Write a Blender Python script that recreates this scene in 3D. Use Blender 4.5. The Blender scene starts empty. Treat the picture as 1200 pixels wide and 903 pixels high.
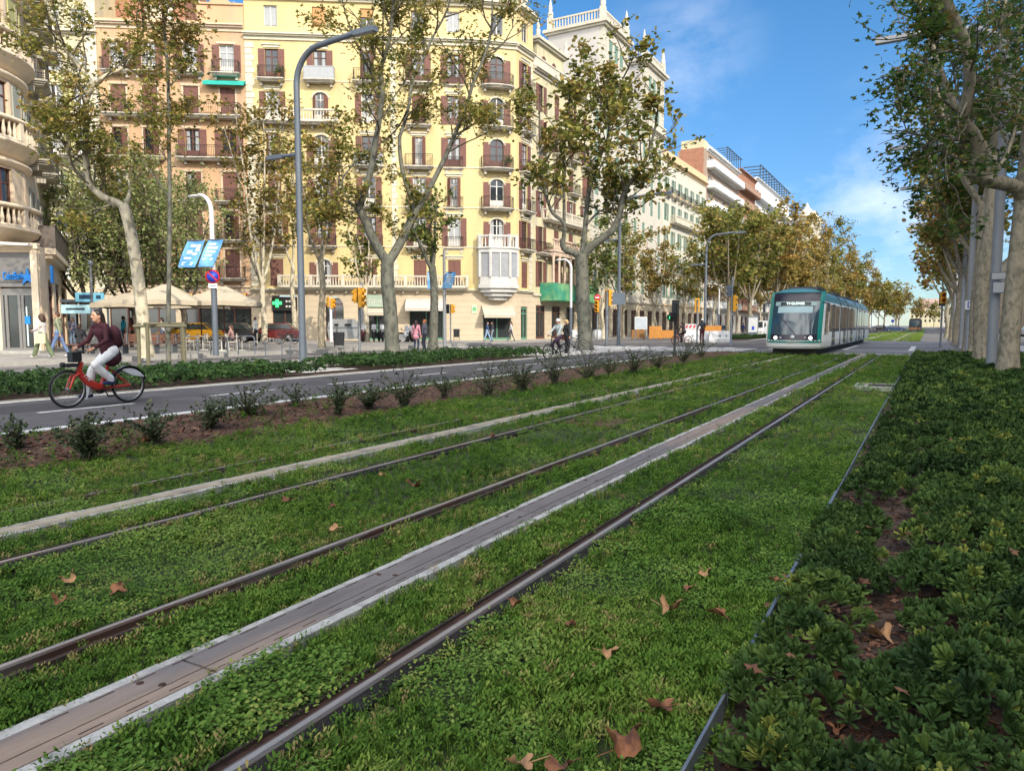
import bpy, bmesh, math, random
import numpy as np
from mathutils import Vector, Matrix
rad = math.radians
PI = math.pi
scene = bpy.context.scene
COL = scene.collection
rng = random.Random(11)
nr = np.random.default_rng(11)

# ---------------------------------------------------------------- survey of the street
# world: +Y runs along the tram tracks, +X to the right of them, z = 0 at rail level
CAMH = 1.447
FPX = 863.0
YAW = rad(29.35)
PITCH = rad(4.67)
CAM = Vector((0, 0, CAMH))
fwd_h = Vector((-math.sin(YAW), math.cos(YAW), 0))
rgt = Vector((math.cos(YAW), math.sin(YAW), 0))
fwd = fwd_h * math.cos(PITCH) + Vector((0, 0, -math.sin(PITCH)))
upv = fwd_h * math.sin(PITCH) + Vector((0, 0, math.cos(PITCH)))

def sight(u, v):
    return fwd + rgt * ((u - 600) / FPX) + upv * (-(v - 451.5) / FPX)

def G(u, v, z=0.0):
    "survey point at height z seen at photograph position u, v"
    d = sight(u, v)
    return CAM + d * ((z - CAMH) / d.z)

def W(u, v, d):
    "survey point at horizontal distance d seen at photograph position u, v"
    r = sight(u, v)
    return CAM + r * (d / r.dot(fwd_h))

def dist(p):
    return Vector((p[0], p[1], 0)).dot(fwd_h)

def XY(u, d, z=0.0):
    p = W(u, 381, d)
    return Vector((p.x, p.y, z))

# ---------------------------------------------------------------- mesh collecting
class MB:
    def __init__(s):
        s.v = []; s.f = []; s.m = []; s.sm = []
    def add(s, verts, faces, mi=0, smooth=False, M=None):
        o = len(s.v)
        if M is not None:
            verts = [M @ Vector(p) for p in verts]
        s.v.extend([tuple(p) for p in verts])
        for f in faces:
            s.f.append(tuple(i + o for i in f)); s.m.append(mi); s.sm.append(smooth)
        return s
    def box(s, x0, x1, y0, y1, z0, z1, mi=0, M=None):
        v = [(x0, y0, z0), (x1, y0, z0), (x1, y1, z0), (x0, y1, z0), (x0, y0, z1), (x1, y0, z1), (x1, y1, z1), (x0, y1, z1)]
        return s.add(v, [(0, 3, 2, 1), (4, 5, 6, 7), (0, 1, 5, 4), (1, 2, 6, 5), (2, 3, 7, 6), (3, 0, 4, 7)], mi, False, M)
    def cbox(s, c, sz, mi=0, M=None):
        return s.box(c[0] - sz[0] / 2, c[0] + sz[0] / 2, c[1] - sz[1] / 2, c[1] + sz[1] / 2, c[2] - sz[2] / 2, c[2] + sz[2] / 2, mi, M)
    def quad(s, a, b, c, d, mi=0):
        return s.add([a, b, c, d], [(0, 1, 2, 3)], mi)
    def tube(s, pts, rads, seg=8, mi=0, caps=True, M=None, smooth=True):
        pts = [Vector(p) for p in pts]
        if not hasattr(rads, '__len__'): rads = [rads] * len(pts)
        n = len(pts); vs = []; fs = []
        prev = None
        for i in range(n):
            if i == 0: t = pts[1] - pts[0]
            elif i == n - 1: t = pts[-1] - pts[-2]
            else: t = pts[i + 1] - pts[i - 1]
            if t.length < 1e-9: t = Vector((0, 0, 1))
            t.normalize()
            if prev is None:
                a = Vector((1, 0, 0)) if abs(t.x) < .8 else Vector((0, 1, 0))
                nrm = t.cross(a).normalized()
            else:
                nrm = (prev - t * prev.dot(t))
                if nrm.length < 1e-6:
                    nrm = t.orthogonal()
                nrm.normalize()
            prev = nrm
            b = t.cross(nrm)
            for k in range(seg):
                an = 2 * PI * k / seg
                vs.append(pts[i] + (nrm * math.cos(an) + b * math.sin(an)) * rads[i])
        for i in range(n - 1):
            for k in range(seg):
                k2 = (k + 1) % seg
                fs.append((i * seg + k, i * seg + k2, (i + 1) * seg + k2, (i + 1) * seg + k))
        s.add(vs, fs, mi, smooth, M)
        if caps:
            s.add(vs[:seg][::-1], [tuple(range(seg))], mi, False, M)
            s.add(vs[-seg:], [tuple(range(seg))], mi, False, M)
        return s
    def lathe(s, prof, c=(0, 0, 0), seg=12, mi=0, M=None, smooth=True):
        vs = []; fs = []
        for r, z in prof:
            for k in range(seg):
                a = 2 * PI * k / seg
                vs.append((c[0] + r * math.cos(a), c[1] + r * math.sin(a), c[2] + z))
        for i in range(len(prof) - 1):
            for k in range(seg):
                k2 = (k + 1) % seg
                fs.append((i * seg + k, i * seg + k2, (i + 1) * seg + k2, (i + 1) * seg + k))
        s.add(vs, fs, mi, smooth, M)
        if prof[0][0] > 1e-4: s.add(vs[:seg][::-1], [tuple(range(seg))], mi, False, M)
        if prof[-1][0] > 1e-4: s.add(vs[-seg:], [tuple(range(seg))], mi, False, M)
        return s
    def prism(s, poly, z0, z1, mi=0, M=None):
        "poly: xy points counter-clockwise"
        n = len(poly)
        vs = [(p[0], p[1], z0) for p in poly] + [(p[0], p[1], z1) for p in poly]
        fs = [tuple(range(n))[::-1], tuple(range(n, 2 * n))] + [(i, (i + 1) % n, n + (i + 1) % n, n + i) for i in range(n)]
        return s.add(vs, fs, mi, False, M)
    def slab(s, poly, y0, y1, mi=0, M=None):
        "poly: xz outline extruded along y"
        n = len(poly)
        vs = [(p[0], y0, p[1]) for p in poly] + [(p[0], y1, p[1]) for p in poly]
        fs = [tuple(range(n)), tuple(range(n, 2 * n))[::-1]] + [(i, n + i, n + (i + 1) % n, (i + 1) % n) for i in range(n)]
        return s.add(vs, fs, mi, False, M)
    def ell(s, c, r, seg=12, rings=8, mi=0, M=None):
        vs = []; fs = []
        for i in range(rings + 1):
            t = PI * i / rings
            for k in range(seg):
                a = 2 * PI * k / seg
                vs.append((c[0] + r[0] * math.sin(t) * math.cos(a), c[1] + r[1] * math.sin(t) * math.sin(a), c[2] - r[2] * math.cos(t)))
        for i in range(rings):
            for k in range(seg):
                k2 = (k + 1) % seg
                fs.append((i * seg + k, i * seg + k2, (i + 1) * seg + k2, (i + 1) * seg + k))
        return s.add(vs, fs, mi, True, M)
    def build(s, name, mats, parent=None, loc=(0, 0, 0), rot=(0, 0, 0)):
        me = bpy.data.meshes.new(name)
        me.from_pydata(s.v, [], s.f)
        if not isinstance(mats, (list, tuple)): mats = [mats]
        for m in mats: me.materials.append(m)
        me.polygons.foreach_set('material_index', s.m)
        me.polygons.foreach_set('use_smooth', s.sm)
        me.update()
        o = bpy.data.objects.new(name, me)
        COL.objects.link(o)
        o.location = loc; o.rotation_euler = rot
        if parent is not None: o.parent = parent
        return o

def np_mesh(name, V, Fa, mat, parent=None, tint=None, smooth=False, loc=(0, 0, 0)):
    "V (n,3), Fa (m,k) all faces of k corners, tint per vertex"
    me = bpy.data.meshes.new(name)
    V = np.ascontiguousarray(V, dtype=np.float32); Fa = np.ascontiguousarray(Fa, dtype=np.int32)
    m, k = Fa.shape
    me.vertices.add(len(V)); me.vertices.foreach_set('co', V.ravel())
    me.loops.add(m * k); me.loops.foreach_set('vertex_index', Fa.ravel())
    me.polygons.add(m)
    me.polygons.foreach_set('loop_start', np.arange(0, m * k, k, dtype=np.int32))
    me.polygons.foreach_set('loop_total', np.full(m, k, dtype=np.int32))
    me.polygons.foreach_set('use_smooth', np.full(m, smooth, dtype=bool))
    me.materials.append(mat)
    if tint is not None:
        a = me.attributes.new('tint', 'FLOAT', 'POINT')
        a.data.foreach_set('value', np.ascontiguousarray(tint, dtype=np.float32))
    me.update(calc_edges=True)
    o = bpy.data.objects.new(name, me); COL.objects.link(o); o.location = loc
    if parent is not None: o.parent = parent
    return o

def rotmats(n, tilt, spin=True, r=None):
    "n random rotations: normal tilted from +z by a random angle scaled by tilt, random heading"
    r = r or nr
    az = r.uniform(0, 2 * PI, n); ti = np.abs(r.normal(0, tilt, n)); sp = r.uniform(0, 2 * PI, n)
    ca, sa, ct, st, cs, ss = np.cos(az), np.sin(az), np.cos(ti), np.sin(ti), np.cos(sp), np.sin(sp)
    Rz = np.zeros((n, 3, 3)); Rz[:, 0, 0] = ca; Rz[:, 0, 1] = -sa; Rz[:, 1, 0] = sa; Rz[:, 1, 1] = ca; Rz[:, 2, 2] = 1
    Rx = np.zeros((n, 3, 3)); Rx[:, 0, 0] = 1; Rx[:, 1, 1] = ct; Rx[:, 1, 2] = -st; Rx[:, 2, 1] = st; Rx[:, 2, 2] = ct
    Rs = np.zeros((n, 3, 3)); Rs[:, 0, 0] = cs; Rs[:, 0, 1] = -ss; Rs[:, 1, 0] = ss; Rs[:, 1, 1] = cs; Rs[:, 2, 2] = 1
    return Rz @ Rx @ Rs

def scatter(tv, tf, pos, rot, sc):
    "copies of a template (tv, tf) merged into one vertex/face array; sc (n,) or (n,3)"
    tv = np.asarray(tv, float); tf = np.asarray(tf, int)
    n = len(pos); k = len(tv)
    sc = np.asarray(sc, float)
    if sc.ndim == 1: sc = sc[:, None].repeat(3, 1)
    loc = tv[None] * sc[:, None, :]
    V = np.einsum('nij,nkj->nki', rot, loc) + np.asarray(pos)[:, None, :]
    Fa = tf[None] + (np.arange(n) * k)[:, None, None]
    return V.reshape(-1, 3), Fa.reshape(-1, tf.shape[1])

# ---------------------------------------------------------------- scene tree helpers
def tag(o, label=None, cat=None, group=None, kind=None):
    if label: o['label'] = label
    if cat: o['category'] = cat
    if group: o['group'] = group
    if kind: o['kind'] = kind
    return o

def thing(name, label, cat, loc=(0, 0, 0), rz=0, group=None):
    o = bpy.data.objects.new(name, None); o.empty_display_size = .3
    COL.objects.link(o); o.location = loc; o.rotation_euler = (0, 0, rz)
    return tag(o, label, cat, group)

def kids(o):
    return [c for c in bpy.data.objects if c.parent == o]

CHILD = {}
def copy_tree(root, loc, rz, label, parent=None, group=None, scale=None):
    "a copy of a thing or part with copies of its parts and sub-parts"
    if root.name not in CHILD:
        CHILD[root.name] = [(c, kids(c)) for c in kids(root)]
    r = root.copy(); COL.objects.link(r); r.location = loc; r.rotation_euler = (0, 0, rz)
    if scale: r.scale = scale
    if parent is not None: r.parent = parent
    if label: r['label'] = label
    if group: r['group'] = group
    for c, gs in CHILD[root.name]:
        c2 = c.copy(); COL.objects.link(c2); c2.parent = r
        for g in gs:
            g2 = g.copy(); COL.objects.link(g2); g2.parent = c2
    return r

# ---------------------------------------------------------------- materials
MATS = {}
def mat(name, col, rough=.75, var=.12, vs=2.0, bump=0.0, bs=30.0, metal=0.0, spec=.4, joints=None, col2=None, c2s=1.0, c2t=(.45, .6), emit=0.0, coord='pos', stretch=None):
    if name in MATS: return MATS[name]
    m = bpy.data.materials.new(name); m.use_nodes = True
    nt = m.node_tree; N = nt.nodes; L = nt.links
    bs_ = N['Principled BSDF']
    bs_.inputs['Roughness'].default_value = rough
    bs_.inputs['Metallic'].default_value = metal
    bs_.inputs['Specular IOR Level'].default_value = spec
    geo = N.new('ShaderNodeNewGeometry'); tc = N.new('ShaderNodeTexCoord')
    pos = geo.outputs['Position'] if coord == 'pos' else tc.outputs['Object']
    if stretch:
        mp = N.new('ShaderNodeMapping'); mp.inputs['Scale'].default_value = stretch
        L.new(pos, mp.inputs['Vector']); pos = mp.outputs['Vector']
    rgb = N.new('ShaderNodeRGB'); rgb.outputs[0].default_value = (*col, 1)
    out = rgb.outputs[0]
    if col2:
        n2 = N.new('ShaderNodeTexNoise'); n2.inputs['Scale'].default_value = c2s; n2.inputs['Detail'].default_value = 6
        L.new(pos, n2.inputs['Vector'])
        mr = N.new('ShaderNodeMapRange'); mr.inputs['From Min'].default_value = c2t[0]; mr.inputs['From Max'].default_value = c2t[1]
        L.new(n2.outputs['Fac'], mr.inputs['Value'])
        mx = N.new('ShaderNodeMix'); mx.data_type = 'RGBA'
        L.new(mr.outputs['Result'], mx.inputs['Factor']); L.new(out, mx.inputs['A']); mx.inputs['B'].default_value = (*col2, 1)
        out = mx.outputs['Result']
    if var > 0:
        nz = N.new('ShaderNodeTexNoise'); nz.inputs['Scale'].default_value = vs; nz.inputs['Detail'].default_value = 5; nz.inputs['Roughness'].default_value = .65
        L.new(pos, nz.inputs['Vector'])
        mr = N.new('ShaderNodeMapRange'); mr.inputs['From Min'].default_value = .25; mr.inputs['From Max'].default_value = .75
        mr.inputs['To Min'].default_value = 1 - var; mr.inputs['To Max'].default_value = 1 + var
        L.new(nz.outputs['Fac'], mr.inputs['Value'])
        vm = N.new('ShaderNodeVectorMath'); vm.operation = 'SCALE'
        L.new(out, vm.inputs[0]); L.new(mr.outputs['Result'], vm.inputs['Scale']); out = vm.outputs['Vector']
    height = None
    if joints:
        # joints = (step_z, width, darkness): horizontal masonry joints
        sx = N.new('ShaderNodeSeparateXYZ'); L.new(geo.outputs['Position'], sx.inputs[0])
        dv = N.new('ShaderNodeMath'); dv.operation = 'DIVIDE'; dv.inputs[1].default_value = joints[0]; L.new(sx.outputs['Z'], dv.inputs[0])
        fr = N.new('ShaderNodeMath'); fr.operation = 'FRACT'; L.new(dv.outputs[0], fr.inputs[0])
        lt = N.new('ShaderNodeMath'); lt.operation = 'LESS_THAN'; lt.inputs[1].default_value = joints[1] / joints[0]; L.new(fr.outputs[0], lt.inputs[0])
        mu = N.new('ShaderNodeMath'); mu.operation = 'MULTIPLY_ADD'; mu.inputs[1].default_value = -joints[2]; mu.inputs[2].default_value = 1; L.new(lt.outputs[0], mu.inputs[0])
        vm = N.new('ShaderNodeVectorMath'); vm.operation = 'SCALE'
        L.new(out, vm.inputs[0]); L.new(mu.outputs[0], vm.inputs['Scale']); out = vm.outputs['Vector']
    L.new(out, bs_.inputs['Base Color'])
    if bump > 0:
        nb = N.new('ShaderNodeTexNoise'); nb.inputs['Scale'].default_value = bs; nb.inputs['Detail'].default_value = 4
        L.new(pos, nb.inputs['Vector'])
        bp = N.new('ShaderNodeBump'); bp.inputs['Strength'].default_value = bump; bp.inputs['Distance'].default_value = .02
        L.new(nb.outputs['Fac'], bp.inputs['Height']); L.new(bp.outputs['Normal'], bs_.inputs['Normal'])
    if emit > 0:
        bs_.inputs['Emission Color'].default_value = (*col, 1); bs_.inputs['Emission Strength'].default_value = emit
    MATS[name] = m
    return m

def leafmat(name, stops, rough=.55, trans=.25, spec=.35):
    "leaf material: colour by the per-leaf tint attribute along stops [(pos, rgb)]"
    if name in MATS: return MATS[name]
    m = bpy.data.materials.new(name); m.use_nodes = True
    nt = m.node_tree; N = nt.nodes; L = nt.links
    b = N['Principled BSDF']; b.inputs['Roughness'].default_value = rough; b.inputs['Specular IOR Level'].default_value = spec
    at = N.new('ShaderNodeAttribute'); at.attribute_name = 'tint'
    cr = N.new('ShaderNodeValToRGB')
    e = cr.color_ramp.elements
    e[0].position = stops[0][0]; e[0].color = (*stops[0][1], 1)
    e[1].position = stops[-1][0]; e[1].color = (*stops[-1][1], 1)
    for p, c in stops[1:-1]:
        x = e.new(p); x.color = (*c, 1)
    L.new(at.outputs['Fac'], cr.inputs['Fac'])
    L.new(cr.outputs['Color'], b.inputs['Base Color'])
    if trans > 0:
        tr = N.new('ShaderNodeBsdfTranslucent'); L.new(cr.outputs['Color'], tr.inputs['Color'])
        mx = N.new('ShaderNodeMixShader'); mx.inputs[0].default_value = trans
        L.new(b.outputs[0], mx.inputs[1]); L.new(tr.outputs[0], mx.inputs[2])
        L.new(mx.outputs[0], N['Material Output'].inputs['Surface'])
    MATS[name] = m
    return m

def glass_mat(name, col=(.03, .04, .05), rough=.04):
    if name in MATS: return MATS[name]
    m = mat(name, col, rough, var=0, spec=.8)
    return m

def brick_mat(name, c1, c2, mortar, scale=1.0, rough=.85, size=(.5, .25), msize=.02, axis='xz'):
    if name in MATS: return MATS[name]
    m = bpy.data.materials.new(name); m.use_nodes = True
    nt = m.node_tree; N = nt.nodes; L = nt.links
    b = N['Principled BSDF']; b.inputs['Roughness'].default_value = rough; b.inputs['Specular IOR Level'].default_value = .25
    tc = N.new('ShaderNodeTexCoord'); sp = N.new('ShaderNodeSeparateXYZ'); cb = N.new('ShaderNodeCombineXYZ')
    L.new(tc.outputs['Object'], sp.inputs[0])
    L.new(sp.outputs['X'], cb.inputs[0]); L.new(sp.outputs['Z' if axis == 'xz' else 'Y'], cb.inputs[1])
    br = N.new('ShaderNodeTexBrick'); br.inputs['Color1'].default_value = (*c1, 1); br.inputs['Color2'].default_value = (*c2, 1); br.inputs['Mortar'].default_value = (*mortar, 1)
    br.inputs['Scale'].default_value = scale; br.inputs['Mortar Size'].default_value = msize; br.inputs['Brick Width'].default_value = size[0]; br.inputs['Row Height'].default_value = size[1]
    L.new(cb.outputs[0], br.inputs['Vector'])
    nz = N.new('ShaderNodeTexNoise'); nz.inputs['Scale'].default_value = 1.3; nz.inputs['Detail'].default_value = 6
    L.new(tc.outputs['Object'], nz.inputs['Vector'])
    mr = N.new('ShaderNodeMapRange'); mr.inputs['From Min'].default_value = .25; mr.inputs['From Max'].default_value = .75; mr.inputs['To Min'].default_value = .8; mr.inputs['To Max'].default_value = 1.2
    L.new(nz.outputs['Fac'], mr.inputs['Value'])
    vm = N.new('ShaderNodeVectorMath'); vm.operation = 'SCALE'
    L.new(br.outputs['Color'], vm.inputs[0]); L.new(mr.outputs['Result'], vm.inputs['Scale'])
    L.new(vm.outputs['Vector'], b.inputs['Base Color'])
    MATS[name] = m
    return m

def text_mesh(name, body, size, depth, mtl, parent=None, loc=(0, 0, 0), rot=(0, 0, 0), align='CENTER', wscale=1.0):
    cu = bpy.data.curves.new(name, 'FONT'); cu.body = body; cu.size = size; cu.extrude = depth; cu.align_x = align; cu.align_y = 'CENTER'
    cu.resolution_u = 3
    t = bpy.data.objects.new(name + '_src', cu); COL.objects.link(t)
    dg = bpy.context.evaluated_depsgraph_get(); dg.update()
    me = bpy.data.meshes.new_from_object(t.evaluated_get(dg))
    bpy.data.objects.remove(t, do_unlink=True); bpy.data.curves.remove(cu)
    me.materials.clear(); me.materials.append(mtl); me.name = name
    o = bpy.data.objects.new(name, me); COL.objects.link(o)
    o.location = loc; o.rotation_euler = rot; o.scale = (wscale, 1, 1)
    if parent is not None: o.parent = parent
    return o
# ================================================================ GROUND, TRACKS, PLANTING
def PX(X, u, z=0.0):
    "survey point on the line x = X seen at photograph column u"
    r = sight(u, 381); t = X / r.x
    return Vector((X, r.y * t, z))

def sheet(name, x0, x1, y0, y1, z, m, kind='structure', label=None, cat=None):
    b = MB(); b.quad((x0, y0, z), (x1, y0, z), (x1, y1, z), (x0, y1, z))
    o = b.build(name, m); tag(o, label, cat, None, kind); return o

asphalt = mat('asphalt', (.08, .075, .08), .88, var=.3, vs=1.1, bump=.25, bs=90, col2=(.135, .128, .125), c2s=.3, c2t=(.47, .53))
lane_tar = mat('cycle_lane_tar', (.1, .092, .097), .85, var=.22, vs=1.6, bump=.2, bs=140, col2=(.075, .07, .074), c2s=.5, c2t=(.5, .58))
paver = brick_mat('pavement_slabs', (.3, .28, .255), (.26, .245, .225), (.17, .16, .15), 1.0, .85, (.6, .4), .012, 'xy')
paver_blue = brick_mat('crossing_slabs', (.2, .195, .205), (.165, .16, .17), (.1, .1, .105), 1.0, .8, (.8, .4), .014, 'xy')
kerbstone = mat('kerb_granite', (.33, .32, .3), .8, var=.18, vs=5, bump=.2, bs=60)
white_paint = mat('road_paint', (.68, .68, .66), .7, var=.2, vs=9, col2=(.4, .39, .38), c2s=2.5, c2t=(.5, .75))
soil = mat('track_soil', (.035, .05, .016), .95, var=.35, vs=8, bump=.8, bs=40)
mulch_m = mat('bark_mulch', (.125, .068, .046), .95, var=.5, vs=26, bump=1.0, bs=60, col2=(.055, .032, .022), c2s=18, c2t=(.45, .62))
bed_soil = mat('bed_soil', (.055, .037, .028), .95, var=.45, vs=20, bump=1.0, bs=50, col2=(.085, .052, .038), c2s=14)
far_ground = mat('far_ground', (.12, .115, .11), .9, var=.15, vs=.2)

gb = MB(); gb.quad((-900, -300, -.16), (900, -300, -.16), (900, 1800, -.16), (-900, 1800, -.16))
tag(gb.build('ground', far_ground), kind='structure')
XB0, XB1 = -10.55, -8.0       # mulch bed
sheet('track_bed', XB1, -.62, -6, 40, -.06, soil)
sheet('track_bed', XB1, -.62, 75.2, 420, -.06, soil)
mb = MB()
n = 34
for i in range(n):
    ya, yb = -6 + (46) * i / n, -6 + 46 * (i + 1) / n
    mb.quad((XB0, ya, .0), (-9.3, ya, .07), (-9.3, yb, .07), (XB0, yb, .0)); mb.quad((-9.3, ya, .07), (XB1, ya, -.055), (XB1, yb, -.055), (-9.3, yb, .07))
tag(mb.build('mulch_bed', mulch_m), kind='structure')
sheet('planting_bed', -.62, 3.6, -6, 39.4, -.04, bed_soil)
sheet('cycle_lane', -15.05, XB0, -8, 420, .0, lane_tar)
sheet('right_path', 3.75, 9.5, -8, 420, .0, asphalt)
sheet('right_road', 9.5, 24, -60, 420, -.1, asphalt)
sheet('left_strip', -19.0, -15.05, -8, 420, -.03, bed_soil)
sheet('inner_pavement', -22.6, -19.0, -8, 43, .02, paver)
sheet('left_road', -28.2, -22.6, -40, 420, -.012, asphalt)
pv = MB(); pv.box(-90, -28.36, -40, 47, -.1, .17); tag(pv.build('corner_pavement', paver), kind='structure')
pv = MB(); pv.box(-90, -28.2, 47.15, 420, -.1, .06); tag(pv.build('far_pavement', paver), kind='structure')
sheet('inner_pavement', -22.6, -19.0, 74, 420, .02, paver)
# kerbs
kb = MB()
kb.box(-28.36, -28.2, -40, 47, -.1, .185); kb.box(-15.2, -15.03, -8, 42, -.03, .025); kb.box(-19.1, -18.95, -8, 42, -.03, .05)
kb.box(-22.75, -22.6, -8, 43, -.03, .03); kb.box(3.6, 3.75, -6, 39.4, -.05, .06); kb.box(9.4, 9.55, -8, 420, -.1, .02)
kb.box(-15.2, -15.03, 74, 420, -.03, .03); kb.box(XB0 + .005, XB0 + .1, -6, 40, -.05, .012)
tag(kb.build('kerb', kerbstone), kind='structure')
# crossing of the side street
sheet('crossing_road', -33, 60, 43, 74, .006, asphalt)
sheet('track_crossing', -8.6, 1.5, 40, 75.2, .01, paver_blue)
mk = MB()
def stripe(x0, x1, y0, y1, z=.014): mk.quad((x0, y0, z), (x1, y0, z), (x1, y1, z), (x0, y1, z))
# crossing marks
for y in (40.1, 46.6, 57.5, 68.2): stripe(-8.4, 1.3, y, y + .45, .016)
for x in (-7.6, -4.4, -.9): stripe(x, x + .3, 47.2, 57.3, .016)
for i in range(9): stripe(-20 + i * 1.1, -19.4 + i * 1.1, 44, 48, .016)
for i in range(8): stripe(-31.5 + i * .9, -31 + i * .9, 40.2, 42.8, .0)
stripe(-15.0, -14.86, -8, 43, .006); stripe(-10.78, -10.6, -8, 43, .006)
for i in range(11): stripe(-12.82, -12.7, 3.3 + i * 3.4, 5.0 + i * 3.4, .006)
stripe(-15, -14.86, 75, 300, .006); stripe(-10.78, -10.66, 75, 300, .006)
stripe(3.95, 4.1, -8, 300, .006); stripe(6.6, 6.72, -8, 300, .006)
stripe(-22.95, -22.83, -30, 43, -.006); stripe(-25.5, -25.38, -30, 43, -.006)
for i in range(5): stripe(-19.0 + i * .62, -18.7 + i * .62, 16.2, 18.6, .03)
tag(mk.build('road_markings', white_paint), kind='structure')
ap = MB()
for x0, x1, y0, y1 in ((-14.3, -13.1, 6.2, 9.1), (-12.3, -11.2, 15.5, 17.8), (-13.9, -12.9, 22, 27)): ap.quad((x0, y0, .003), (x1, y0, .003), (x1, y1, .003), (x0, y1, .003))
tag(ap.build('road_patch', mat('tar_patch', (.06, .057, .06), .9, var=.2, vs=4, bump=.2, bs=120)), kind='structure')
# light islands of paving at the crossing
ip = MB()
a, b_, c, d = G(755, 402), G(895, 407), G(890, 414.5), G(800, 415.5)
ip.prism([(-18.2, 40.2), (-8.9, 40.2), (-8.9, 46.5), (-13.5, 47.2), (-18.2, 43.5)], -.02, .03)
ip.prism([(1.7, 39.6), (9.3, 39.6), (9.3, 62), (2.6, 62)], -.02, .03)
ip.prism([(-19.2, 28.5), (-15.3, 33), (-15.3, 42), (-19.2, 42)], -.02, .028)
tag(ip.build('paving_island', mat('pale_paving', (.36, .355, .36), .8, var=.14, vs=1.2, bump=.15, bs=40)), kind='structure')
lb = MB(); lb.box(2.9, 8.6, 43.2, 48.5, .03, .036); tag(lb.build('loading_bay', asphalt), kind='structure')

# ---------------- rails and ground power strips
RAILS = (-6.34, -4.905, -3.385, -1.93)
STRIPS = (-5.64, -2.66)
steel = mat('rail_steel', (.42, .385, .36), .38, var=.25, vs=3, metal=.55, spec=.5, stretch=(6, .4, 6))
steel_d = mat('rail_steel_dark', (.15, .135, .125), .5, var=.3, vs=5, metal=.4, col2=(.1, .06, .045), c2s=3, stretch=(5, .5, 5))
groove_m = mat('rail_groove', (.04, .018, .013), .8, var=.3, vs=12, col2=(.05, .024, .016), c2s=6)
rubber = mat('rail_rubber', (.024, .023, .023), .95, var=.3, vs=14, spec=.1, bump=.4, bs=120)
lip_m = mat('rail_lip', (.06, .045, .04), .8, var=.3, vs=10, metal=.4)
Y0, Y1 = -4, 420
side = {-6.34: -1, -4.905: 1, -3.385: -1, -1.93: 1}     # outer side of the track
for x in RAILS:
    s = side[x]
    r = thing('rail', {-6.34: 'steel tram rail farthest from the planting bed, half hidden in grass', -4.905: 'thin steel tram rail left of the wide mown gap, nearer rail of the far track',
                       -3.385: 'steel tram rail left of the brown power strip on the near track', -1.93: 'bold grooved steel tram rail closest to the shrub bed'}[x], 'rail', (x, 0, -.022 if x == -6.34 else 0), 0, 'tram rails set in grass')
    hb = MB()
    hw = .029
    hb.slab([(-hw, -.05), (hw, -.05), (hw, -.006), (hw - .007, 0), (-hw + .007, 0), (-hw, -.006)], Y0, Y1)
    hb.build('rail_head', steel_d, r); wb_ = MB(); wb_.box(-.012, .014, Y0, Y1, -.01, .0012); wb_.build('running_band', steel, r)
    g = MB(); g.box(min(-s * .033, -s * .088), max(-s * .033, -s * .088), Y0, Y1, -.05, -.03); g.build('groove', groove_m, r)
    l = MB(); l.box(min(-s * .088, -s * .102), max(-s * .088, -s * .102), Y0, Y1, -.05, -.014); l.build('rail_lip', lip_m, r)
    q = MB(); xa, xb = (s * .033, s * .085)
    if s > 0: q.slab([(xa, -.06), (xb, -.06), (xb, -.035), (xa, -.008)], Y0, Y1)
    else: q.slab([(xb, -.06), (xa, -.06), (xa, -.008), (xb, -.035)], Y0, Y1)
    q.build('rubber_profile', rubber, r)
pale_conc = mat('strip_concrete', (.42, .41, .39), .85, var=.25, vs=9, bump=.5, bs=70, col2=(.25, .24, .22), c2s=6, c2t=(.5, .7))
strip_brown = mat('strip_plate', (.15, .132, .128), .65, var=.25, vs=4, stretch=(3, .5, 1), col2=(.27, .2, .155), c2s=.33, c2t=(.52, .62), spec=.5)
strip_pale = mat('strip_plate_pale', (.34, .29, .22), .8, var=.25, vs=4, col2=(.2, .17, .14), c2s=3, c2t=(.5, .65))
for x in STRIPS:
    near = x > -4
    r = thing('power_strip', 'flat brown power strip with pale concrete edges between the near rails' if near else 'narrow pale concrete power strip between the far rails', 'power strip', (x, 0, 0), 0)
    e = MB()
    nseg = 150
    for sgn in (-1, 1):                        # ragged concrete edges, one piece of kerb after another
        yy = Y0
        while yy < 75:
            ln = rng.uniform(.25, .6) if yy < 40 else 6
            wv = rng.uniform(.155, .18) if near else rng.uniform(.11, .135)
            xi = .115 if near else .085
            a0, a1 = sorted((sgn * xi, sgn * wv))
            e.box(a0, a1, yy, yy + ln, -.06, -.004 + rng.uniform(-.002, .002)); yy += ln
        a0, a1 = sorted((sgn * (.115 if near else .085), sgn * (.17 if near else .13)))
        e.box(a0, a1, 75, Y1, -.06, -.004)
    e.build('concrete_edge', pale_conc, r)
    p = MB(); hw = .115 if near else .085
    yy = Y0
    while yy < 45:
        p.box(-hw + .002, .035, yy, yy + 2.985, -.06, .0); p.box(.041, hw - .002, yy, yy + 2.985, -.06, -.001); yy += 3.0
    p.box(-hw + .002, hw - .002, yy, Y1, -.06, 0)
    p.build('contact_plate', strip_brown if near else strip_pale, r)
    if near:
        j = MB()
        yy = 1.8
        while yy < 40:
            for dx in (-.07, .02):
                j.lathe([(.0, .0), (.016, .0), (.014, .002), (0, .002)], (dx, yy + dx * .4, .0006), 10)
            yy += 1.5
        for k in range(160):
            yy = 1.4 + k * .18
            j.box(-.1, -.094, yy, yy + .1, .0, .0012); j.box(.088, .092, yy + .03, yy + .12, -.001, .0006)
        tag(j.build('fixing_pattern', groove_m, r), kind='stuff')
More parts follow.
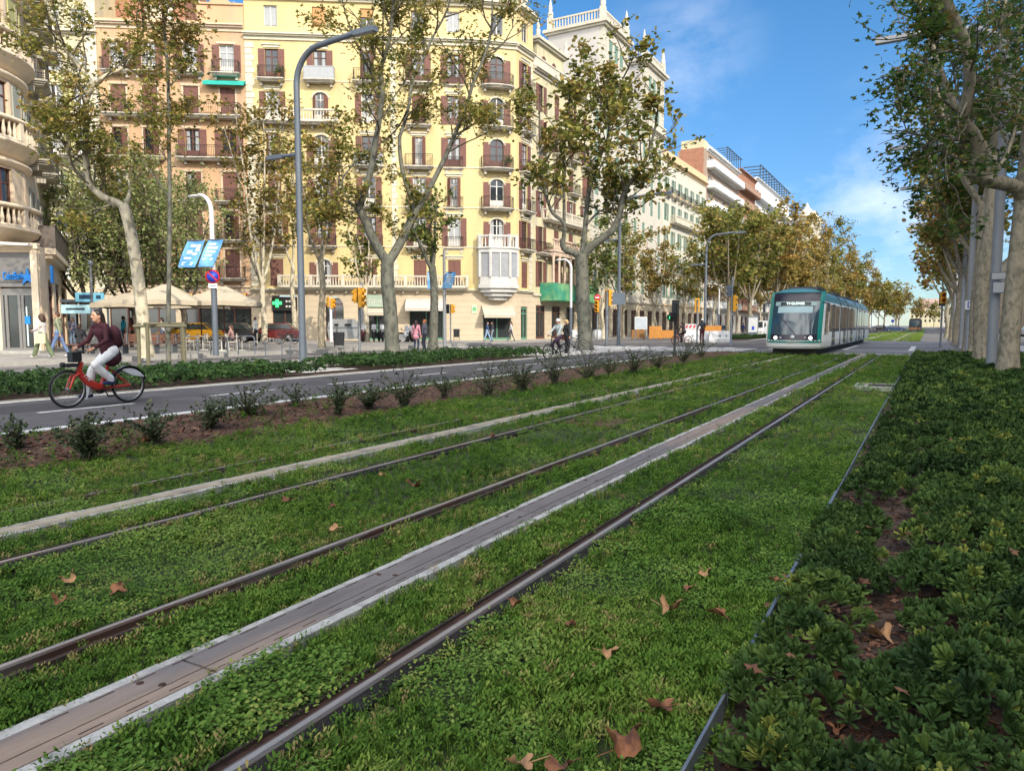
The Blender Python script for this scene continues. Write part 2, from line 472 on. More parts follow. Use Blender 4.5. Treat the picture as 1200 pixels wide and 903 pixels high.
# metal edging between grass and shrubs
ed = MB(); yy = .8
while yy < 39:
    ed.box(-.625 + rng.uniform(-.006, .006), -.613 + rng.uniform(-.004, .004), yy, yy + 1.96, -.08, .045 + rng.uniform(-.008, .008)); yy += 2
tag(ed.build('bed_edging', mat('edging_steel', (.22, .24, .26), .45, var=.3, vs=8, metal=.6)), 'low bluish metal edging strip between the grass and the shrub bed', 'edging')

# ---------------- grass and clover in the track bed
fov_l, fov_r = math.tan(rad(38)), math.tan(rad(37))
def in_view(P, margin=1.2):
    lat = P[:, 0] * rgt.x + P[:, 1] * rgt.y; dd = P[:, 0] * fwd_h.x + P[:, 1] * fwd_h.y
    return (dd > 1.2) & (lat > -dd * fov_l - margin) & (lat < dd * fov_r + margin), dd

def vnoise(P, s, seed):
    "smooth value noise 0..1 on xy"
    r = np.random.default_rng(seed); T = r.random((64, 64))
    x = P[:, 0] / s + 1000; y = P[:, 1] / s + 1000
    xi = np.floor(x).astype(int); yi = np.floor(y).astype(int); fx = x - xi; fy = y - yi
    fx = fx * fx * (3 - 2 * fx); fy = fy * fy * (3 - 2 * fy)
    g = lambda a, b: T[a % 64, b % 64]
    return (g(xi, yi) * (1 - fx) + g(xi + 1, yi) * fx) * (1 - fy) + (g(xi, yi + 1) * (1 - fx) + g(xi + 1, yi + 1) * fx) * fy

def points(x0, x1, y0, y1, dens, r=nr):
    "points with density falling with distance; dens = [(dmax, per m2)]"
    out = []
    lo = 0
    for dm, pm in dens:
        n = int((x1 - x0) * (y1 - y0) * pm)
        P = np.stack([r.uniform(x0, x1, n), r.uniform(y0, y1, n), np.zeros(n)], 1)
        ok, dd = in_view(P)
        P = P[ok & (dd >= lo) & (dd < dm)]
        out.append(P); lo = dm
    return np.concatenate(out)

def blade_tuft(nb, h, spread, w, seed):
    r = np.random.default_rng(seed); V = []; Fc = []
    for i in range(nb):
        a = r.uniform(0, 2 * PI); ro = r.uniform(0, spread); bx, by = ro * math.cos(a), ro * math.sin(a)
        dr = r.uniform(0, 2 * PI); ln = r.uniform(.15, .7) * h; hh = h * r.uniform(.6, 1.1)
        dx, dy = math.cos(dr), math.sin(dr); px, py = -dy * w, dx * w
        o = len(V)
        V += [(bx - px, by - py, 0), (bx + px, by + py, 0), (bx + dx * ln * .35 - px * .9, by + dy * ln * .35 - py * .9, hh * .6), (bx + dx * ln * .35 + px * .9, by + dy * ln * .35 + py * .9, hh * .6), (bx + dx * ln, by + dy * ln, hh)]
        Fc += [(o, o + 1, o + 3), (o, o + 3, o + 2), (o + 2, o + 3, o + 4)]
    return np.array(V), np.array(Fc)

def sprout(nst, h, spread, seed):
    "leafy little stems, whorls of narrow leaves"
    r = np.random.default_rng(seed); V = []; Fc = []
    for i in range(nst):
        a = r.uniform(0, 2 * PI); ro = r.uniform(0, spread); bx, by = ro * math.cos(a), ro * math.sin(a)
        hh = h * r.uniform(.6, 1.15)
        for k in range(6):
            z = hh * (.35 + .65 * k / 5); an = k * 2.4 + r.uniform(0, 1); L = .016 * r.uniform(.7, 1.3); w = .0045
            dx, dy = math.cos(an), math.sin(an); o = len(V)
            V += [(bx, by, z), (bx + dx * L * .6 - dy * w, by + dy * L * .6 + dx * w, z + L * .5), (bx + dx * L, by + dy * L, z + L * .8), (bx + dx * L * .6 + dy * w, by + dy * L * .6 - dx * w, z + L * .5)]
            Fc += [(o, o + 1, o + 2), (o, o + 2, o + 3)]
    return np.array(V), np.array(Fc)

def clover(nst, h, spread, rl, seed):
    r = np.random.default_rng(seed); V = []; Fc = []
    for i in range(nst):
        a = r.uniform(0, 2 * PI); ro = spread * math.sqrt(r.uniform(0, 1)); bx, by = ro * math.cos(a), ro * math.sin(a)
        hh = h * r.uniform(.6, 1.15); tx, ty = r.normal(0, .35), r.normal(0, .35)
        k = 7; R_ = rl * r.uniform(.6, 1.15); o = len(V)
        V.append((bx, by, hh - R_ * .15))
        for j in range(k):
            an = 2 * PI * j / k + a; x, y = R_ * math.cos(an), R_ * math.sin(an)
            V.append((bx + x, by + y, hh + tx * x + ty * y))
        Fc += [(o, o + 1 + j, o + 1 + (j + 1) % k) for j in range(k)]
    return np.array(V), np.array(Fc)

def lay(name, P, tmpl, tint, sc, mtl, tilt=.25, z=-.06):
    P = P.copy(); P[:, 2] += z
    Vs, Fs, Ts = [], [], []; off = 0
    pick = nr.integers(0, len(tmpl), len(P))
    for k, (tv, tf) in enumerate(tmpl):
        m = pick == k
        if not m.any(): continue
        v, f = scatter(tv, tf, P[m], rotmats(m.sum(), tilt), sc[m])
        Vs.append(v); Fs.append(f + off); off += len(v)
        t = np.repeat(tint[m], len(tv)) + nr.normal(0, .05, len(v))
        Ts.append(t)
    return np_mesh(name, np.concatenate(Vs), np.concatenate(Fs), mtl, tint=np.clip(np.concatenate(Ts), 0, 1))

grass_m = leafmat('ground_cover', [(0, (.034, .075, .014)), (.35, (.074, .154, .022)), (.65, (.122, .214, .032)), (.86, (.19, .265, .052)), (.94, (.27, .27, .08)), (1, (.3, .22, .1))], .75, .25, .12)
clover_m = leafmat('clover_leaf', [(0, (.05, .12, .018)), (.5, (.11, .205, .034)), (.85, (.19, .28, .06)), (1, (.26, .3, .07))], .7, .25, .15)
def off_rail(P):
    ok = np.ones(len(P), bool)
    for x in RAILS:
        s = side[x]; w = nr.normal(0, .016, len(P))
        hidden = (x == -6.34)
        dx = (P[:, 0] - x) * s
        ok &= ~((dx > -(.0 if hidden else .108) + w) & (dx < (.0 if hidden else .075) + w))
    for x in STRIPS:
        hw = .158 if x > -4 else .112
        ok &= ~(np.abs(P[:, 0] - x) < hw + nr.normal(0, .018, len(P)))
    return ok

DENS = [(4, 1500), (6, 950), (9, 480), (14, 220), (24, 95), (46, 42)]
P = points(XB1 - .15, -.6, .5, 40, DENS); P = P[off_rail(P)]
ok, dd = in_view(P)
nz = vnoise(P, .55, 1) * .6 + vnoise(P, .17, 2) * .4
tn = np.clip(.47 + (vnoise(P, 1.1, 3) - .5) * .38 + (vnoise(P, .3, 5) - .5) * .35 + nr.normal(0, .15, len(P)), 0, 1)
rd_ = np.min(np.abs(P[:, :1] - np.array(RAILS + STRIPS)[None]), axis=1); worn = (rd_ < .24) & (nr.random(len(P)) < .3 * vnoise(P, .9, 51)); tn[worn] = nr.uniform(.85, 1, worn.sum()); yp_ = (vnoise(P, .6, 61) > .82) & (nr.random(len(P)) < .3); tn[yp_] = nr.uniform(.8, 1, yp_.sum())
far = np.clip(dd / 9, .9, 2.6)
isclov = (nz > np.where((P[:, 0] > -1.9) | (np.abs(P[:, 0] + 4.15) < .75), .56, .66))
T_blade = [blade_tuft(7, .075, .035, .0022, s) for s in (1, 2, 3)]
T_spr = [sprout(4, .06, .035, s) for s in (4, 5, 6)]
T_clo = [clover(13, .058, .05, .0068, s) for s in (7, 8, 9)]
isb = (~isclov) & (nr.random(len(P)) < .42 + .5 * (vnoise(P, .8, 9) - .5))
iss = ~isclov & ~isb
zg = -.062
szv = .78 + .5 * vnoise(P, .45, 12)
tag(lay('grass', P[isb], T_blade, tn[isb], nr.uniform(.8, 1.25, isb.sum()) * far[isb] ** .55 * szv[isb], grass_m, .2, zg), kind='stuff')
tag(lay('sedum_cover', P[iss], T_spr, tn[iss] + .06, nr.uniform(.8, 1.25, iss.sum()) * far[iss] ** .7 * szv[iss], grass_m, .2, zg), kind='stuff')
tag(lay('clover', P[isclov], T_clo, tn[isclov] + .1, nr.uniform(.7, 1.3, isclov.sum()) * far[isclov] ** .6 * szv[isclov], clover_m, .2, zg + .005), kind='stuff')
# lawn beyond the crossing
def lawn_far(x0, x1, y0, y1):
    n = int((x1 - x0) * (y1 - y0) * 9)
    Q = np.stack([nr.uniform(x0, x1, n), nr.uniform(y0, y1, n), np.zeros(n)], 1)
    for x in RAILS + STRIPS: Q = Q[np.abs(Q[:, 0] - x) > .16]
    return Q
Q = lawn_far(XB1, -.62, 75.3, 170)
tag(lay('far_grass', Q, [blade_tuft(14, .09, .16, .012, 21), blade_tuft(14, .08, .16, .012, 22)], np.clip(nr.normal(.72, .15, len(Q)), 0, 1), nr.uniform(.9, 1.5, len(Q)), grass_m, .2), kind='stuff')
b = MB(); b.quad((XB1, 75.3, -.05), (-.62, 75.3, -.05), (-.62, 420, -.05), (XB1, 420, -.05))
tag(b.build('far_turf', mat('far_turf', (.07, .12, .022), .95, var=.3, vs=2)), kind='structure')

# ---------------- shrub bed on the right: mounds of pittosporum rosettes
def rosette(nl, L, wd, seed):
    r = np.random.default_rng(seed); V = []; Fc = []
    for i in range(nl):
        an = i * 2.399 + r.uniform(-.3, .3); el = rad(r.uniform(12, 75)) if i > 2 else rad(r.uniform(60, 85))
        ln = L * r.uniform(.75, 1.1); z0 = -.012 * (i / nl)
        d = np.array([math.cos(an) * math.cos(el), math.sin(an) * math.cos(el), math.sin(el)])
        sd = np.array([-math.sin(an), math.cos(an), 0]); up = np.cross(d, sd) * -1
        o = len(V); base = np.array([0, 0, z0])
        c = [(0, 0, 0), (.45, .55, .05), (.8, 1, .06), (1, .35, -.02), (1, -.35, -.02), (.8, -1, .06), (.45, -.55, .05), (.55, 0, -.06)]
        for t, s_, q in c:
            V.append(base + d * ln * t + sd * wd * s_ * .5 + up * ln * q * 1.2 - np.array([0, 0, ln * .18 * t * t]))
        Fc += [(o, o + 1, o + 7), (o + 1, o + 2, o + 7), (o + 2, o + 3, o + 7), (o + 3, o + 4, o + 7), (o + 4, o + 5, o + 7), (o + 5, o + 6, o + 7), (o + 6, o, o + 7)]
    return np.array(V), np.array(Fc)
def rosette_far(nl, L, wd, seed):
    r = np.random.default_rng(seed); V = []; Fc = []
    for i in range(nl):
        an = i * 2.399; el = rad(r.uniform(10, 75)); ln = L * r.uniform(.8, 1.15)
        d = np.array([math.cos(an) * math.cos(el), math.sin(an) * math.cos(el), math.sin(el)]); sd = np.array([-math.sin(an), math.cos(an), 0]) * wd * .5
        o = len(V); V += [np.zeros(3), d * ln * .65 + sd, d * ln, d * ln * .65 - sd]
        Fc += [(o, o + 1, o + 2), (o, o + 2, o + 3)]
    return np.array(V), np.array(Fc)
shrub_leaf = leafmat('shrub_leaf', [(0, (.016, .034, .012)), (.4, (.038, .076, .02)), (.7, (.075, .128, .03)), (.9, (.125, .18, .036)), (1, (.2, .22, .045))], .62, .15, .12)
RS = [rosette(13, .062, .018, s) for s in (1, 2, 3, 4)]
RF = [rosette_far(10, .1, .036, s) for s in (1, 2)]
def bush_points(cx, cy, R_, hgt, n):
    a = nr.uniform(0, 2 * PI, n); t = np.sqrt(nr.uniform(0, 1, n)); lev = nr.uniform(.5, 1, n) ** .6
    x = cx + np.cos(a) * R_ * t; y = cy + np.sin(a) * R_ * t
    z = (hgt * np.sqrt(np.clip(1 - t * t * .9, 0.05, 1))) * lev + .02
    return np.stack([x, y, z], 1), a, t
def plant_rows(rows, y0, y1, near_n, name, zbase, leafm, hr=(.26, .42), skip=None, rk=1.0):
    Pn, Pf, tn_, tf_, sn, sf = [], [], [], [], [], []
    for cx0 in rows:
        y = y0 + rng.uniform(0, .3)
        while y < y1:
            cx, cy = cx0 + rng.uniform(-.1, .1) * rk + (.08 if rk < 1 and y > 7.5 else 0), y + rng.uniform(-.06, .06)
            R_, hh = rng.uniform(.25, .38) * rk, rng.uniform(*hr); y += rng.uniform(.42, .56)
            if skip and skip(cx, cy): continue
            c = np.array([[cx, cy, 0]]); ok, dd = in_view(c)
            if not ok[0]: continue
            dd = dd[0]; tb = rng.gauss(.43, .15)
            n = near_n if dd < 6 else (int(near_n * .6) if dd < 11 else int(near_n * .28))
            Pp, a, t = bush_points(cx, cy, R_, hh, n)
            tt = np.clip(tb + nr.normal(0, .1, n) + (nr.random(n) < .09) * nr.uniform(.25, .5, n), 0, 1)
            if dd < 11: Pn.append(Pp); tn_.append(tt); sn.append(nr.uniform(.5, 1.3, n) * (1 if dd < 6 else 1.15))
            else: Pf.append(Pp); tf_.append(tt); sf.append(nr.uniform(.9, 1.4, n) * min(1.25, dd / 15))
    Vs, Fs, Ts, off = [], [], [], 0
    for PP, TT, SS, tm in ((Pn, tn_, sn, RS), (Pf, tf_, sf, RF)):
        if not PP: continue
        PP = np.concatenate(PP); TT = np.concatenate(TT); SS = np.concatenate(SS); PP[:, 2] += zbase
        pick = nr.integers(0, len(tm), len(PP))
        for k, (tv, tf) in enumerate(tm):
            m = pick == k
            if not m.any(): continue
            v, f = scatter(tv, tf, PP[m], rotmats(m.sum(), .6), SS[m])
            Vs.append(v); Fs.append(f + off); off += len(v); Ts.append(np.clip(np.repeat(TT[m], len(tv)) + nr.normal(0, .03, len(v)), 0, 1))
    return np_mesh(name, np.concatenate(Vs), np.concatenate(Fs), leafm, tint=np.concatenate(Ts))
tag(plant_rows([-.37], 1.3, 39, 105, 'shrub_edge', -.04, shrub_leaf, (.14, .25), lambda x, y: (3.35 < y < 3.75) or (6.2 < y < 6.6), .66), kind='stuff')
tag(plant_rows([-.1], .9, 3.05, 110, 'shrub_edge', -.04, shrub_leaf, (.16, .28)), kind='stuff')
tag(plant_rows([.22, .66, 1.1, 1.55, 2.0, 2.5, 2.95, 3.35], 1.3, 39.2, 135, 'shrub_bed', -.04, shrub_leaf, (.15, .31), lambda x, y: False), kind='stuff')
# loose bark chips
CH = np.array([(-1, -.35, 0), (1, -.3, .1), (.9, .35, .05), (-.8, .3, .15)]); CHF = np.array([(0, 1, 2, 3)])
chip_m = leafmat('bark_chip', [(0, (.03, .018, .012)), (.4, (.11, .05, .03)), (.75, (.18, .09, .058)), (1, (.3, .2, .14))], .9, 0, .2)
def chips(name, x0, x1, y0, dens, zf, sz):
    C_ = points(x0, x1, y0, 40, dens); C_[:, 2] = zf(C_[:, 0]) + .004
    v, f = scatter(CH, CHF, C_, rotmats(len(C_), .35), nr.uniform(.6, 1.5, len(C_)) * sz); tag(np_mesh(name, v, f, chip_m, tint=np.repeat(np.clip(nr.normal(.5 if x0 < -5 else .3, .25, len(C_)), 0, 1), 4)), kind='stuff')
chips('bark_chips', XB0 + .05, XB1 - .03, 3, [(9, 330), (13, 190), (20, 90), (46, 25)], lambda x: np.where(x < -9.3, .07 * (x - XB0) / 1.25, .07 - .125 * (x + 9.3) / 1.3), .03)
chips('bark_chips', -.55, .6, .9, [(4, 900), (8, 350), (16, 100), (40, 10)], lambda x: x * 0 - .04, .02)
# weeds on the mulch
Wp = points(XB0 + .1, XB1, 2, 40, [(12, 34), (20, 20), (46, 9)]); Wp = Wp[vnoise(Wp, 1.1, 31) > .42]; zz_ = np.where(Wp[:, 0] < -9.3, .07 * (Wp[:, 0] - XB0) / 1.25, .07 - .125 * (Wp[:, 0] + 9.3) / 1.3); Wp[:, 2] = zz_
tag(lay('weeds', Wp, T_spr + T_clo, np.clip(nr.normal(.4, .2, len(Wp)), 0, 1), nr.uniform(1.0, 2.4, len(Wp)), grass_m, .4, -.01), kind='stuff')
# low hedges beyond the cycle lane
hedge_leaf = leafmat('hedge_leaf', [(0, (.018, .04, .016)), (.5, (.036, .08, .024)), (.85, (.07, .125, .036)), (1, (.11, .15, .04))], .6, .15, .15)
def hedge(name, x0, x1, y0, y1, label):
    Pp, Tt = [], []
    x = x0 + .2
    while x < x1:
        y = y0
        while y < y1:
            cx, cy = x + rng.uniform(-.1, .1), y + rng.uniform(-.1, .1); hh = rng.uniform(.3, .5)
            n = 60 if y < 22 else 42
            q, a, t = bush_points(cx, cy, .36, hh, n); Pp.append(q); Tt.append(np.clip(rng.gauss(.45, .1) + nr.normal(0, .13, n), 0, 1)); y += .55
        x += .5
    Pp = np.concatenate(Pp); Tt = np.concatenate(Tt); Pp[:, 2] -= .03
    v, f = scatter(*RF[0], Pp, rotmats(len(Pp), .6), nr.uniform(.55, .95, len(Pp)))
    return tag(np_mesh(name, v, f, hedge_leaf, tint=np.repeat(Tt, len(RF[0][0]))), label, 'hedge', 'low hedges along the cycle lane')
hedge('low_hedge', -18.6, -15.25, 2, 16.0, 'low dark hedge behind the cyclist, beside the staked young tree')
hedge('low_hedge', -18.8, -15.25, 18.8, 31, 'low dark hedge around the foot of the big forked plane tree')
hedge('low_hedge', -18.7, -15.6, 76, 110, 'low hedge strip beyond the crossing, behind the tram')
# ================================================================ BUILDINGS
def cam2w(lat, d, z=0.0):
    p = fwd_h * d + rgt * lat
    return Vector((p.x, p.y, z))

def mesh_of(b, name, mats):
    o = b.build(name, mats); me = o.data
    bpy.data.objects.remove(o, do_unlink=True)
    return me

CACHE = {}
def inst(key, builder, parent, loc, rz=0.0):
    "an object tree made from cached meshes: builder gives (name, mesh, [children])"
    if key not in CACHE: CACHE[key] = builder()
    def mk_(n, par, l, r):
        o = bpy.data.objects.new(n[0], n[1]); COL.objects.link(o); o.parent = par; o.location = l; o.rotation_euler = (0, 0, r)
        for c in n[2]: mk_(c, o, (0, 0, 0), 0)
        return o
    return mk_(CACHE[key], parent, loc, rz)

glass_dark = glass_mat('window_glass', (.02, .024, .03), .05)
curtain_m = mat('net_curtain', (.3, .31, .32), .35, var=.12, vs=4, spec=.5)
frame_brown = mat('frame_brown', (.11, .045, .035), .6, var=.15)
frame_white = mat('frame_white', (.6, .58, .54), .6, var=.1)
frame_green = mat('frame_green', (.05, .12, .09), .6, var=.1)
shut_brown = mat('shutter_brown', (.17, .075, .058), .7, var=.18, vs=3, joints=(.11, .035, .45))
shut_yellow = mat('shutter_olive', (.47, .45, .2), .7, var=.12, vs=3, joints=(.11, .035, .35))
shut_grey = mat('shutter_grey', (.36, .38, .34), .7, var=.12, vs=3, joints=(.11, .035, .35))
shut_green = mat('shutter_green', (.16, .25, .2), .7, var=.12, vs=3, joints=(.11, .035, .35))
roll_orange = mat('roller_blind', (.5, .25, .1), .7, var=.1, vs=3, joints=(.09, .02, .3))
iron = mat('wrought_iron', (.028, .024, .022), .55, var=.1, metal=.3)
stone_lt = mat('pale_stone', (.52, .475, .385), .8, var=.14, vs=1.2, bump=.15, bs=25, col2=(.44, .4, .33), c2s=.8, c2t=(.5, .75))
stone_grey = mat('grey_stone', (.42, .395, .36), .82, var=.16, vs=.8, bump=.15, bs=25)
slab_m = mat('balcony_stone', (.5, .46, .38), .8, var=.18, vs=2, col2=(.36, .33, .28), c2s=1.5)

def window_b(w, h, frame, shutter=None, smat=None, curtain=0, arch=0, blind=0, lite=2):
    def f():
        fb = MB(); t = .07; y0, y1 = .14, .21
        fb.box(0, t, y0, y1, 0, h); fb.box(w - t, w, y0, y1, 0, h); fb.box(t, w - t, y0, y1, h - t, h); fb.box(t, w - t, y0, y1, 0, t)
        for i in range(1, lite): x = w * i / lite; fb.box(x - .045, x + .045, y0 - .01, y1, t, h - t)
        if h > 1.9: fb.box(t, w - t, y0 - .005, y1 - .01, h * .74, h * .74 + .06)
        if h > 1.9: fb.box(t, w - t, y0 - .004, y1 - .012, t, h * .26)
        ch = []
        g = MB(); g.quad((0, .19, 0), (w, .19, 0), (w, .19, h), (0, .19, h)); ch.append(('pane', mesh_of(g, 'pane', glass_dark), []))
        if curtain:
            c = MB()
            if curtain == 1:
                for a0, a1 in ((t, w * .33), (w * .67, w - t)): c.quad((a0, .186, h * .1), (a1, .186, h * .1), (a1 - (a1 - a0) * .2, .186, h * .95), (a0, .186, h * .95))
            else: c.quad((t, .186, h * .08), (w - t, .186, h * .08), (w - t, .186, h * .95), (t, .186, h * .95))
            ch.append(('curtain', mesh_of(c, 'curtain', curtain_m), []))
        if blind:
            c = MB(); c.box(t * .5, w - t * .5, .09, .125, h * (1 - blind), h * .99); ch.append(('roller_blind', mesh_of(c, 'roller_blind', roll_orange if smat is None else smat), []))
        if shutter:
            pw = w * .46
            hs = h * (.88 if arch else .99)
            for sd in (0, 1):
                s = MB()
                if shutter == 'open':
                    x0 = -pw - .01 if sd == 0 else w + .01
                    s.box(x0, x0 + pw, -.055, -.012, .02, hs)
                    for q in (0, pw - .05): s.box(x0 + q, x0 + q + .05, -.062, -.055, .02, hs)
                elif shutter == 'closed':
                    x0 = .012 if sd == 0 else w / 2 + .006
                    s.box(x0, x0 + w / 2 - .018, .04, .075, .02, h * .99)
                    for q in (0, w / 2 - .07): s.box(x0 + q, x0 + q + .05, .03, .04, .02, h * .99)
                else:      # ajar: swung part way out
                    an = rad(62) if sd == 0 else rad(118)
                    M = Matrix.Translation((0 if sd == 0 else w, -.0, 0)) @ Matrix.Rotation(-an if sd == 0 else -an, 4, 'Z')
                    s.box(.0, pw, -.02, .02, .02, hs, 0, M)
                ch.append(('shutter', mesh_of(s, 'shutter', smat), []))
        return ('window', mesh_of(fb, 'window', frame), ch)
    return f

def balcony_b(w, dep, style='iron', bow=0.0, slabmat=None, h=1.0, boxcol=None):
    "balcony centred on x=0, outward is -y, floor top at z=0"
    def outline(off):
        n = 12 if bow else 1; W_ = w / 2 + off; D = dep + off
        if not bow: return [(-W_, 0), (-W_, -D), (W_, -D), (W_, 0)]
        pts = [(-W_, 0)]
        for i in range(n + 1):
            x = -W_ + 2 * W_ * i / n; k = (x / W_)
            pts.append((x, -(D - bow) - bow * math.sqrt(max(0, 1 - k * k)) - .0))
        return pts + [(W_, 0)]
    def f():
        sb = MB()
        sb.prism(outline(.05), -.09, 0); sb.prism(outline(-.04), -.17, -.09); sb.prism(outline(-.14), -.26, -.17)
        n = 2 if w < 3 else int(w / 1.6) + 1
        for i in range(n):
            x = -w * .38 + w * .76 * i / max(1, n - 1)
            sb.slab([(x - .09, -.26), (x + .09, -.26), (x + .09, -.55), (x - .09, -.55)][::-1], -dep * .45, .0)
        ch = []
        o = outline(-.04)
        segs = list(zip(o[:-1], o[1:]))
        r = MB()
        if style == 'iron':
            for (ax, ay), (bx, by) in segs:
                L = math.hypot(bx - ax, by - ay)
                if L < .02: continue
                r.tube([(ax, ay, h), (bx, by, h)], .024, 5, caps=False); r.tube([(ax, ay, .08), (bx, by, .08)], .015, 4, caps=False); r.tube([(ax, ay, h - .14), (bx, by, h - .14)], .013, 4, caps=False)
                k = max(1, int(round(L / .15)))
                for i in range(k):
                    t = i / k; x = ax + (bx - ax) * t; y = ay + (by - ay) * t
                    r.box(x - .011, x + .011, y - .011, y + .011, .0, h)
            m = iron
        elif style == 'stone':
            for (ax, ay), (bx, by) in segs:
                L = math.hypot(bx - ax, by - ay)
                if L < .02: continue
                an = math.atan2(by - ay, bx - ax); M = Matrix.Translation((ax, ay, 0)) @ Matrix.Rotation(an, 4, 'Z')
                r.box(0, L, -.09, .09, h - .14, h, 0, M); r.box(0, L, -.08, .08, 0, .12, 0, M)
                k = max(1, int(L / .24))
                for i in range(k):
                    x = L * (i + .5) / k
                    r.lathe([(.05, .12), (.075, .3), (.045, .55), (.04, .7), (.06, h - .14)], (0, 0, 0), 6, 0, M @ Matrix.Translation((x, 0, 0)))
                np_ = max(1, int(L / 2.4))
                for i in range(np_ + 1):
                    x = L * i / np_
                    r.box(x - .13, x + .13, -.11, .11, .0, h + .03, 0, M)
            m = slabmat or stone_lt
        else:                       # solid parapet
            for (ax, ay), (bx, by) in segs:
                L = math.hypot(bx - ax, by - ay)
                if L < .02: continue
                an = math.atan2(by - ay, bx - ax); M = Matrix.Translation((ax, ay, 0)) @ Matrix.Rotation(an, 4, 'Z')
                r.box(0, L, -.05, .05, .0, h, 0, M); r.box(-.02, L + .02, -.07, .07, h, h + .06, 0, M)
            m = boxcol or slabmat or stone_lt
        ch.append(('railing', mesh_of(r, 'railing', m), []))
        return ('balcony', mesh_of(sb, 'balcony', slabmat or slab_m), ch)
    return f

class Bldg:
    def __init__(s, name, label, cat, base, group=None):
        s.base = Vector(base); s.root = thing(name, label, cat, base, 0, group)
    def loc(s, P, ang, x, y, z):
        "facade coordinates to coordinates of the root"
        v = Matrix.Rotation(ang, 4, 'Z') @ Vector((x, y, 0)); p = Vector(P) + v; p.z = z
        return p - s.base
    def wall(s, P, ang, L, z0, z1, ops, m, body=None, rev=.27, name='wall', bx=0.0):
        "ops: (x0, x1, za, zb, arch rise); body = (depth behind, top) adds the mass behind the facade"
        b = MB()
        xs = sorted({0.0, L} | {o[0] for o in ops} | {o[1] for o in ops}); zs = sorted({z0, z1} | {o[2] for o in ops} | {o[3] for o in ops})
        def inside(x, z): return any(o[0] < x < o[1] and o[2] < z < o[3] for o in ops)
        for j in range(len(zs) - 1):
            i = 0
            while i < len(xs) - 1:
                zc = (zs[j] + zs[j + 1]) / 2
                if inside((xs[i] + xs[i + 1]) / 2, zc): i += 1; continue
                k = i
                while k < len(xs) - 1 and not inside((xs[k] + xs[k + 1]) / 2, zc): k += 1
                b.quad((xs[i], 0, zs[j]), (xs[k], 0, zs[j]), (xs[k], 0, zs[j + 1]), (xs[i], 0, zs[j + 1])); i = k
        for x0, x1, za, zb, ar in ops:
            b.quad((x0, 0, za), (x0, rev, za), (x0, rev, zb), (x0, 0, zb)); b.quad((x1, 0, za), (x1, 0, zb), (x1, rev, zb), (x1, rev, za))
            b.quad((x0, 0, za), (x1, 0, za), (x1, rev, za), (x0, rev, za)); b.quad((x0, 0, zb), (x0, rev, zb), (x1, rev, zb), (x1, 0, zb))
            if ar:
                n = 8; cx = (x0 + x1) / 2; hw = (x1 - x0) / 2
                arc = [(cx - hw * math.cos(PI * i / n), zb - ar + ar * math.sin(PI * i / n)) for i in range(n + 1)]
                for i in range(n):
                    (xa, za_), (xb, zb_) = arc[i], arc[i + 1]
                    b.quad((xa, .001, za_), (xb, .001, zb_), (xb, .001, zb), (xa, .001, zb))
                    b.quad((xa, .001, za_), (xa, rev * .6, za_), (xb, rev * .6, zb_), (xb, .001, zb_))
        if body:
            b.box(bx, L, rev + .05, body[0], z0, body[1])
            b.quad((0, 0, z1), (L, 0, z1), (L, rev + .05, z1), (0, rev + .05, z1)); b.quad((0, 0, z0), (0, 0, z1), (0, rev + .05, z1), (0, rev + .05, z0)); b.quad((L, 0, z0), (L, rev + .05, z0), (L, rev + .05, z1), (L, 0, z1))
        o = b.build(name, m, s.root, Vector(P) - s.base + Vector((0, 0, -Vector(P).z + s.base.z * 0)), (0, 0, ang))
        o.location = Vector((P[0], P[1], 0)) - s.base
        return o
    def win(s, P, ang, x, z, w, h, frame, shutter=None, smat=None, curtain=0, arch=0, blind=0, lite=2):
        key = ('w', w, h, frame.name, shutter, smat.name if smat else 0, curtain, bool(arch), blind, lite)
        return inst(key, window_b(w, h, frame, shutter, smat, curtain, arch, blind, lite), s.root, s.loc(P, ang, x, 0, z), ang)
    def balc(s, P, ang, xc, z, w, dep=.8, style='iron', bow=0, slabmat=None, h=1.0, boxcol=None):
        key = ('b', round(w, 2), dep, style, bow, slabmat.name if slabmat else 0, h, boxcol.name if boxcol else 0)
        return inst(key, balcony_b(w, dep, style, bow, slabmat, h, boxcol), s.root, s.loc(P, ang, xc, 0, z), ang)
    def trim(s, P, ang, name, x0, x1, z0, prof, m):
        "prof: (out, height) steps stacked upward from z0"
        b = MB(); z = z0
        for out, hh in prof:
            b.box(x0 - out * .0, x1 + out * .0, -out, .02, z, z + hh); z += hh
        return s.part(P, ang, name, b, m)
    def part(s, P, ang, name, b, m):
        return b.build(name, m, s.root, Vector((P[0], P[1], 0)) - s.base, (0, 0, ang))

# ---------- the row that faces the crossing
RL = XY(0, 64.5); RR = XY(560, 68.0)
rdir = (RR - RL).normalized(); RANG = math.atan2(rdir.y, rdir.x)
def sRow(u):
    r = sight(u, 381); den = r.x * rdir.y - r.y * rdir.x
    t = (RL.x * rdir.y - RL.y * rdir.x) / den
    return (Vector((r.x * t, r.y * t, 0)) - RL).dot(rdir)
def zRow(u, v):
    s_ = sRow(u); p = RL + rdir * s_; r = sight(u, v); t = math.hypot(p.x, p.y) / math.hypot(r.x, r.y)
    return CAMH + r.z * t

SA = PI / 2; SX = -33.4
def P_st(Y): return Vector((SX, Y, 0))

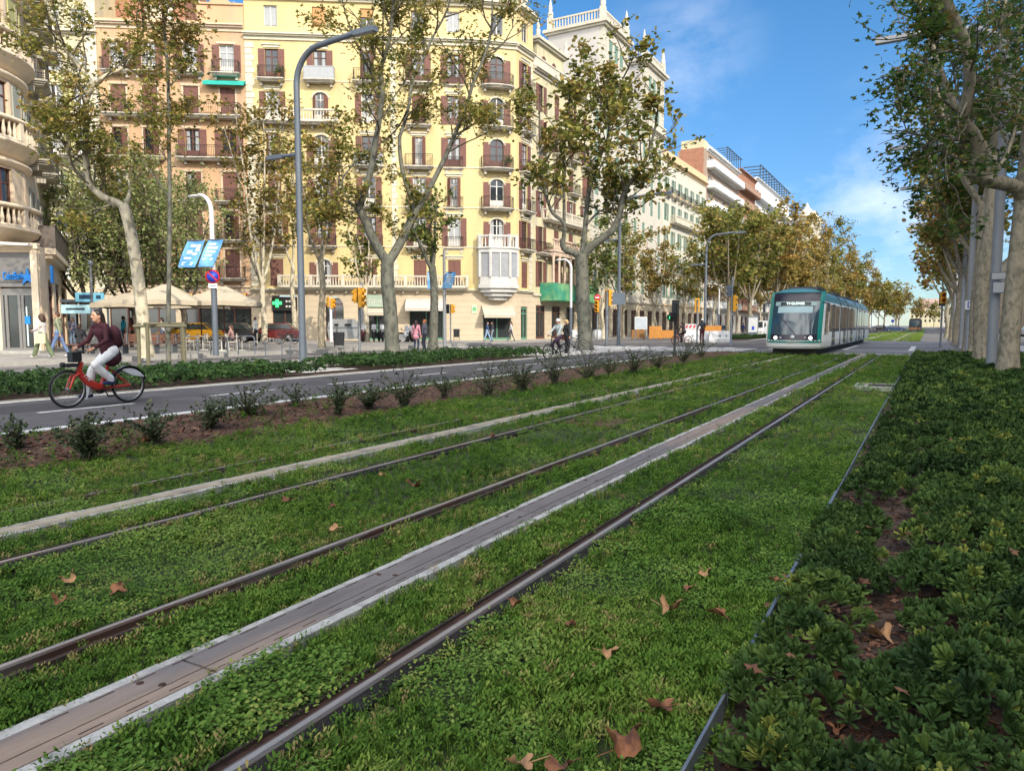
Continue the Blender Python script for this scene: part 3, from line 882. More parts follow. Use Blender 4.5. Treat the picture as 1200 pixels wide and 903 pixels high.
# ---- yellow corner building
yellow = mat('yellow_render', (.57, .45, .22), .88, var=.12, vs=.6, joints=(.62, .03, .14), col2=(.46, .38, .21), c2s=.9, c2t=(.48, .75), stretch=(1, 1, .22), bump=.1, bs=20)
ground_stone = mat('rusticated_stone', (.52, .43, .31), .82, var=.1, vs=.8, joints=(.52, .035, .3), bump=.12, bs=20)
trim_y = mat('cream_trim', (.56, .51, .39), .8, var=.1, vs=1.2)
s0, s1 = sRow(296), sRow(560)
YP = RL + rdir * s0; YL = s1 - s0
yb = Bldg('corner_apartment_house', 'tall yellow corner building with brown shutters and a white glazed gallery at its corner', 'building', YP)
FZ = [4.85, 8.5, 12.05, 15.6, 19.25, 22.85, 26.65]; YTOP = 29.8
ycols = [sRow(u) - s0 for u in (326, 381, 435, 493, 533)]
chP = RR.copy(); chQ = Vector((SX, 60.2, 0)); chd = (chQ - chP); chL = chd.length; CA = math.atan2(chd.y, chd.x)
def y_facade(P, ang, L, cols, corner=False, seed=1):
    r = random.Random(seed); ops = []
    for k, fz in enumerate(FZ):
        for ci, c in enumerate(cols):
            w = 1.15; arch = 0
            hgt = 2.55 if k not in (6,) else 1.75
            zb = fz + (.1 if k != 6 else .75)
            if k == 0: hgt = 2.4
            if (ci == 1 and k in (0, 2, 3, 4)) or (corner and k in (1, 2, 3, 4, 5)): arch = .5; w = 1.3
            ops.append((c - w / 2, c + w / 2, zb, zb + hgt, arch, k, ci))
    return ops
def y_fill(P, ang, ops, corner=False, seed=1, side=False):
    r = random.Random(seed)
    for x0, x1, za, zb, ar, k, ci in ops:
        w, h = round(x1 - x0, 3), round(zb - za, 3)
        if k == 6:
            sh, cu, bl = None, r.choice((0, 2, 1)), (.98 if ci == 1 else (.4 if ci == 2 else 0))
            yb.win(P, ang, x0, za, w, h, frame_brown if ci % 2 else frame_white, None, None, cu, 0, bl); continue
        sh = r.choice(('open', 'open', 'open', 'ajar', 'closed')) if not corner else 'open'
        if k == 0 and not corner: sh = 'closed' if ci != 1 else 'open'
        yb.win(P, ang, x0, za, w, h, r.choice((frame_brown, frame_white)), sh, shut_brown, r.choice((0, 1, 1, 2)), ar)
        hd = MB(); xc = (x0 + x1) / 2
        if not ar:
            hd.box(x0 - .14, x1 + .14, -.07, .02, zb + .1, zb + .3); hd.box(x0 - .22, x1 + .22, -.16, .02, zb + .3, zb + .4)
        else:
            n = 8; hw = (x1 - x0) / 2
            for i in range(n):
                a0, a1 = PI * i / n, PI * (i + 1) / n
                pts = []
                for a, q in ((a0, 0), (a0, .16), (a1, .16), (a1, 0)): pts.append((xc - (hw + q) * math.cos(a), zb - ar + (ar + q) * math.sin(a)))
                hd.slab(pts, -.06, .02)
        yb.part(P, ang, 'lintel', hd, trim_y)
        # balconies
        if corner:
            if k == 1: continue
            if k in (2, 3, 4, 5): yb.balc(P, ang, xc, za - .1, 3.0, 1.0, 'iron', .55)
        elif side:
            if k >= 1: yb.balc(P, ang, xc, za - .1, 2.0, .7, 'iron')
        elif k == 0: pass
        elif k == 4:
            if ci == 0: yb.balc(P, ang, (ycols[0] + ycols[1]) / 2, za - .1, 7.2, .9, 'stone')
            if ci in (3,): yb.balc(P, ang, xc, za - .1, 2.2, .6, 'iron')
        elif ci == 4:
            yb.balc(P, ang, xc, za - .1, 1.7, .16, 'iron', h=.95)
        elif k == 5 and ci in (0, 1, 3): yb.balc(P, ang, xc, za - .1, 2.6 if ci else 2.2, .8, 'iron' if ci != 1 else 'solid', slabmat=slab_m, h=1.0, boxcol=curtain_m if ci == 1 else None)
        elif k == 3: yb.balc(P, ang, xc, za - .1, 3.4 if ci == 1 else 2.5, .8, 'iron' if ci in (0, 1, 3) else 'solid', bow=.35 if ci in (2,) else 0, boxcol=curtain_m if ci == 2 else None)
        else: yb.balc(P, ang, xc, za - .1, 2.4, .75, 'iron')
ops = y_facade(YP, RANG, YL, ycols)
# ground floor openings: (x0, x1, za, zb, arch)
def su(u): return sRow(u) - s0
gops = [(su(320) + .0, su(348), .1, 4.1, 0), (su(382), su(403), .1, 4.0, .9), (su(432), su(452), .1, 3.5, 0), (su(480), su(519), .1, 3.4, 0)]
yb.wall(YP, RANG, YL, 4.6, YTOP, [o[:5] for o in ops], yellow, (11, YTOP))
yb.wall(YP, RANG, YL, 0, 4.598, gops, ground_stone, name='ground_floor')
y_fill(YP, RANG, ops, seed=4)
# chamfered corner
cops = y_facade(chP, CA, chL, [chL * .5], True)
cops = [o for o in cops if o[5] != 0]
yb.wall(chP, CA, chL, 4.6, YTOP, [o[:5] for o in cops], yellow, (2.6, YTOP), name='wall')
yb.wall(chP, CA, chL, 0, 4.598, [(.5, chL - .5, .1, 3.3, 0)], ground_stone, (2.6, 4.598), name='ground_floor')
y_fill(chP, CA, cops, True, 7)
stL = 63.4 - 60.2
sops = y_facade(chQ, SA, stL, [stL * .5], False)
yb.wall(chQ, SA, stL, 4.6, YTOP, [o[:5] for o in sops], yellow, (10, YTOP), name='wall')
yb.wall(chQ, SA, stL, 0, 4.598, [(.9, 2.2, .1, 3.2, 0)], ground_stone, (10, 4.598), name='ground_floor')
y_fill(chQ, SA, sops, False, 9, True)
for P, A, L in ((YP, RANG, YL), (chP, CA, chL), (chQ, SA, stL)):
    yb.trim(P, A, 'string_course', -.02, L + .02, 4.5, [(.18, .12), (.3, .12)], trim_y)
    yb.trim(P, A, 'cornice', -.05, L + .05, FZ[6] - .42, [(.12, .3), (.32, .12), (.45, .1)], trim_y)
    yb.trim(P, A, 'cornice', -.05, L + .05, YTOP - .2, [(.2, .25), (.45, .12), (.62, .14)], trim_y)
    yb.trim(P, A, 'parapet', 0, L, YTOP + .31, [(.1, .4), (.18, .12)], trim_y)
    for k in (1, 2, 3, 5): yb.trim(P, A, 'string_course', 0, L, FZ[k] - .03, [(.05, .09)], trim_y)
# pale quoins at the ends
for P, A, x0, x1 in ((YP, RANG, .0, .75), (YP, RANG, su(461), su(468)), (chQ, SA, stL - .75, stL - .02)):
    q = MB(); z = 4.85
    i = 0
    while z < 26: q.box(x0, x1 - (.0 if i % 2 else .14), -.045, .02, z + .02, z + .5); z += .53; i += 1
    yb.part(P, A, 'quoin', q, trim_y)
# long balustrade above the ground floor
inst('ybal', balcony_b(su(548) - su(330), .75, 'stone', 0, stone_lt), yb.root, yb.loc(YP, RANG, (su(330) + su(548)) / 2, 0, 4.9), RANG)
# white gallery on the corner
gm = mat('gallery_white', (.5, .49, .465), .7, var=.1, vs=1.5)
gal_glass = mat('gallery_glass', (.3, .31, .33), .2, var=.15, vs=2, spec=.7)
ga = MB(); gg = MB(); z0, z1 = 4.9, 8.35
oct_ = [(-1.75, 0), (-1.75, -.75), (-.9, -1.35), (.9, -1.35), (1.75, -.75), (1.75, 0)]
def scl(k, f=1.0): return [(x * k, y * k) for x, y in oct_]
ga.prism(scl(1.08), z0 - .1, z0 + .25); ga.prism(scl(1.0), z0 + .25, z0 + .9); ga.prism(scl(1.06), z1 - .35, z1 + .0); ga.prism(scl(1.12), z1, z1 + .16)
ga.prism(scl(.95), z0 - .45, z0 - .1); ga.prism(scl(.75), z0 - .8, z0 - .45); ga.prism(scl(.5), z0 - 1.15, z0 - .8)
for i, ((ax, ay), (bx, by)) in enumerate(zip(oct_[:-1], oct_[1:])):
    L = math.hypot(bx - ax, by - ay); an = math.atan2(by - ay, bx - ax); M = Matrix.Translation((ax, ay, 0)) @ Matrix.Rotation(an, 4, 'Z')
    ga.box(-.1, .1, -.1, .1, z0 + .9, z1 - .35, 0, M); ga.box(L - .1, L + .1, -.1, .1, z0 + .9, z1 - .35, 0, M)
    if L > 1.2: ga.box(L / 2 - .06, L / 2 + .06, -.05, .05, z0 + .9, z1 - .35, 0, M); ga.box(L / 2 - .06 - 0, L / 2 + .06, -.06, .06, z0 + 1, z1 - .4, 0, M)
    nb = max(2, int(L / .28))
    for k in range(nb): ga.lathe([(.06, z1 + .16), (.08, z1 + .4), (.05, z1 + .9), (.06, z1 + 1.05)], (0, 0, 0), 6, 0, M @ Matrix.Translation((L * (k + .5) / nb, .08, 0)))
    ga.box(0, L, -.02, .2, z1 + 1.05, z1 + 1.2, 0, M)
    ga.box(-.12, .12, -.05, .22, z1 + .16, z1 + 1.28, 0, M)
    gg.box(0, L, .01, .03, z0 + .9, z1 - .35, 0, M)
gp = yb.part(chP, CA, 'gallery', MB(), gm); gp.location = yb.loc(chP, CA, chL / 2, 0, 0)
bpy.data.objects.remove(gp, do_unlink=True)
go = ga.build('gallery', gm, yb.root, yb.loc(chP, CA, chL / 2, 0, 0), (0, 0, CA)); gg.build('gallery_glazing', gal_glass, go)
# shops of the yellow building
shop_dark = glass_mat('shop_glass', (.03, .035, .035), .08)
awn = mat('awning_cream', (.45, .4, .32), .85, var=.12, vs=3)
sign_black = mat('sign_black', (.012, .014, .014), .5, var=.1)
neon_green = mat('green_cross_light', (.03, .75, .12), .5, var=0, emit=1.6)
green_paint = mat('shop_green', (.1, .24, .16), .6, var=.1)
def shopfront(P, ang, x0, x1, z1, frame, root=None, B=yb, doors=1):
    b = MB(); n = max(2, int((x1 - x0) / 1.1))
    b.box(x0, x1, .1, .2, .05, .3); b.box(x0, x1, .1, .2, z1 - .6, z1 - .5); b.box(x0, x1, .1, .2, z1 - .12, z1)
    for i in range(n + 1): x = x0 + (x1 - x0) * i / n; b.box(max(x0, x - .05), min(x1, x + .05), .095, .205, .05, z1)
    o = B.part(P, ang, 'shopfront', b, frame)
    g = MB(); g.quad((x0, .16, .05), (x1, .16, .05), (x1, .16, z1), (x0, .16, z1)); g.build('shop_glass', shop_dark, o)
def awning(P, ang, x0, x1, z, out=1.2, drop=.9, m=awn, B=yb):
    b = MB()
    b.add([(x0, 0, z), (x1, 0, z), (x1, -out, z - drop), (x0, -out, z - drop), (x0, 0, z - .04), (x1, 0, z - .04), (x1, -out, z - drop - .04), (x0, -out, z - drop - .04)],
          [(0, 3, 2, 1), (4, 5, 6, 7), (0, 1, 5, 4), (1, 2, 6, 5), (2, 3, 7, 6), (3, 0, 4, 7)])
    b.box(x0, x1, -out - .01, -out + .01, z - drop - .28, z - drop - .02)
    b.add([(x0 + .01, -.01, z - .05), (x0 + .01, -out, z - drop - .05), (x0 + .01, -.01, z - drop - .05)], [(0, 1, 2)]); b.add([(x1 - .01, -.01, z - .05), (x1 - .01, -out, z - drop - .05), (x1 - .01, -.01, z - drop - .05)], [(0, 2, 1)])
    return B.part(P, ang, 'awning', b, m)
for i, (a, b_, za, zb, ar) in enumerate(gops): shopfront(YP, RANG, a, b_, zb - za, green_paint if i in (2, 3) else frame_brown)
sg = MB(); sg.box(su(320), su(349), -.18, .02, 2.75, 3.95); so = yb.part(YP, RANG, 'shop_sign', sg, sign_black)
cr = MB(); xc = su(326); cr.box(xc - .13, xc + .13, -.22, -.185, 3.05, 3.75); cr.box(xc - .4, xc - .135, -.22, -.185, 3.3, 3.56); cr.box(xc + .135, xc + .4, -.22, -.185, 3.3, 3.56)
cr.build('green_cross', neon_green, so)
lw = MB()
for r_ in range(2):
    x = su(336)
    while x < su(346): lw.box(x, x + .16, -.2, -.182, 3.5 - r_ * .45, 3.66 - r_ * .45); x += .26
lw.build('sign_lettering', frame_white, so)
b = MB(); b.box(su(431), su(452), -.09, .02, 3.1, 4.2); o = yb.part(YP, RANG, 'shop_sign', b, mat('fascia_sage', (.34, .43, .34), .6))
text_mesh('sign_lettering', 'farma', .62, .012, frame_white, yb.root, yb.loc(YP, RANG, su(442), -.11, 3.62), (PI / 2, 0, RANG))
awning(YP, RANG, su(430), su(453), 3.0, .9, .4)
awning(YP, RANG, su(476), su(520), 3.9, 1.5, .9, mat('awning_pale', (.48, .44, .39), .85, var=.1))
awning(chP, CA, .35, chL - .35, 3.3, 1.3, .9)
shopfront(chP, CA, .5, chL - .5, 3.2, green_paint); shopfront(chQ, SA, .9, 2.2, 3.1, green_paint)
g = MB(); g.box(su(553), su(559), -.06, .02, 2.55, 3.3); gs = yb.part(YP, RANG, 'wall_sign', g, mat('sign_pale_green', (.45, .62, .42), .6))
g = MB(); g.box(su(554.4), su(556.4), -.075, -.062, 2.75, 3.1); g.box(su(557), su(558), -.075, -.062, 2.75, 3.1); g.build('sign_lettering', mat('sign_green', (.08, .35, .12), .6), gs)

# ---- salmon building
salmon = mat('salmon_render', (.5, .315, .18), .88, var=.14, vs=.5, col2=(.41, .28, .185), c2s=.8, c2t=(.45, .7), stretch=(1, 1, .3), bump=.1, bs=20)
salmon_trim = mat('salmon_trim', (.55, .43, .31), .85, var=.1, vs=1)
sA, sB = sRow(128), sRow(296) - .02
MP = RL + rdir * sA; ML = sB - sA
mbd = Bldg('salmon_apartment_house', 'salmon apartment building left of the yellow one, with long iron balconies and closed brown shutters', 'building', MP)
mz = [5.6, 8.95, 12.3, 16.0, 19.6, 23.2]; mtop = 27.3
mcols = [sRow(u) - sA for u in (150, 186, 233, 275)]
ops = []
for k, fz in enumerate(mz):
    for ci, c in enumerate(mcols): ops.append((c - .62, c + .62, fz + .08, fz + 2.5, 0))
mg = [(mcols[i] - 1.5, mcols[i] + 1.5, .1, 3.6, 0) for i in range(4)]
mbd.wall(MP, RANG, ML, 4.9, mtop, ops, salmon, (11, mtop)); mbd.wall(MP, RANG, ML, 0, 4.898, mg, ground_stone, (11, 4.898), name='ground_floor')
r = random.Random(3)
for i, (x0, x1, za, zb, _) in enumerate(ops):
    k, ci = divmod(i, 4)
    sh = {5: 'open', 4: 'closed', 3: 'open' if ci > 1 else 'ajar'}.get(k, r.choice(('open', 'closed', 'ajar')))
    mbd.win(MP, RANG, x0, za, 1.24, round(zb - za, 2), frame_white if k == 5 else frame_brown, sh, shut_brown, r.choice((0, 1, 2)))
    t = MB(); t.box(x0 - .16, x0 - .02, -.05, .02, za, zb + .05); t.box(x1 + .02, x1 + .16, -.05, .02, za, zb + .05); t.box(x0 - .2, x1 + .2, -.1, .02, zb + .06, zb + .24)
    mbd.part(MP, RANG, 'lintel', t, salmon_trim)
for k, fz in enumerate(mz):
    if k in (4, 3):
        for pr in ((0, 1), (2, 3)): mbd.balc(MP, RANG, (mcols[pr[0]] + mcols[pr[1]]) / 2, fz, mcols[pr[1]] - mcols[pr[0]] + 2.4, .85)
    else:
        for c in mcols: mbd.balc(MP, RANG, c, fz, 2.3, .75)
mbd.trim(MP, RANG, 'cornice', 0, ML, mtop - .5, [(.1, .3), (.3, .15), (.45, .12)], salmon_trim)
mbd.trim(MP, RANG, 'string_course', 0, ML, 4.8, [(.15, .2)], salmon_trim)
pp = MB(); xq = sRow(243) - sA
pp.box(0, xq, -.05, .3, mtop + .07, mtop + .35); pp.box(xq, ML, -.08, .35, mtop + .07, mtop + 1.7); pp.box(xq - .05, ML, -.2, .45, mtop + 1.7, mtop + 1.85)
xm = (xq + ML) / 2
pp.slab([(xm - 1.0, mtop + 1.85), (xm + 1.0, mtop + 1.85), (xm + .5, mtop + 2.25), (xm, mtop + 2.65), (xm - .5, mtop + 2.25)], -.1, .3)
mbd.part(MP, RANG, 'parapet', pp, salmon)
for ci in range(4): shopfront(MP, RANG, mcols[ci] - 1.5, mcols[ci] + 1.5, 3.5, frame_brown, B=mbd)
am = mat('awning_teal', (.02, .36, .3), .8); awning(MP, RANG, mcols[3] - 1.9, mcols[3] + 1.6, mz[4] + 3.1, .7, .3, am, mbd)
sgn = MB(); sgn.box(mcols[2] - 1.2, mcols[3] + 1.2, -.15, .02, 3.7, 4.3); so = mbd.part(MP, RANG, 'shop_sign', sgn, mat('sign_red', (.5, .05, .03), .6))
sg2 = MB(); sg2.box(mcols[2] - 1.1, mcols[2] + .4, -.17, -.152, 3.75, 4.25); sg2.box(mcols[3] - .4, mcols[3] + 1.1, -.17, -.152, 3.75, 4.25); sg2.build('sign_band', mat('sign_yellow', (.65, .5, .05), .6), so)
# roof pieces behind the salmon parapet
brick = brick_mat('old_brick', (.36, .14, .075), (.3, .115, .06), (.33, .25, .2), 1, .9, (.5, .16), .02)
tb = Bldg('brick_party_wall', 'brick walled stair block with a white strip rising behind the salmon building', 'building', MP + rdir * .2)
bt = MB(); x1 = sRow(211) - sA
bt.box(-.6, x1, 4.0, 10.5, mtop - .2, 35)
tb.part(MP, RANG, 'wall', bt, brick)
st = MB(); xs_ = sRow(166) - sA; st.box(xs_, xs_ + 2.3, 3.9, 4.05, mtop, 35); st.box(xs_ - .1, xs_ + .4, 3.7, 3.9, mtop, 35.2); tb.part(MP, RANG, 'render_strip', st, mat('chipped_render', (.55, .52, .46), .9, var=.25, vs=2, col2=(.4, .3, .22), c2s=2))
tr = MB(); tr.box(sRow(203) - sA, ML, 3, 10, mtop - .1, mtop + .6); tb.part(MP, RANG, 'roof', tr, stone_grey)
tb.root.location = tb.base
# antennas on that roof
an_m = mat('antenna_metal', (.35, .35, .36), .4, metal=.7, var=0)
for i, (u, hh) in enumerate(((223, 5.2), (243, 3.0), (266, 3.6))):
    x = sRow(u) - sA; p = MP + rdir * x + Vector((-rdir.y, rdir.x, 0)) * 5.2
    a = thing('antenna', ('thick white roof mast beside the brick stair block', 'thin aerial between two others on the salmon roof', 'forked aerial above the ornate salmon parapet')[i], 'antenna', (p.x, p.y, mtop + .6))
    b = MB(); b.tube([(0, 0, 0), (0, 0, hh)], .09 if i == 0 else .035, 6); b.build('mast', frame_white if i == 0 else an_m, a)
    c = MB(); M = Matrix.Rotation(RANG + .3 * i, 4, 'Z')
    for q in range(3):
        z = hh - .15 - q * .5; c.tube([(-1.0, 0, z), (1.0, 0, z + .1)], .022, 5, M=M)
        for k in range(7): x_ = -.9 + k * .3; c.tube([(x_, -.22, z + .05 * x_ + .05), (x_, .22, z + .05 * x_ + .05)], .012, 4, M=M)
    c.build('aerial', an_m, a)

# ---- cream building
cream = mat('cream_render', (.54, .475, .3), .88, var=.12, vs=.5, bump=.1, bs=20, col2=(.44, .4, .28), c2s=.9, stretch=(1, 1, .25))
cream_y = mat('pale_yellow_render', (.62, .54, .26), .88, var=.1, vs=.5)
sC = sRow(20); CP = RL + rdir * sC; CL = sA - sC - .02
cb = Bldg('cream_apartment_house', 'cream apartment building with olive shutters, partly behind the pale leaning plane tree', 'building', CP)
ccols = [sRow(u) - sC for u in (45, 78, 107)]
cz = [5.4, 8.9, 12.4, 16.0, 19.6, 23.0, 26.6, 29.6]
ops = []
for k, fz in enumerate(cz):
    for ci, c in enumerate(ccols): ops.append((c - .6, c + .6, fz + .1, fz + (2.4 if k < 5 else 1.7), 0))
cb.wall(CP, RANG, CL, 4.6, 33.2, ops, cream, (11, 33.2)); cb.wall(CP, RANG, CL, 0, 4.598, [(ccols[i] - 1, ccols[i] + 1, .1, 3.4, 0) for i in range(3)], ground_stone, (11, 4.598), name='ground_floor')
for i, (x0, x1, za, zb, _) in enumerate(ops):
    k, ci = divmod(i, 3)
    if k == 7: cb.win(CP, RANG, x0, za, 1.2, round(zb - za, 2), frame_white, None, None, 0, 0, .98)
    else: cb.win(CP, RANG, x0, za, 1.2, round(zb - za, 2), frame_white, None if k > 4 else 'open', shut_yellow, r.choice((0, 1, 2)))
for k, fz in enumerate(cz):
    if k in (1, 2, 3): cb.balc(CP, RANG, (ccols[1] + ccols[2]) / 2, fz, ccols[2] - ccols[1] + 2.3, 1.0)
    elif k in (6, 7): cb.trim(CP, RANG, 'cornice', 0, CL, fz - .4, [(.15, .15), (.45, .12)], stone_lt)
    elif k == 4: cb.trim(CP, RANG, 'string_course', 0, CL, fz - .1, [(.12, .2)], stone_lt)
for ci in range(3): shopfront(CP, RANG, ccols[ci] - 1, ccols[ci] + 1, 3.3, frame_brown, B=cb)
q = MB(); q.box(CL - .9, CL - .02, -.06, .02, 4.6, 33); cb.part(CP, RANG, 'quoin', q, stone_lt)
# ---- round-cornered building on the left
lc = cam2w(-27.6, 34.9)
buff = mat('buff_stone', (.68, .545, .39), .82, var=.1, vs=.9, bump=.15, bs=20, col2=(.56, .45, .33), c2s=.7, c2t=(.5, .75))
buff_trim = mat('buff_trim', (.7, .58, .43), .8, var=.1, vs=2)
lb_ = Bldg('round_corner_house', 'stone building with a rounded corner, curved balustrades and a blue bank sign', 'building', lc)
toCam = math.atan2(-lc.y, -lc.x)
R_ = 4.2; NF = 20; fw = 2 * R_ * math.tan(PI / NF)
lz = [5.95, 9.9, 13.85, 17.8, 21.7]
for i in range(-7, 8):
    phi = toCam + rad(47) + (i) * 2 * PI / NF - 2 * PI / NF * 0
    ang = phi + PI / 2
    Pm = lc + Vector((math.cos(phi), math.sin(phi), 0)) * R_; P = Pm - Vector((math.cos(ang), math.sin(ang), 0)) * fw / 2
    has = (i % 3 == 0)
    ops = [(.12, fw - .12, z + .1, z + 2.75, 0) for z in lz] if has else []
    lb_.wall(P, ang, fw, 5.0, 25.5, ops, buff, rev=.3)
    if has:
        for k, z in enumerate(lz): lb_.win(P, ang, .12, z + .1, round(fw - .24, 3), 2.65, frame_brown, None, None, 2 if k != 0 else 0, 0, 0, 2)
    elif i % 3 in (1, 2):
        for k, z in enumerate(lz):
            s = MB(); x0 = .15 if i % 3 == 1 else fw - .95
            s.box(x0, x0 + .8, -.07, -.02, z + .12, z + 2.7); s.box(x0, x0 + .06, -.085, -.07, z + .12, z + 2.7); s.box(x0 + .74, x0 + .8, -.085, -.07, z + .12, z + 2.7); s.box(x0 + .06, x0 + .74, -.08, -.07, z + 1.35, z + 1.45)
            if k != 0: lb_.part(P, ang, 'shutter', s, shut_yellow if k == 2 else shut_grey)
for k, z in enumerate(lz):
    b = MB()
    b.lathe([(R_ - .1, z - .62), (R_ + .12, z - .6), (R_ + .2, z - .42), (R_ + .45, z - .3), (R_ + .52, z - .16), (R_ + .62, z - .12), (R_ + .62, z), (R_ - .1, z)], (0, 0, 0), 64)
    bo = b.build('balcony', buff_trim, lb_.root)
    r_ = MB(); r_.lathe([(R_ + .28, z + .9), (R_ + .58, z + .9), (R_ + .62, z + .96), (R_ + .6, z + 1.06), (R_ + .28, z + 1.06)], (0, 0, 0), 64); r_.lathe([(R_ + .3, z + .0), (R_ + .56, z + .0), (R_ + .56, z + .13), (R_ + .3, z + .13)], (0, 0, 0), 64)
    for j in range(88):
        a = 2 * PI * j / 88
        if math.cos(a - toCam) < -.25: continue
        c = ((R_ + .43) * math.cos(a), (R_ + .43) * math.sin(a), 0)
        if j % 8 == 0: r_.box(-.14, .14, -.13, .13, z + .1, z + .95, 0, Matrix.Translation((c[0], c[1], 0)) @ Matrix.Rotation(a, 4, 'Z'))
        else: r_.lathe([(.06, z + .13), (.095, z + .32), (.09, z + .42), (.045, z + .68), (.07, z + .9)], c, 8)
    r_.build('railing', buff_trim, bo)
    e = MB(); e.lathe([(R_ - .05, z + 2.86), (R_ + .12, z + 2.88), (R_ + .28, z + 3.02), (R_ + .3, z + 3.1), (R_ - .05, z + 3.14)], (0, 0, 0), 64); e.build('cornice', buff_trim, lb_.root)
# side facade along the street going away
ddir = (cam2w(-.464, .886)).normalized(); LA = math.atan2(ddir.y, ddir.x)
LP = cam2w(-23.6, 36.3); LL = 15.0
lops = []
for z in lz:
    for x in (3.2, 7.2, 11.2): lops.append((x - .6, x + .6, z + .1, z + 2.5, 0))
lb_.wall(LP, LA, LL, 5.02, 25.5, lops, buff, (9, 25.5), bx=4)
LPg = cam2w(-21.6, 33.95); lb_.wall(LPg, LA, LL + 2.7, 0, 5.018, [(4.3, 7.3, .15, 3.8, 0), (8.7, 11.7, .15, 3.8, 0), (13, 16, .15, 3.8, 0)], buff, (3, 5.018), name='ground_floor', bx=4)
for x0, x1, za, zb, _ in lops: lb_.win(LP, LA, x0, za, 1.2, 2.4, frame_brown, 'open', shut_grey, rng.choice((0, 1)))
for k, z in enumerate(lz):
    if k == 0:
        b = MB(); b.box(.2, 10.6, -1.15, .0, 4.95, 5.25); b.box(.3, 10.4, -1.0, 0, 4.75, 4.95); bo = lb_.part(LP, LA, 'balcony', b, buff_trim)
        q = MB(); q.box(.2, 10.6, -1.16, -1.1, 5.25, 6.35); q.box(.2, .26, -1.1, 0, 5.25, 6.35); q.box(10.5, 10.58, -1.1, 0, 5.25, 6.35); q.box(.15, 10.65, -1.2, -1.06, 6.35, 6.42)
        q.build('parapet', mat('bronze_panel', (.12, .095, .08), .55, var=.3, vs=1.5), bo)
    else:
        for x in (3.2, 7.2, 11.2): lb_.balc(LP, LA, x, z, 2.5, 1.0)
for x0 in (4.3, 8.7, 13): shopfront(LPg, LA, x0, x0 + 3, 3.6, frame_brown, B=lb_)
# ground floor with the bank
GP = cam2w(-27.6, 33.6, 0); GQ = cam2w(-21.55, 33.9, 0); gd = GQ - GP; GL = gd.length; GA = math.atan2(gd.y, gd.x)
def uG(u):
    r = sight(u, 381); den = r.x * gd.y - r.y * gd.x; t = (GP.x * gd.y - GP.y * gd.x) / den
    return (Vector((r.x * t, r.y * t, 0)) - GP).dot(gd) / GL
xa, xb = uG(2), uG(43)
lb_.wall(GP, GA, GL, 0, 5.02, [(xa, xb, .3, 4.75, 0)], buff, (.5, 5.0), name='ground_floor')
zz = lambda u, v: CAMH + sight(u, v).z * (33.8 / sight(u, v).dot(fwd_h))
bank_grey = mat('bank_panel', (.17, .165, .165), .5, var=.1, vs=2)
p = MB(); p.box(xa, xb, .05, .12, 4.0, 4.75); p.box(xa, xb, -.02, .12, zz(20, 336), zz(20, 312)); p.box(xa, xb, .06, .12, .3, zz(20, 338))
pn = lb_.part(GP, GA, 'bank_front', p, bank_grey)
f = MB(); zt = zz(20, 346); 
xs = [uG(u) for u in (4, 9, 24, 28, 42)]
for x in xs: f.box(x - .06, x + .06, -.02, .055, .3, zt)
f.box(xa, xb, -.02, .055, zt, zt + .12); f.box(xa, xb, -.02, .055, zt + .55, zt + .65); f.box(xa, xb, -.03, .055, .3, .42)
f.build('door_frame', mat('anodised_grey', (.2, .195, .185), .45, var=.08, metal=.3), pn)
g = MB(); g.quad((xs[0], .03, .42), (xs[-1], .03, .42), (xs[-1], .03, zt), (xs[0], .03, zt)); g.build('door_glass', shop_dark, pn)
g = MB(); g.box(xs[3] + .12, xs[4] - .35, .0, .022, .5, zt - .5); g.build('poster', mat('poster_white', (.55, .68, .72), .5, var=.1, vs=1), pn)
g = MB(); g.box(xs[3] + .3, xs[4] - .5, -.012, -.001, zt - 1.3, zt - .95); g.build('poster_print', mat('sign_blue', (.01, .2, .62), .45, var=.05), pn)
blue = MATS['sign_blue']
zc = (zz(20, 336) + zz(20, 312)) / 2
def tG(name, body, size, x, z, m, sc=1): return text_mesh(name, body, size, .03, m, lb_.root, lb_.loc(GP, GA, x, -.06, z), (PI / 2, 0, GA), wscale=sc)
tG('sign_lettering', 'CaixaBank', .5, (uG(11) + uG(34)) / 2 - .12, zc + .02, blue, .42)
s = MB()
for k in range(5):
    a = PI / 2 + k * 2 * PI / 5; a0, a1 = a - PI / 5, a + PI / 5
    s.slab([(0, 0), (.15 * math.cos(a0), .15 * math.sin(a0)), (.42 * math.cos(a), .42 * math.sin(a)), (.15 * math.cos(a1), .15 * math.sin(a1))], -.1, -.04)
so = lb_.part(GP, GA, 'star_emblem', s, blue); so.location = lb_.loc(GP, GA, uG(36.5), 0, zc - .02)
stp = MB(); stp.box(-.2, GL + .2, -.7, 0, .17, .3); lb_.part(GP, GA, 'doorstep', stp, kerbstone)
b = MB(); b.box(GL - .33, GL - .03, -.12, .02, .17, 4.9); b.box(GL - .42, GL + .05, -.2, .02, 4.9, 5.15); lb_.part(GP, GA, 'pilaster', b, buff_trim)
pb = MB(); pb.box(.3, 1.0, -.5, -.4, 3.4, 4.2); lb_.part(LPg, LA, 'projecting_sign', pb, blue)
lmp = MB(); lmp.slab([(GL - 1.9, 5.05), (GL - .1, 5.0), (GL - .1, 5.1), (GL - 1.9, 5.2)], -.6, -.1); lb_.part(GP, GA, 'floodlight', lmp, frame_white)

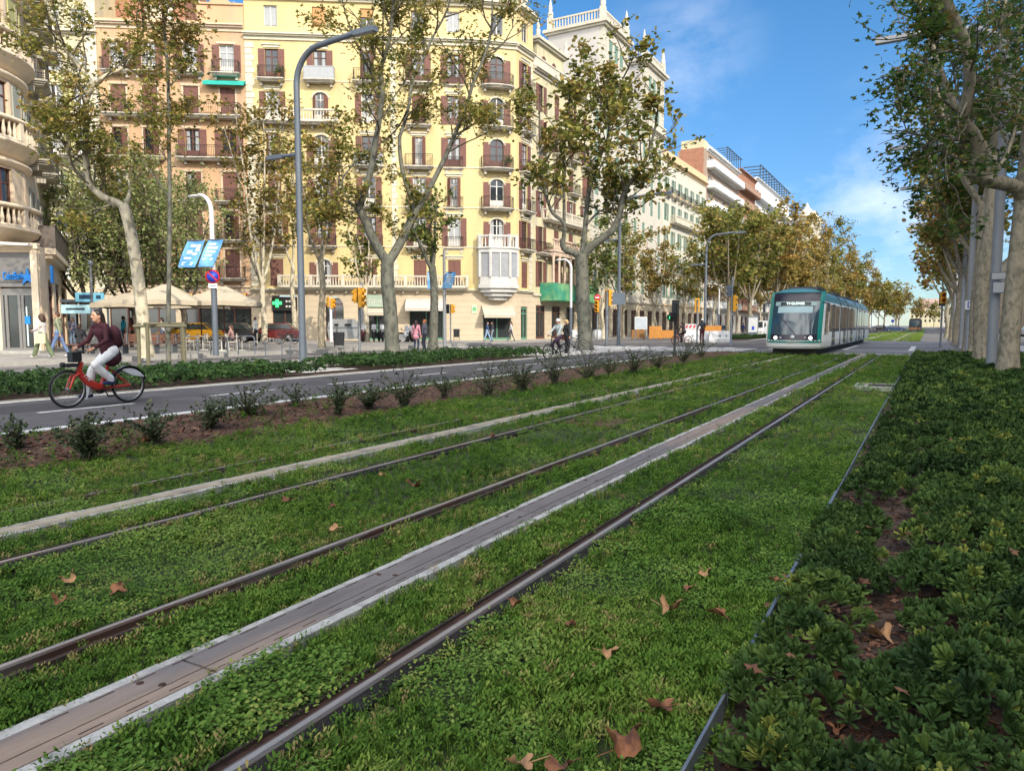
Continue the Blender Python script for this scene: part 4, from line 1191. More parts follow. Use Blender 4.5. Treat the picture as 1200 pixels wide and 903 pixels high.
# ---- the row along the avenue
def st_house(name, label, ya, yb_, top, m, floors, z1st, step, cols, hwin, wwin, frame, shutter=None, smat=None, balc=None, body=12, gm=None, arch=0, base_top=4.4, corn=stone_lt, shops=True, blc=None):
    P = P_st(ya); L = yb_ - ya - .03
    B = Bldg(name, label, 'building', P)
    ops = []; xs = [L * (i + .5) / cols for i in range(cols)]
    for k in range(floors):
        for x in xs: ops.append((x - wwin / 2, x + wwin / 2, z1st + k * step, z1st + k * step + hwin, arch))
    B.wall(P, SA, L, base_top, top, ops, m, (body, top)); 
    gops = [(x - 1.0, x + 1.0, .1, 3.4, 0) for x in xs] if shops else []
    B.wall(P, SA, L, 0, base_top - .002, gops, gm or ground_stone, (body, base_top - .002), name='ground_floor')
    rr = random.Random(int(ya * 7))
    for o in ops: B.win(P, SA, o[0], o[2], wwin, hwin, frame, shutter if shutter != 'mix' else rr.choice(('open', 'closed', 'ajar')), smat, rr.choice((0, 0, 1, 2)), arch)
    if balc:
        for k in range(floors):
            if balc[k % len(balc)] == 'i':
                for x in xs: B.balc(P, SA, x, z1st + k * step - .06, wwin + 1.0, .7)
            elif balc[k % len(balc)] == 'w':
                B.balc(P, SA, L / 2, z1st + k * step - .06, L - .6, 1.3, 'solid', 0, blc, 1.0, blc)
            elif balc[k % len(balc)] == 's':
                B.balc(P, SA, L / 2, z1st + k * step - .06, L * .7, .9, 'stone', 0, stone_lt)
    for g_ in gops: shopfront(P, SA, g_[0], g_[1], 3.3, frame_brown, B=B)
    B.trim(P, SA, 'cornice', 0, L, top - .4, [(.15, .25), (.4, .12), (.55, .15)], corn)
    B.trim(P, SA, 'string_course', 0, L, base_top - .1, [(.15, .22)], corn)
    return B, P, L
# B2: cream with arches and rooftop turret
b2, P2, L2 = st_house('ornate_house', 'cream house with brown shutters, a stone bay and green netting over its first balcony', 63.4, 77.4, 25.7, cream, 6, 5.2, 3.36, 4, 2.5, 1.1, frame_brown, 'mix', shut_brown, ['', 'i', 's', 'i', 'i', ''])
q = MB(); q.box(.0, L2, -.08, .3, 25.90, 26.80); q.box(.0, L2, -.15, .35, 26.80, 26.92); b2.part(P2, SA, 'parapet', q, stone_lt)
t = MB(); t.box(3.2, 9.2, 1.2, 6.5, 25.70, 29.20); b2.part(P2, SA, 'turret', t, cream)
t = MB(); t.box(2.9, 9.5, .9, 6.8, 29.20, 29.40); t.box(2.7, 9.7, .7, 7.0, 29.40, 29.70)
for x in (3.0, 9.4):
    for y in (1.0, 6.6): t.lathe([(.22, 29.70), (.25, 30.20), (.12, 30.40), (.2, 30.60), (.02, 31.30)], (x, y, 0), 8)
b2.part(P2, SA, 'turret_cornice', t, stone_lt)
t = MB()
for x in (4.6, 6.9):
    n = 8; arc = [(x + .45 * math.cos(PI * i / n), 27.80 + .45 * math.sin(PI * i / n)) for i in range(n + 1)]
    t.slab([(x - .45, 26.80), (x + .45, 26.80)] + arc, 1.14, 1.25)
b2.part(P2, SA, 'arched_window', t, frame_brown)
t = MB(); t.box(.2, 1.5, 1.5, 2.8, 25.70, 32.40); t.box(.1, 1.6, 1.4, 2.9, 32.40, 32.65); b2.part(P2, SA, 'chimney', t, stone_lt)
# stone bay on the first floors and green netting
by = MB(); by.box(2.5, 12, -1.1, 0, 4.7, 5.0); by.box(2.5, 12, -1.1, 0, 8.3, 8.7); by.box(2.4, 12.1, -1.2, 0, 8.7, 8.9)
for i in range(8): x = 2.65 + i * 1.32; by.lathe([(.17, 5.0), (.14, 5.4), (.13, 7.8), (.2, 8.3)], (x, -.95, 0), 8)
for i in range(26): by.lathe([(.07, 8.9), (.1, 9.2), (.06, 9.6), (.08, 9.8)], (2.7 + i * .36, -1.0, 0), 6)
by.box(2.5, 12, -1.15, -.85, 9.8, 9.95); b2.part(P2, SA, 'gallery', by, mat('rose_stone', (.55, .42, .33), .8, var=.14, vs=1.5))
nt_ = MB(); nt_.box(1.6, 12.8, -1.5, -1.44, 3.9, 5.6); nt_.box(1.6, 1.66, -1.44, 0, 3.9, 5.6); nt_.box(1.6, 12.8, -1.44, -.02, 3.85, 3.9)
b2.part(P2, SA, 'safety_netting', nt_, mat('green_netting', (.15, .33, .16), .8, var=.25, vs=2, col2=(.04, .24, .15), c2s=.7))
# B3: pale building with two towers
grey_render = mat('grey_render', (.46, .43, .4), .9, var=.08, vs=.4)
pale = mat('pale_ashlar', (.48, .445, .375), .82, var=.08, vs=.7, joints=(.5, .03, .12))
b3, P3, L3 = st_house('twin_tower_house', 'pale stone house with two square roof towers topped by pinnacles', 77.4, 103, 27.6, pale, 6, 5.6, 3.55, 8, 2.3, 1.0, frame_green, 'closed', shut_green, ['', '', '', '', '', ''])
q = MB(); q.box(.0, L3, -.3, .3, 27.7, 28.6); q.box(.0, L3, -.4, .4, 28.6, 28.75); b3.part(P3, SA, 'parapet', q, stone_lt)
for x0, x1, tn_ in ((3.2, 11.0, 0), (17.2, 25.3, 1)):
    t = MB(); t.box(x0, x1, .0, 7.0, 28.0, 36.00); to = b3.part(P3, SA, 'tower', t, pale)
    g = MB(); g.box(x0 - .06, x0, .5, 7.0, 28.2, 35.80); g.build('side_render', grey_render, to)
    c = MB(); c.box(x0 - .3, x1 + .3, -.35, 7.3, 35.40, 35.65); c.box(x0 - .55, x1 + .55, -.6, 7.5, 35.65, 36.00)
    c.box(x0, x1, .0, .2, 37.10, 37.30); c.box(x0, x0 + .2, .2, 7.0, 37.10, 37.30); c.box(x0, x1, 0, .25, 36.00, 36.20)
    for i in range(22): c.box(x0 + .1 + i * .36, x0 + .22 + i * .36, .02, .16, 36.00, 37.10)
    for i in range(18): c.box(x0 + .02, x0 + .16, .3 + i * .37, .42 + i * .37, 36.00, 37.10)
    for px_, py_ in ((x0 + .15, .15), (x1 - .15, .15), (x0 + .15, 6.8)):
        c.box(px_ - .3, px_ + .3, py_ - .3, py_ + .3, 36.00, 37.50); c.lathe([(.3, 37.50), (.36, 38.00), (.2, 38.30), (.26, 38.60), (.03, 39.70)], (px_, py_, 0), 8)
    c.build('tower_cornice', stone_lt, to)
    for x in (x0 + 2.2, x0 + 3.9, x0 + 5.6):
        for z in (28.8, 32.2):
            w = MB(); w.box(x - .45, x + .45, -.05, .02, z, z + 2.0); wo = b3.part(P3, SA, 'tower_window', w, shut_green)
            f = MB(); f.box(x - .6, x + .6, -.12, 0, z + 2.05, z + 2.25); f.build('lintel', stone_lt, wo); f = MB(); f.box(x - .6, x + .6, -.15, 0, z - .15, z - .02); f.build('sill', stone_lt, wo)
    q = MB(); z = 28.2
    i = 0
    while z < 35.20:
        for xa_ in (x0, x1 - .8): q.box(xa_ + (0 if i % 2 else .1), xa_ + .8 - (0 if i % 2 else .1), -.07, .0, z, z + .52)
        z += .56; i += 1
    q.build('quoin', stone_lt, to)
# B4..B7
ochre = mat('ochre_render', (.58, .42, .25), .88, var=.1, vs=.5)
b4, P4, L4 = st_house('ochre_house', 'ochre house with green shutters right of the twin towers, with an ochre balcony line', 103, 126, 25.0, mat('pale_green_grey', (.52, .5, .42), .88, var=.1), 5, 5.4, 3.7, 7, 2.4, 1.0, frame_green, 'open', shut_green, ['', 'i', '', 's', 'i'], corn=ochre)
q = MB(); q.box(0, L4, -.2, .3, 25.1, 26.2); q.box(0, L4, -.35, 0, 20.2, 20.6); b4.part(P4, SA, 'parapet', q, ochre)
white_b = mat('balcony_white', (.66, .66, .65), .7, var=.08)
dark_in = mat('brown_wall', (.34, .25, .19), .85, var=.15)
b5, P5, L5 = st_house('modern_flats', 'modern block with long white balconies and an exposed brick side wall', 126, 150, 31.0, dark_in, 8, 4.6, 3.35, 5, 2.1, 2.4, frame_white, None, None, ['w'], gm=stone_grey, blc=white_b, corn=white_b, body=5)
t = MB(); t.box(-.05, .0, .5, 4.6, 25.1, 31.2); b5.part(P5, SA, 'side_wall', t, brick); t = MB(); t.box(.02, 3, .6, 4.4, 31, 32.6); b5.part(P5, SA, 'stair_head', t, cream)
t = MB(); t.box(6, L5, 1.5, 4.8, 31, 33.2); b5.part(P5, SA, 'penthouse', t, white_b)
t = MB()
for i in range(7): x = 12 + i * 1.8; t.box(x - .05, x + .05, -.6, 1.4, 33.4, 33.52); t.box(x - .05, x + .05, -.6, -.5, 31.2, 33.4)
t.box(11.8, L5, -.65, -.53, 33.52, 33.62); b5.part(P5, SA, 'pergola', t, mat('pergola_dark', (.05, .055, .06), .5, metal=.4))
tz = MB(); 
for k in range(3): tz.box(2, L5 - 2, -1.5, -.1, 30.4 - k * 6.7, 30.46 - k * 6.7)
b6, P6, L6 = st_house('brown_brick_flats', 'brown brick block between the white balconied blocks', 150, 166, 32.0, brick, 8, 4.6, 3.4, 4, 1.8, 2.0, frame_brown, None, None, ['w'], gm=stone_grey, blc=mat('balcony_brown', (.33, .2, .14), .85), corn=brick)
b7, P7, L7 = st_house('white_blue_flats', 'white block with blue blinds and a steel roof terrace, last before the big trees', 166, 210, 33.0, white_b, 8, 4.6, 3.45, 8, 2.0, 2.6, mat('frame_blue', (.06, .2, .4), .5), None, None, ['w'], gm=stone_grey, blc=white_b, corn=white_b)
t = MB()
for i in range(12): x = 2 + i * 3.4; t.box(x - .08, x + .08, -.6, 3, 35.6, 35.8); t.box(x - .08, x + .08, -.6, -.45, 33, 35.6)
t.box(1.8, 40, -.7, -.5, 35.8, 36); b7.part(P7, SA, 'pergola', t, MATS['pergola_dark'])
b8, P8, L8 = st_house('far_corner_house', 'distant cream house with a small domed turret above the plane trees', 228, 290, 30.0, pale, 7, 4.8, 3.5, 12, 2.2, 1.1, frame_brown, None, None, ['', 'i'], corn=stone_lt)
t = MB()
for y0_ in (34, 52): t.lathe([(2.4, 30), (2.4, 36.5), (2.9, 36.8), (2.9, 37.3), (2.2, 38.4), (.8, 39.8), (.1, 41.5)], (y0_, 2.6, 0), 16)
b8.part(P8, SA, 'turret', t, stone_lt)
b9, P9, L9 = st_house('far_street_house', 'long pale row of houses farthest along the left of the avenue', 305, 420, 27.0, cream, 6, 4.8, 3.6, 20, 2.2, 1.2, frame_brown, None, None, ['', 'i'], corn=stone_lt, shops=False)
# ---- the other side of the avenue (right of the picture): blocks whose shade lies over the tracks
def right_house(name, label, ya, yb_, top, m):
    L = yb_ - ya; P = Vector((24.0, yb_, 0)); B = Bldg(name, label, 'building', P); A = -PI / 2
    cols = max(3, int(L / 3.2)); xs = [L * (i + .5) / cols for i in range(cols)]
    n = int((top - 6) / 3.5); ops = [(x - .6, x + .6, 5.2 + k * 3.5, 7.5 + k * 3.5, 0) for k in range(n) for x in xs]
    B.wall(P, A, L, 0, top, ops, m, (14, top))
    w = MB()
    for o in ops: w.quad((o[0], .2, o[2]), (o[1], .2, o[2]), (o[1], .2, o[3]), (o[0], .2, o[3]))
    wo = B.part(P, A, 'glazing', w, glass_dark)
    B.trim(P, A, 'cornice', 0, L, top - .4, [(.15, .25), (.4, .12), (.55, .15)], stone_lt)
    return B
right_house('avenue_house', 'ochre house across the avenue behind the photographer', -75, -12, 26, ochre)
right_house('avenue_house', 'cream house across the avenue, right of the tracks', -11.9, 33, 27, cream)
right_house('avenue_house', 'pale stone corner house across the avenue, right of the tracks', 33.1, 60, 26, pale)
right_house('avenue_house', 'far cream house on the right side of the avenue beyond the square', 150, 230, 26, cream)
right_house('avenue_house', 'farthest ochre house on the right side of the avenue', 232, 420, 25, ochre)
# end of the avenue
for i, (u, d, w, h, m, lab) in enumerate(((1078, 640, 14, 24, mat('rose_far', (.5, .34, .3), .9), 'distant rose tower at the end of the avenue'), (1092, 700, 30, 16, stone_grey, 'low grey building closing the avenue'), (1066, 600, 22, 15, cream, 'low cream building at the end of the avenue'))):
    p = XY(u, d); B = Bldg('distant_block', lab, 'building', p)
    ops = [(x - .7, x + .7, 4 + k * 3.4, 6 + k * 3.4, 0) for k in range(int((h - 4) / 3.4)) for x in [w * (q + .5) / int(w / 3) for q in range(int(w / 3))]]
    B.wall(p, 0, w, 0, h, ops, m, (10, h))
    g = MB()
    for o in ops: g.quad((o[0], .2, o[2]), (o[1], .2, o[2]), (o[1], .2, o[3]), (o[0], .2, o[3]))
    B.part(p, 0, 'glazing', g, glass_dark)
# ================================================================ TREES
def bark_mat(name, c1, c2, c3, s=5.0):
    if name in MATS: return MATS[name]
    m = bpy.data.materials.new(name); m.use_nodes = True; nt = m.node_tree; N = nt.nodes; L = nt.links
    b = N['Principled BSDF']; b.inputs['Roughness'].default_value = .85; b.inputs['Specular IOR Level'].default_value = .25
    g = N.new('ShaderNodeNewGeometry'); mp = N.new('ShaderNodeMapping'); mp.inputs['Scale'].default_value = (1, 1, .6); L.new(g.outputs['Position'], mp.inputs[0])
    n1 = N.new('ShaderNodeTexNoise'); n1.inputs['Scale'].default_value = s; n1.inputs['Detail'].default_value = 3; n1.inputs['Distortion'].default_value = .8; L.new(mp.outputs[0], n1.inputs['Vector'])
    cr = N.new('ShaderNodeValToRGB'); e = cr.color_ramp.elements; cr.color_ramp.interpolation = 'EASE'
    e[0].position = .38; e[0].color = (*c3, 1); e[1].position = .62; e[1].color = (*c1, 1); x = e.new(.47); x.color = (*c2, 1); x = e.new(.53); x.color = (*[(a + b_) / 2 for a, b_ in zip(c1, c2)], 1)
    L.new(n1.outputs['Fac'], cr.inputs[0])
    n2 = N.new('ShaderNodeTexNoise'); n2.inputs['Scale'].default_value = 30; n2.inputs['Detail'].default_value = 5; L.new(g.outputs['Position'], n2.inputs['Vector'])
    mr = N.new('ShaderNodeMapRange'); mr.inputs['To Min'].default_value = .75; mr.inputs['To Max'].default_value = 1.25; L.new(n2.outputs['Fac'], mr.inputs['Value'])
    vm = N.new('ShaderNodeVectorMath'); vm.operation = 'SCALE'; L.new(cr.outputs[0], vm.inputs[0]); L.new(mr.outputs[0], vm.inputs['Scale']); L.new(vm.outputs[0], b.inputs['Base Color'])
    bp = N.new('ShaderNodeBump'); bp.inputs['Strength'].default_value = .35; bp.inputs['Distance'].default_value = .03; L.new(n2.outputs['Fac'], bp.inputs['Height']); L.new(bp.outputs[0], b.inputs['Normal'])
    MATS[name] = m; return m
bark_plane = bark_mat('plane_bark', (.3, .26, .19), (.235, .205, .15), (.165, .148, .11), 8)
bark_grey_shaded = bark_mat('plane_bark_grey_shaded', (.15, .15, .122), (.11, .112, .092), (.075, .076, .064), 4.5)  # grey bark, darkened in colour for crown shade the trunks do not receive
bark_pale = bark_mat('plane_bark_pale', (.52, .46, .34), (.42, .375, .28), (.2, .18, .135), 3.6)
bark_dark = bark_mat('dark_bark', (.1, .085, .065), (.075, .065, .05), (.05, .045, .036), 6)
leaf_autumn = leafmat('plane_leaf_autumn', [(0, (.075, .105, .022)), (.3, (.155, .175, .04)), (.55, (.265, .24, .058)), (.8, (.36, .265, .08)), (1, (.28, .155, .06))], .6, .35, .15)
leaf_green = leafmat('plane_leaf_green', [(0, (0.054, 0.095, 0.027)), (0.4, (0.108, 0.155, 0.043)), (0.7, (0.189, 0.209, 0.061)), (1, (0.324, 0.257, 0.074))], .65, .35, .12)
leaf_gold = leafmat('plane_leaf_gold', [(0, (.1, .1, .03)), (.35, (.2, .175, .048)), (.65, (.32, .235, .065)), (1, (.35, .2, .06))], .65, .35, .12)
leaf_soft = leafmat('broad_tree_leaf', [(0, (0.132, 0.18, 0.068)), (0.5, (0.264, 0.312, 0.117)), (1, (0.42, 0.42, 0.189))], .65, .35, .12)
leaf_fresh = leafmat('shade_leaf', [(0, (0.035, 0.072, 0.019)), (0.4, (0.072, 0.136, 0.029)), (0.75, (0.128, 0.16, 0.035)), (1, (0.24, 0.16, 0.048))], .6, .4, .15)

twig_bark = bark_mat('twig_bark', (.17, .145, .1), (.13, .112, .08), (.09, .08, .06), 9)
def leaf_tmpl(kind):
    if kind == 'lobed':
        r = [.0, .62, .38, .85, .45, 1.0, .45, .85, .38, .62]; n = len(r); V = [(0, .35, .03)]; 
        for i in range(n):
            a = -PI / 2 + 2 * PI * i / n
            V.append((r[i] * .62 * math.cos(a), .35 + r[i] * .62 * math.sin(a), -.12 * r[i] * abs(math.cos(a)) + .05 * math.sin(3 * a)))
        return np.array(V), np.array([(0, 1 + i, 1 + (i + 1) % n) for i in range(n)])
    if kind == 'mid':
        V = [(0, 0, 0), (.42, .15, -.08), (.5, .62, -.1), (.0, 1.0, -.05), (-.5, .62, -.1), (-.42, .15, -.08), (0, .5, .08)]
        return np.array(V), np.array([(6, i, (i + 1) % 6) for i in range(6)])
    V = [(0, 0, 0), (.45, .45, -.07), (0, 1, 0), (-.45, .45, -.07)]
    return np.array(V), np.array([(0, 1, 2), (0, 2, 3)])

def smooth_path(pts, n=3):
    pts = [Vector(p) for p in pts]
    if len(pts) < 3: return pts
    out = []
    for i in range(len(pts) - 1):
        p0 = pts[max(0, i - 1)]; p1 = pts[i]; p2 = pts[i + 1]; p3 = pts[min(len(pts) - 1, i + 2)]
        for k in range(n):
            t = k / n
            out.append(.5 * ((2 * p1) + (p2 - p0) * t + (2 * p0 - 5 * p1 + 4 * p2 - p3) * t * t + (3 * p1 - p0 - 3 * p2 + p3) * t ** 3))
    out.append(pts[-1]); return out

def lerp_r(r0, r1, n): return [r0 + (r1 - r0) * i / max(1, n - 1) for i in range(n)]

class Tree:
    def __init__(s, name, label, cat, base, barkm, leafm, lk='mid', seed=1, group='plane trees of the avenue'):
        s.base = Vector(base); s.root = thing(name, label, cat, base, 0, group); s.tb = MB(); s.seg = 10
        s.leafm = leafm; s.barkm = barkm; s.lk = lk; s.r = random.Random(seed); s.n = np.random.default_rng(seed); s.tw = []
    def limb(s, pts, r0, r1, seg=None, sm=3, lv=0):
        p = smooth_path([Vector(q) - s.base for q in pts], sm)
        w = .0
        s.tb.tube(p, lerp_r(r0, r1, len(p)), seg or (10 if r0 > .1 else 6 if r0 > .035 else 4), caps=(lv == 0))
        return p
    def trunk(s, pts, r0, r1, flare=1.35):
        p = smooth_path([Vector(q) - s.base for q in pts], 4)
        rs = lerp_r(r0, r1, len(p)); zb = p[0].z
        for i, q in enumerate(p):
            h = q.z - zb
            if h < .8: rs[i] *= 1 + (flare - 1) * max(0, (1 - h / .8)) ** 2
        s.tb.tube(p, rs, 14, caps=True); return p
    def branch(s, p, d, L, r, depth, up=.25):
        "recursive side branch in local coordinates"
        R_ = s.r; n = 5 if depth > 0 else 4; pts = [p.copy()]; d = d.normalized(); cur = p.copy()
        for i in range(n):
            d = (d + Vector((R_.gauss(0, .17), R_.gauss(0, .17), R_.gauss(0, .12) + up * .3))).normalized()
            cur = cur + d * (L / n); pts.append(cur.copy())
        s.tb.tube(pts, lerp_r(r, r * .35, len(pts)), 6 if r > .03 else 4, 1, caps=False)
        if depth == 0:
            s.tw.append((pts[-1], d, L)); s.tw.append((pts[-2], d, L)); 
            return
        k = 3 if depth == 1 else 4
        for i in range(k):
            t = .35 + .65 * (i + R_.random() * .6) / k; j = min(n, max(1, int(t * n)))
            ax = Vector((R_.gauss(0, 1), R_.gauss(0, 1), R_.gauss(0, .6) + .25)).normalized()
            s.branch(pts[j], (d * .75 + ax * .85).normalized(), L * R_.uniform(.4, .62), r * .5, depth - 1, up)
        s.tw.append((pts[-1], d, L * .5))
    def sprout_from(s, path, t0, t1, n, L, r, depth=1, up=.25, out=.9, bias=None):
        for i in range(n):
            t = t0 + (t1 - t0) * (i + s.r.random()) / n; k = min(len(path) - 2, int(t * (len(path) - 1)))
            f = t * (len(path) - 1) - k; p = path[k].lerp(path[k + 1], min(1, f)); tg = (path[k + 1] - path[k]).normalized()
            a = s.r.uniform(0, 2 * PI); side = tg.orthogonal().normalized(); side = (Matrix.Rotation(a, 3, tg) @ side)
            d = side * out + tg * .55 + Vector((0, 0, .15))
            if bias is not None: d = d + bias
            s.branch(p, d, L * s.r.uniform(.65, 1.25), r, depth, up)
    def leaves(s, n, size, spread=.45, tint=(.45, .22), droop=.9, tintz=0.0, keep=None):
        tw = s.tw
        if keep: tw = [t for t in tw if keep(t[0] + s.base)]
        nn = s.n; P0 = np.array([t[0] for t in tw]); D = np.array([t[1] for t in tw]); Ls = np.array([t[2] for t in tw])
        w = nn.lognormal(0, .85, len(tw)); w /= w.sum()
        idx = nn.choice(len(tw), n, p=w)
        ct = nn.normal(0, .13, len(tw))
        off = nn.normal(0, 1, (n, 3)) * spread * np.array([1, 1, .75]) * nn.uniform(.3, 1, n)[:, None]
        back = nn.uniform(0, 1, n) ** 1.5
        P = P0[idx] + off - D[idx] * (back * Ls[idx] * .55)[:, None]
        tv, tf = leaf_tmpl(s.lk); tv = tv - np.array([0, .5, 0])
        sc = size * nn.uniform(.65, 1.25, n)
        v, f = scatter(tv, tf, P, rotmats(n, droop, r=nn), sc)
        t = np.clip(nn.normal(tint[0], tint[1], n) + ct[idx], 0, 1)
        return np_mesh('crown', v, f, s.leafm, s.root, tint=np.repeat(t, len(tv)))
    def done(s):
        return s.tb.build('trunk', [s.barkm, twig_bark], s.root)

PT = 'plane trees of the avenue'
# ---- T1: the big forked tree in the middle
d = 31.0
def px(pts, d0, dd=0.0):
    "polyline surveyed at distance d0, drifting by dd metres towards its end"
    n = len(pts); return [W(p[0], p[1], d0 + dd * i / max(1, n - 1)) for i, p in enumerate(pts)]
b0 = XY(460, d, 0); t = Tree('plane_tree', 'big forked plane tree with smooth grey limbs standing in the low hedge', 'tree', b0, bark_grey_shaded, leaf_autumn, 'lobed', 5)
tr = t.trunk([b0] + px([(459, 395), (457, 360), (454, 330), (454, 305)], d), .31, .265)
lA = t.limb(px([(454, 308), (439, 284), (428, 258), (419, 243)], d, -.6), .21, .17)
lA2 = t.limb(px([(420, 246), (426, 229), (435, 198), (440, 165), (443, 150), (448, 110), (446, 82), (453, 60), (459, 27), (463, -8), (470, -50), (474, -95)], d - .6, -2.2), .145, .05)
st1 = t.limb(px([(420, 246), (408, 237), (397, 238), (386, 262)], d - .6, 1.0), .08, .03)
lA3 = t.limb(px([(410, 238), (400, 215), (412, 195), (436, 172)], d - .6, .8), .05, .03)
lB = t.limb(px([(456, 306), (466, 290), (479, 264), (488, 246)], d, .4), .2, .165)
lB1 = t.limb(px([(487, 248), (483, 235), (472, 202), (468, 165), (472, 150), (479, 125), (484, 92), (497, 68), (506, 46), (525, 9), (535, -40)], d + .4, 2.5), .105, .035)
lB2 = t.limb(px([(487, 248), (497, 233), (516, 196), (528, 170), (533, 158), (547, 123), (554, 99), (565, 73), (574, 45), (577, 15), (576, -30)], d + .4, 1.2), .12, .035)
lC = t.limb(px([(446, 105), (436, 88), (430, 75), (415, 45), (402, 5), (395, -40)], d - 1.6, -1), .06, .02)
lD = t.limb(px([(478, 128), (466, 150), (450, 165), (430, 180)], d + 1, 2), .04, .02)
lE = t.limb(px([(533, 158), (548, 150), (568, 140)], d + .6, -.8), .04, .015)
t.sprout_from(lA2, .3, 1, 17, 2.6, .045, 1); t.sprout_from(lB1, .35, 1, 15, 2.4, .04, 1); t.sprout_from(lB2, .25, 1, 17, 2.5, .04, 1)
t.sprout_from(lC, .2, 1, 8, 2.2, .03, 1); t.sprout_from(lA3, .3, 1, 5, 1.6, .025, 1); t.sprout_from(lA, .4, 1, 5, 1.5, .03, 1); t.sprout_from(lB, .3, 1, 4, 1.3, .03, 1); t.sprout_from(lD, .3, 1, 5, 1.7, .02, 1); t.sprout_from(lE, .3, 1, 4, 1.3, .02, 1); t.sprout_from(st1, .5, 1, 5, 1.3, .02, 1)
t.leaves(11000, .2, .33, (.48, .2)); t.done()
# ---- T2
d = 42.3; b0 = XY(686, d, 0); t = Tree('plane_tree', 'plane tree with a wide crown and a bent right limb beside the woman in black', 'tree', b0, bark_grey_shaded, leaf_autumn, 'mid', 8)
t.trunk([b0] + px([(685, 390), (683, 350), (682, 320), (681, 298)], d), .42, .36)
l1 = t.limb(px([(681, 302), (672, 296), (661, 291), (659, 280)], d, -.4), .22, .16); l1a = t.limb(px([(660, 282), (661, 262), (648, 250), (641, 233), (634, 205), (633, 165), (632, 130)], d - .4, -1.4), .12, .04); l1b = t.limb(px([(661, 265), (661, 230), (660, 195), (663, 150), (668, 110)], d - .4, 1.4), .1, .04)
l2 = t.limb(px([(683, 300), (692, 289), (706, 279), (719, 268), (727, 248), (730, 230), (737, 216), (750, 199), (762, 172), (770, 140)], d, -1.2), .25, .06)
l3 = t.limb(px([(682, 298), (686, 265), (690, 225), (702, 186), (712, 163), (715, 140), (722, 112), (738, 75)], d, 1.8), .16, .04); l4 = t.limb(px([(715, 150), (705, 125), (696, 100)], d + 1.2, .5), .06, .02)
l5 = t.limb(px([(688, 262), (702, 248), (712, 245)], d, 1.0), .08, .03)
for l, n, L in ((l1a, 14, 2.6), (l1b, 13, 2.5), (l2, 20, 2.7), (l3, 20, 2.7), (l4, 6, 2), (l5, 5, 2)): t.sprout_from(l, .3, 1, n, L, .045, 1)
t.leaves(5300, .25, .4, (.42, .2)); t.done()
# ---- T3: pale leaning tree on the left
d = 27.5; b0 = G(172, 419, .17); d = dist(b0); t = Tree('plane_tree', 'pale leaning plane tree on the corner pavement behind the cyclist', 'tree', b0, bark_pale, leaf_autumn, 'lobed', 12)
t.trunk([b0] + px([(170, 400), (167, 370), (160, 312), (153, 270), (145, 240)], d), .26, .2)
a = t.limb(px([(146, 243), (134, 236), (123, 232), (106, 216), (101, 190), (101, 165), (101, 119), (108, 99), (92, 77), (77, 57), (68, 37), (53, 0), (45, -40)], d, -2), .15, .05)
a2 = t.limb(px([(108, 100), (125, 88), (143, 80), (158, 60), (168, 40)], d - 1, 1.5), .07, .03); a3 = t.limb(px([(103, 215), (88, 200), (80, 180), (79, 160), (76, 120)], d, -1.8), .08, .03)
a4 = t.limb(px([(146, 241), (152, 225), (148, 205)], d, .5), .1, .05); a5 = t.limb(px([(145, 243), (128, 240), (110, 250)], d, .6), .06, .03)
for l, n, L, t0 in ((a, 30, 2.0, .15), (a2, 9, 1.7, .3), (a3, 12, 1.7, .3), (a4, 4, 1.3, .4), (a5, 5, 1.4, .4)): t.sprout_from(l, t0, 1, n, L, .035, 1)
t.leaves(5400, .2, .34, (.5, .18)); t.done()
# ---- T4: staked young tree
b0 = XY(197, 22.5, 0); d = 22.5; t = Tree('young_tree', 'slim young plane tree held between four wooden stakes', 'tree', b0, bark_grey_shaded, leaf_autumn, 'lobed', 21, None)
st_ = t.trunk([b0] + px([(197, 400), (198, 330), (199, 240), (198, 165), (197, 92), (193, 40), (190, 0), (188, -25)], d), .075, .035, 1.1)
t.limb(px([(198, 232), (180, 205), (160, 181)], d, -.5), .03, .012)
t.sprout_from(st_, .45, 1, 26, 1.35, .022, 1, up=.35); t.leaves(3600, .17, .3, (.62, .22)); t.done()
# ---- right row: R1 with the crooked limb, then its neighbours
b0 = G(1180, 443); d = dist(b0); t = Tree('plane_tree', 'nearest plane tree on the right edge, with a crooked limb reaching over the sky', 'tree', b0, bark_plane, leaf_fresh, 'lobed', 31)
t.trunk([b0] + px([(1183, 400), (1187, 350), (1193, 290), (1198, 235), (1206, 150), (1212, 60), (1216, -40)], d), .27, .13)
c = t.limb(px([(1199, 232), (1190, 219), (1170, 214), (1150, 210), (1143, 200), (1147, 175), (1140, 156), (1128, 140), (1134, 115), (1136, 85), (1129, 45), (1115, 15), (1104, -15), (1096, -60)], d, -3.0), .19, .1)
c2 = t.limb(px([(1160, 211), (1178, 185), (1190, 150), (1196, 120)], d - 1, .6), .06, .03); c3 = t.limb(px([(1133, 120), (1120, 150), (1108, 185), (1112, 220)], d - 2, -.5), .03, .015); c4 = t.limb(px([(1205, 160), (1180, 120), (1160, 90), (1150, 40)], d, 1.5), .06, .025); c5 = t.limb(px([(1131, 60), (1100, 62), (1070, 75), (1045, 80)], d - 2.4, -.6), .035, .012)
for l, n, L, t0 in ((c, 26, 1.9, .3), (c2, 8, 1.7, .2), (c3, 6, 1.4, .2), (c4, 9, 1.8, .2), (c5, 8, 1.1, .2)): t.sprout_from(l, t0, 1, n, L, .03, 1, up=.05)
t.leaves(3300, .185, .28, (.42, .26)); t.done()

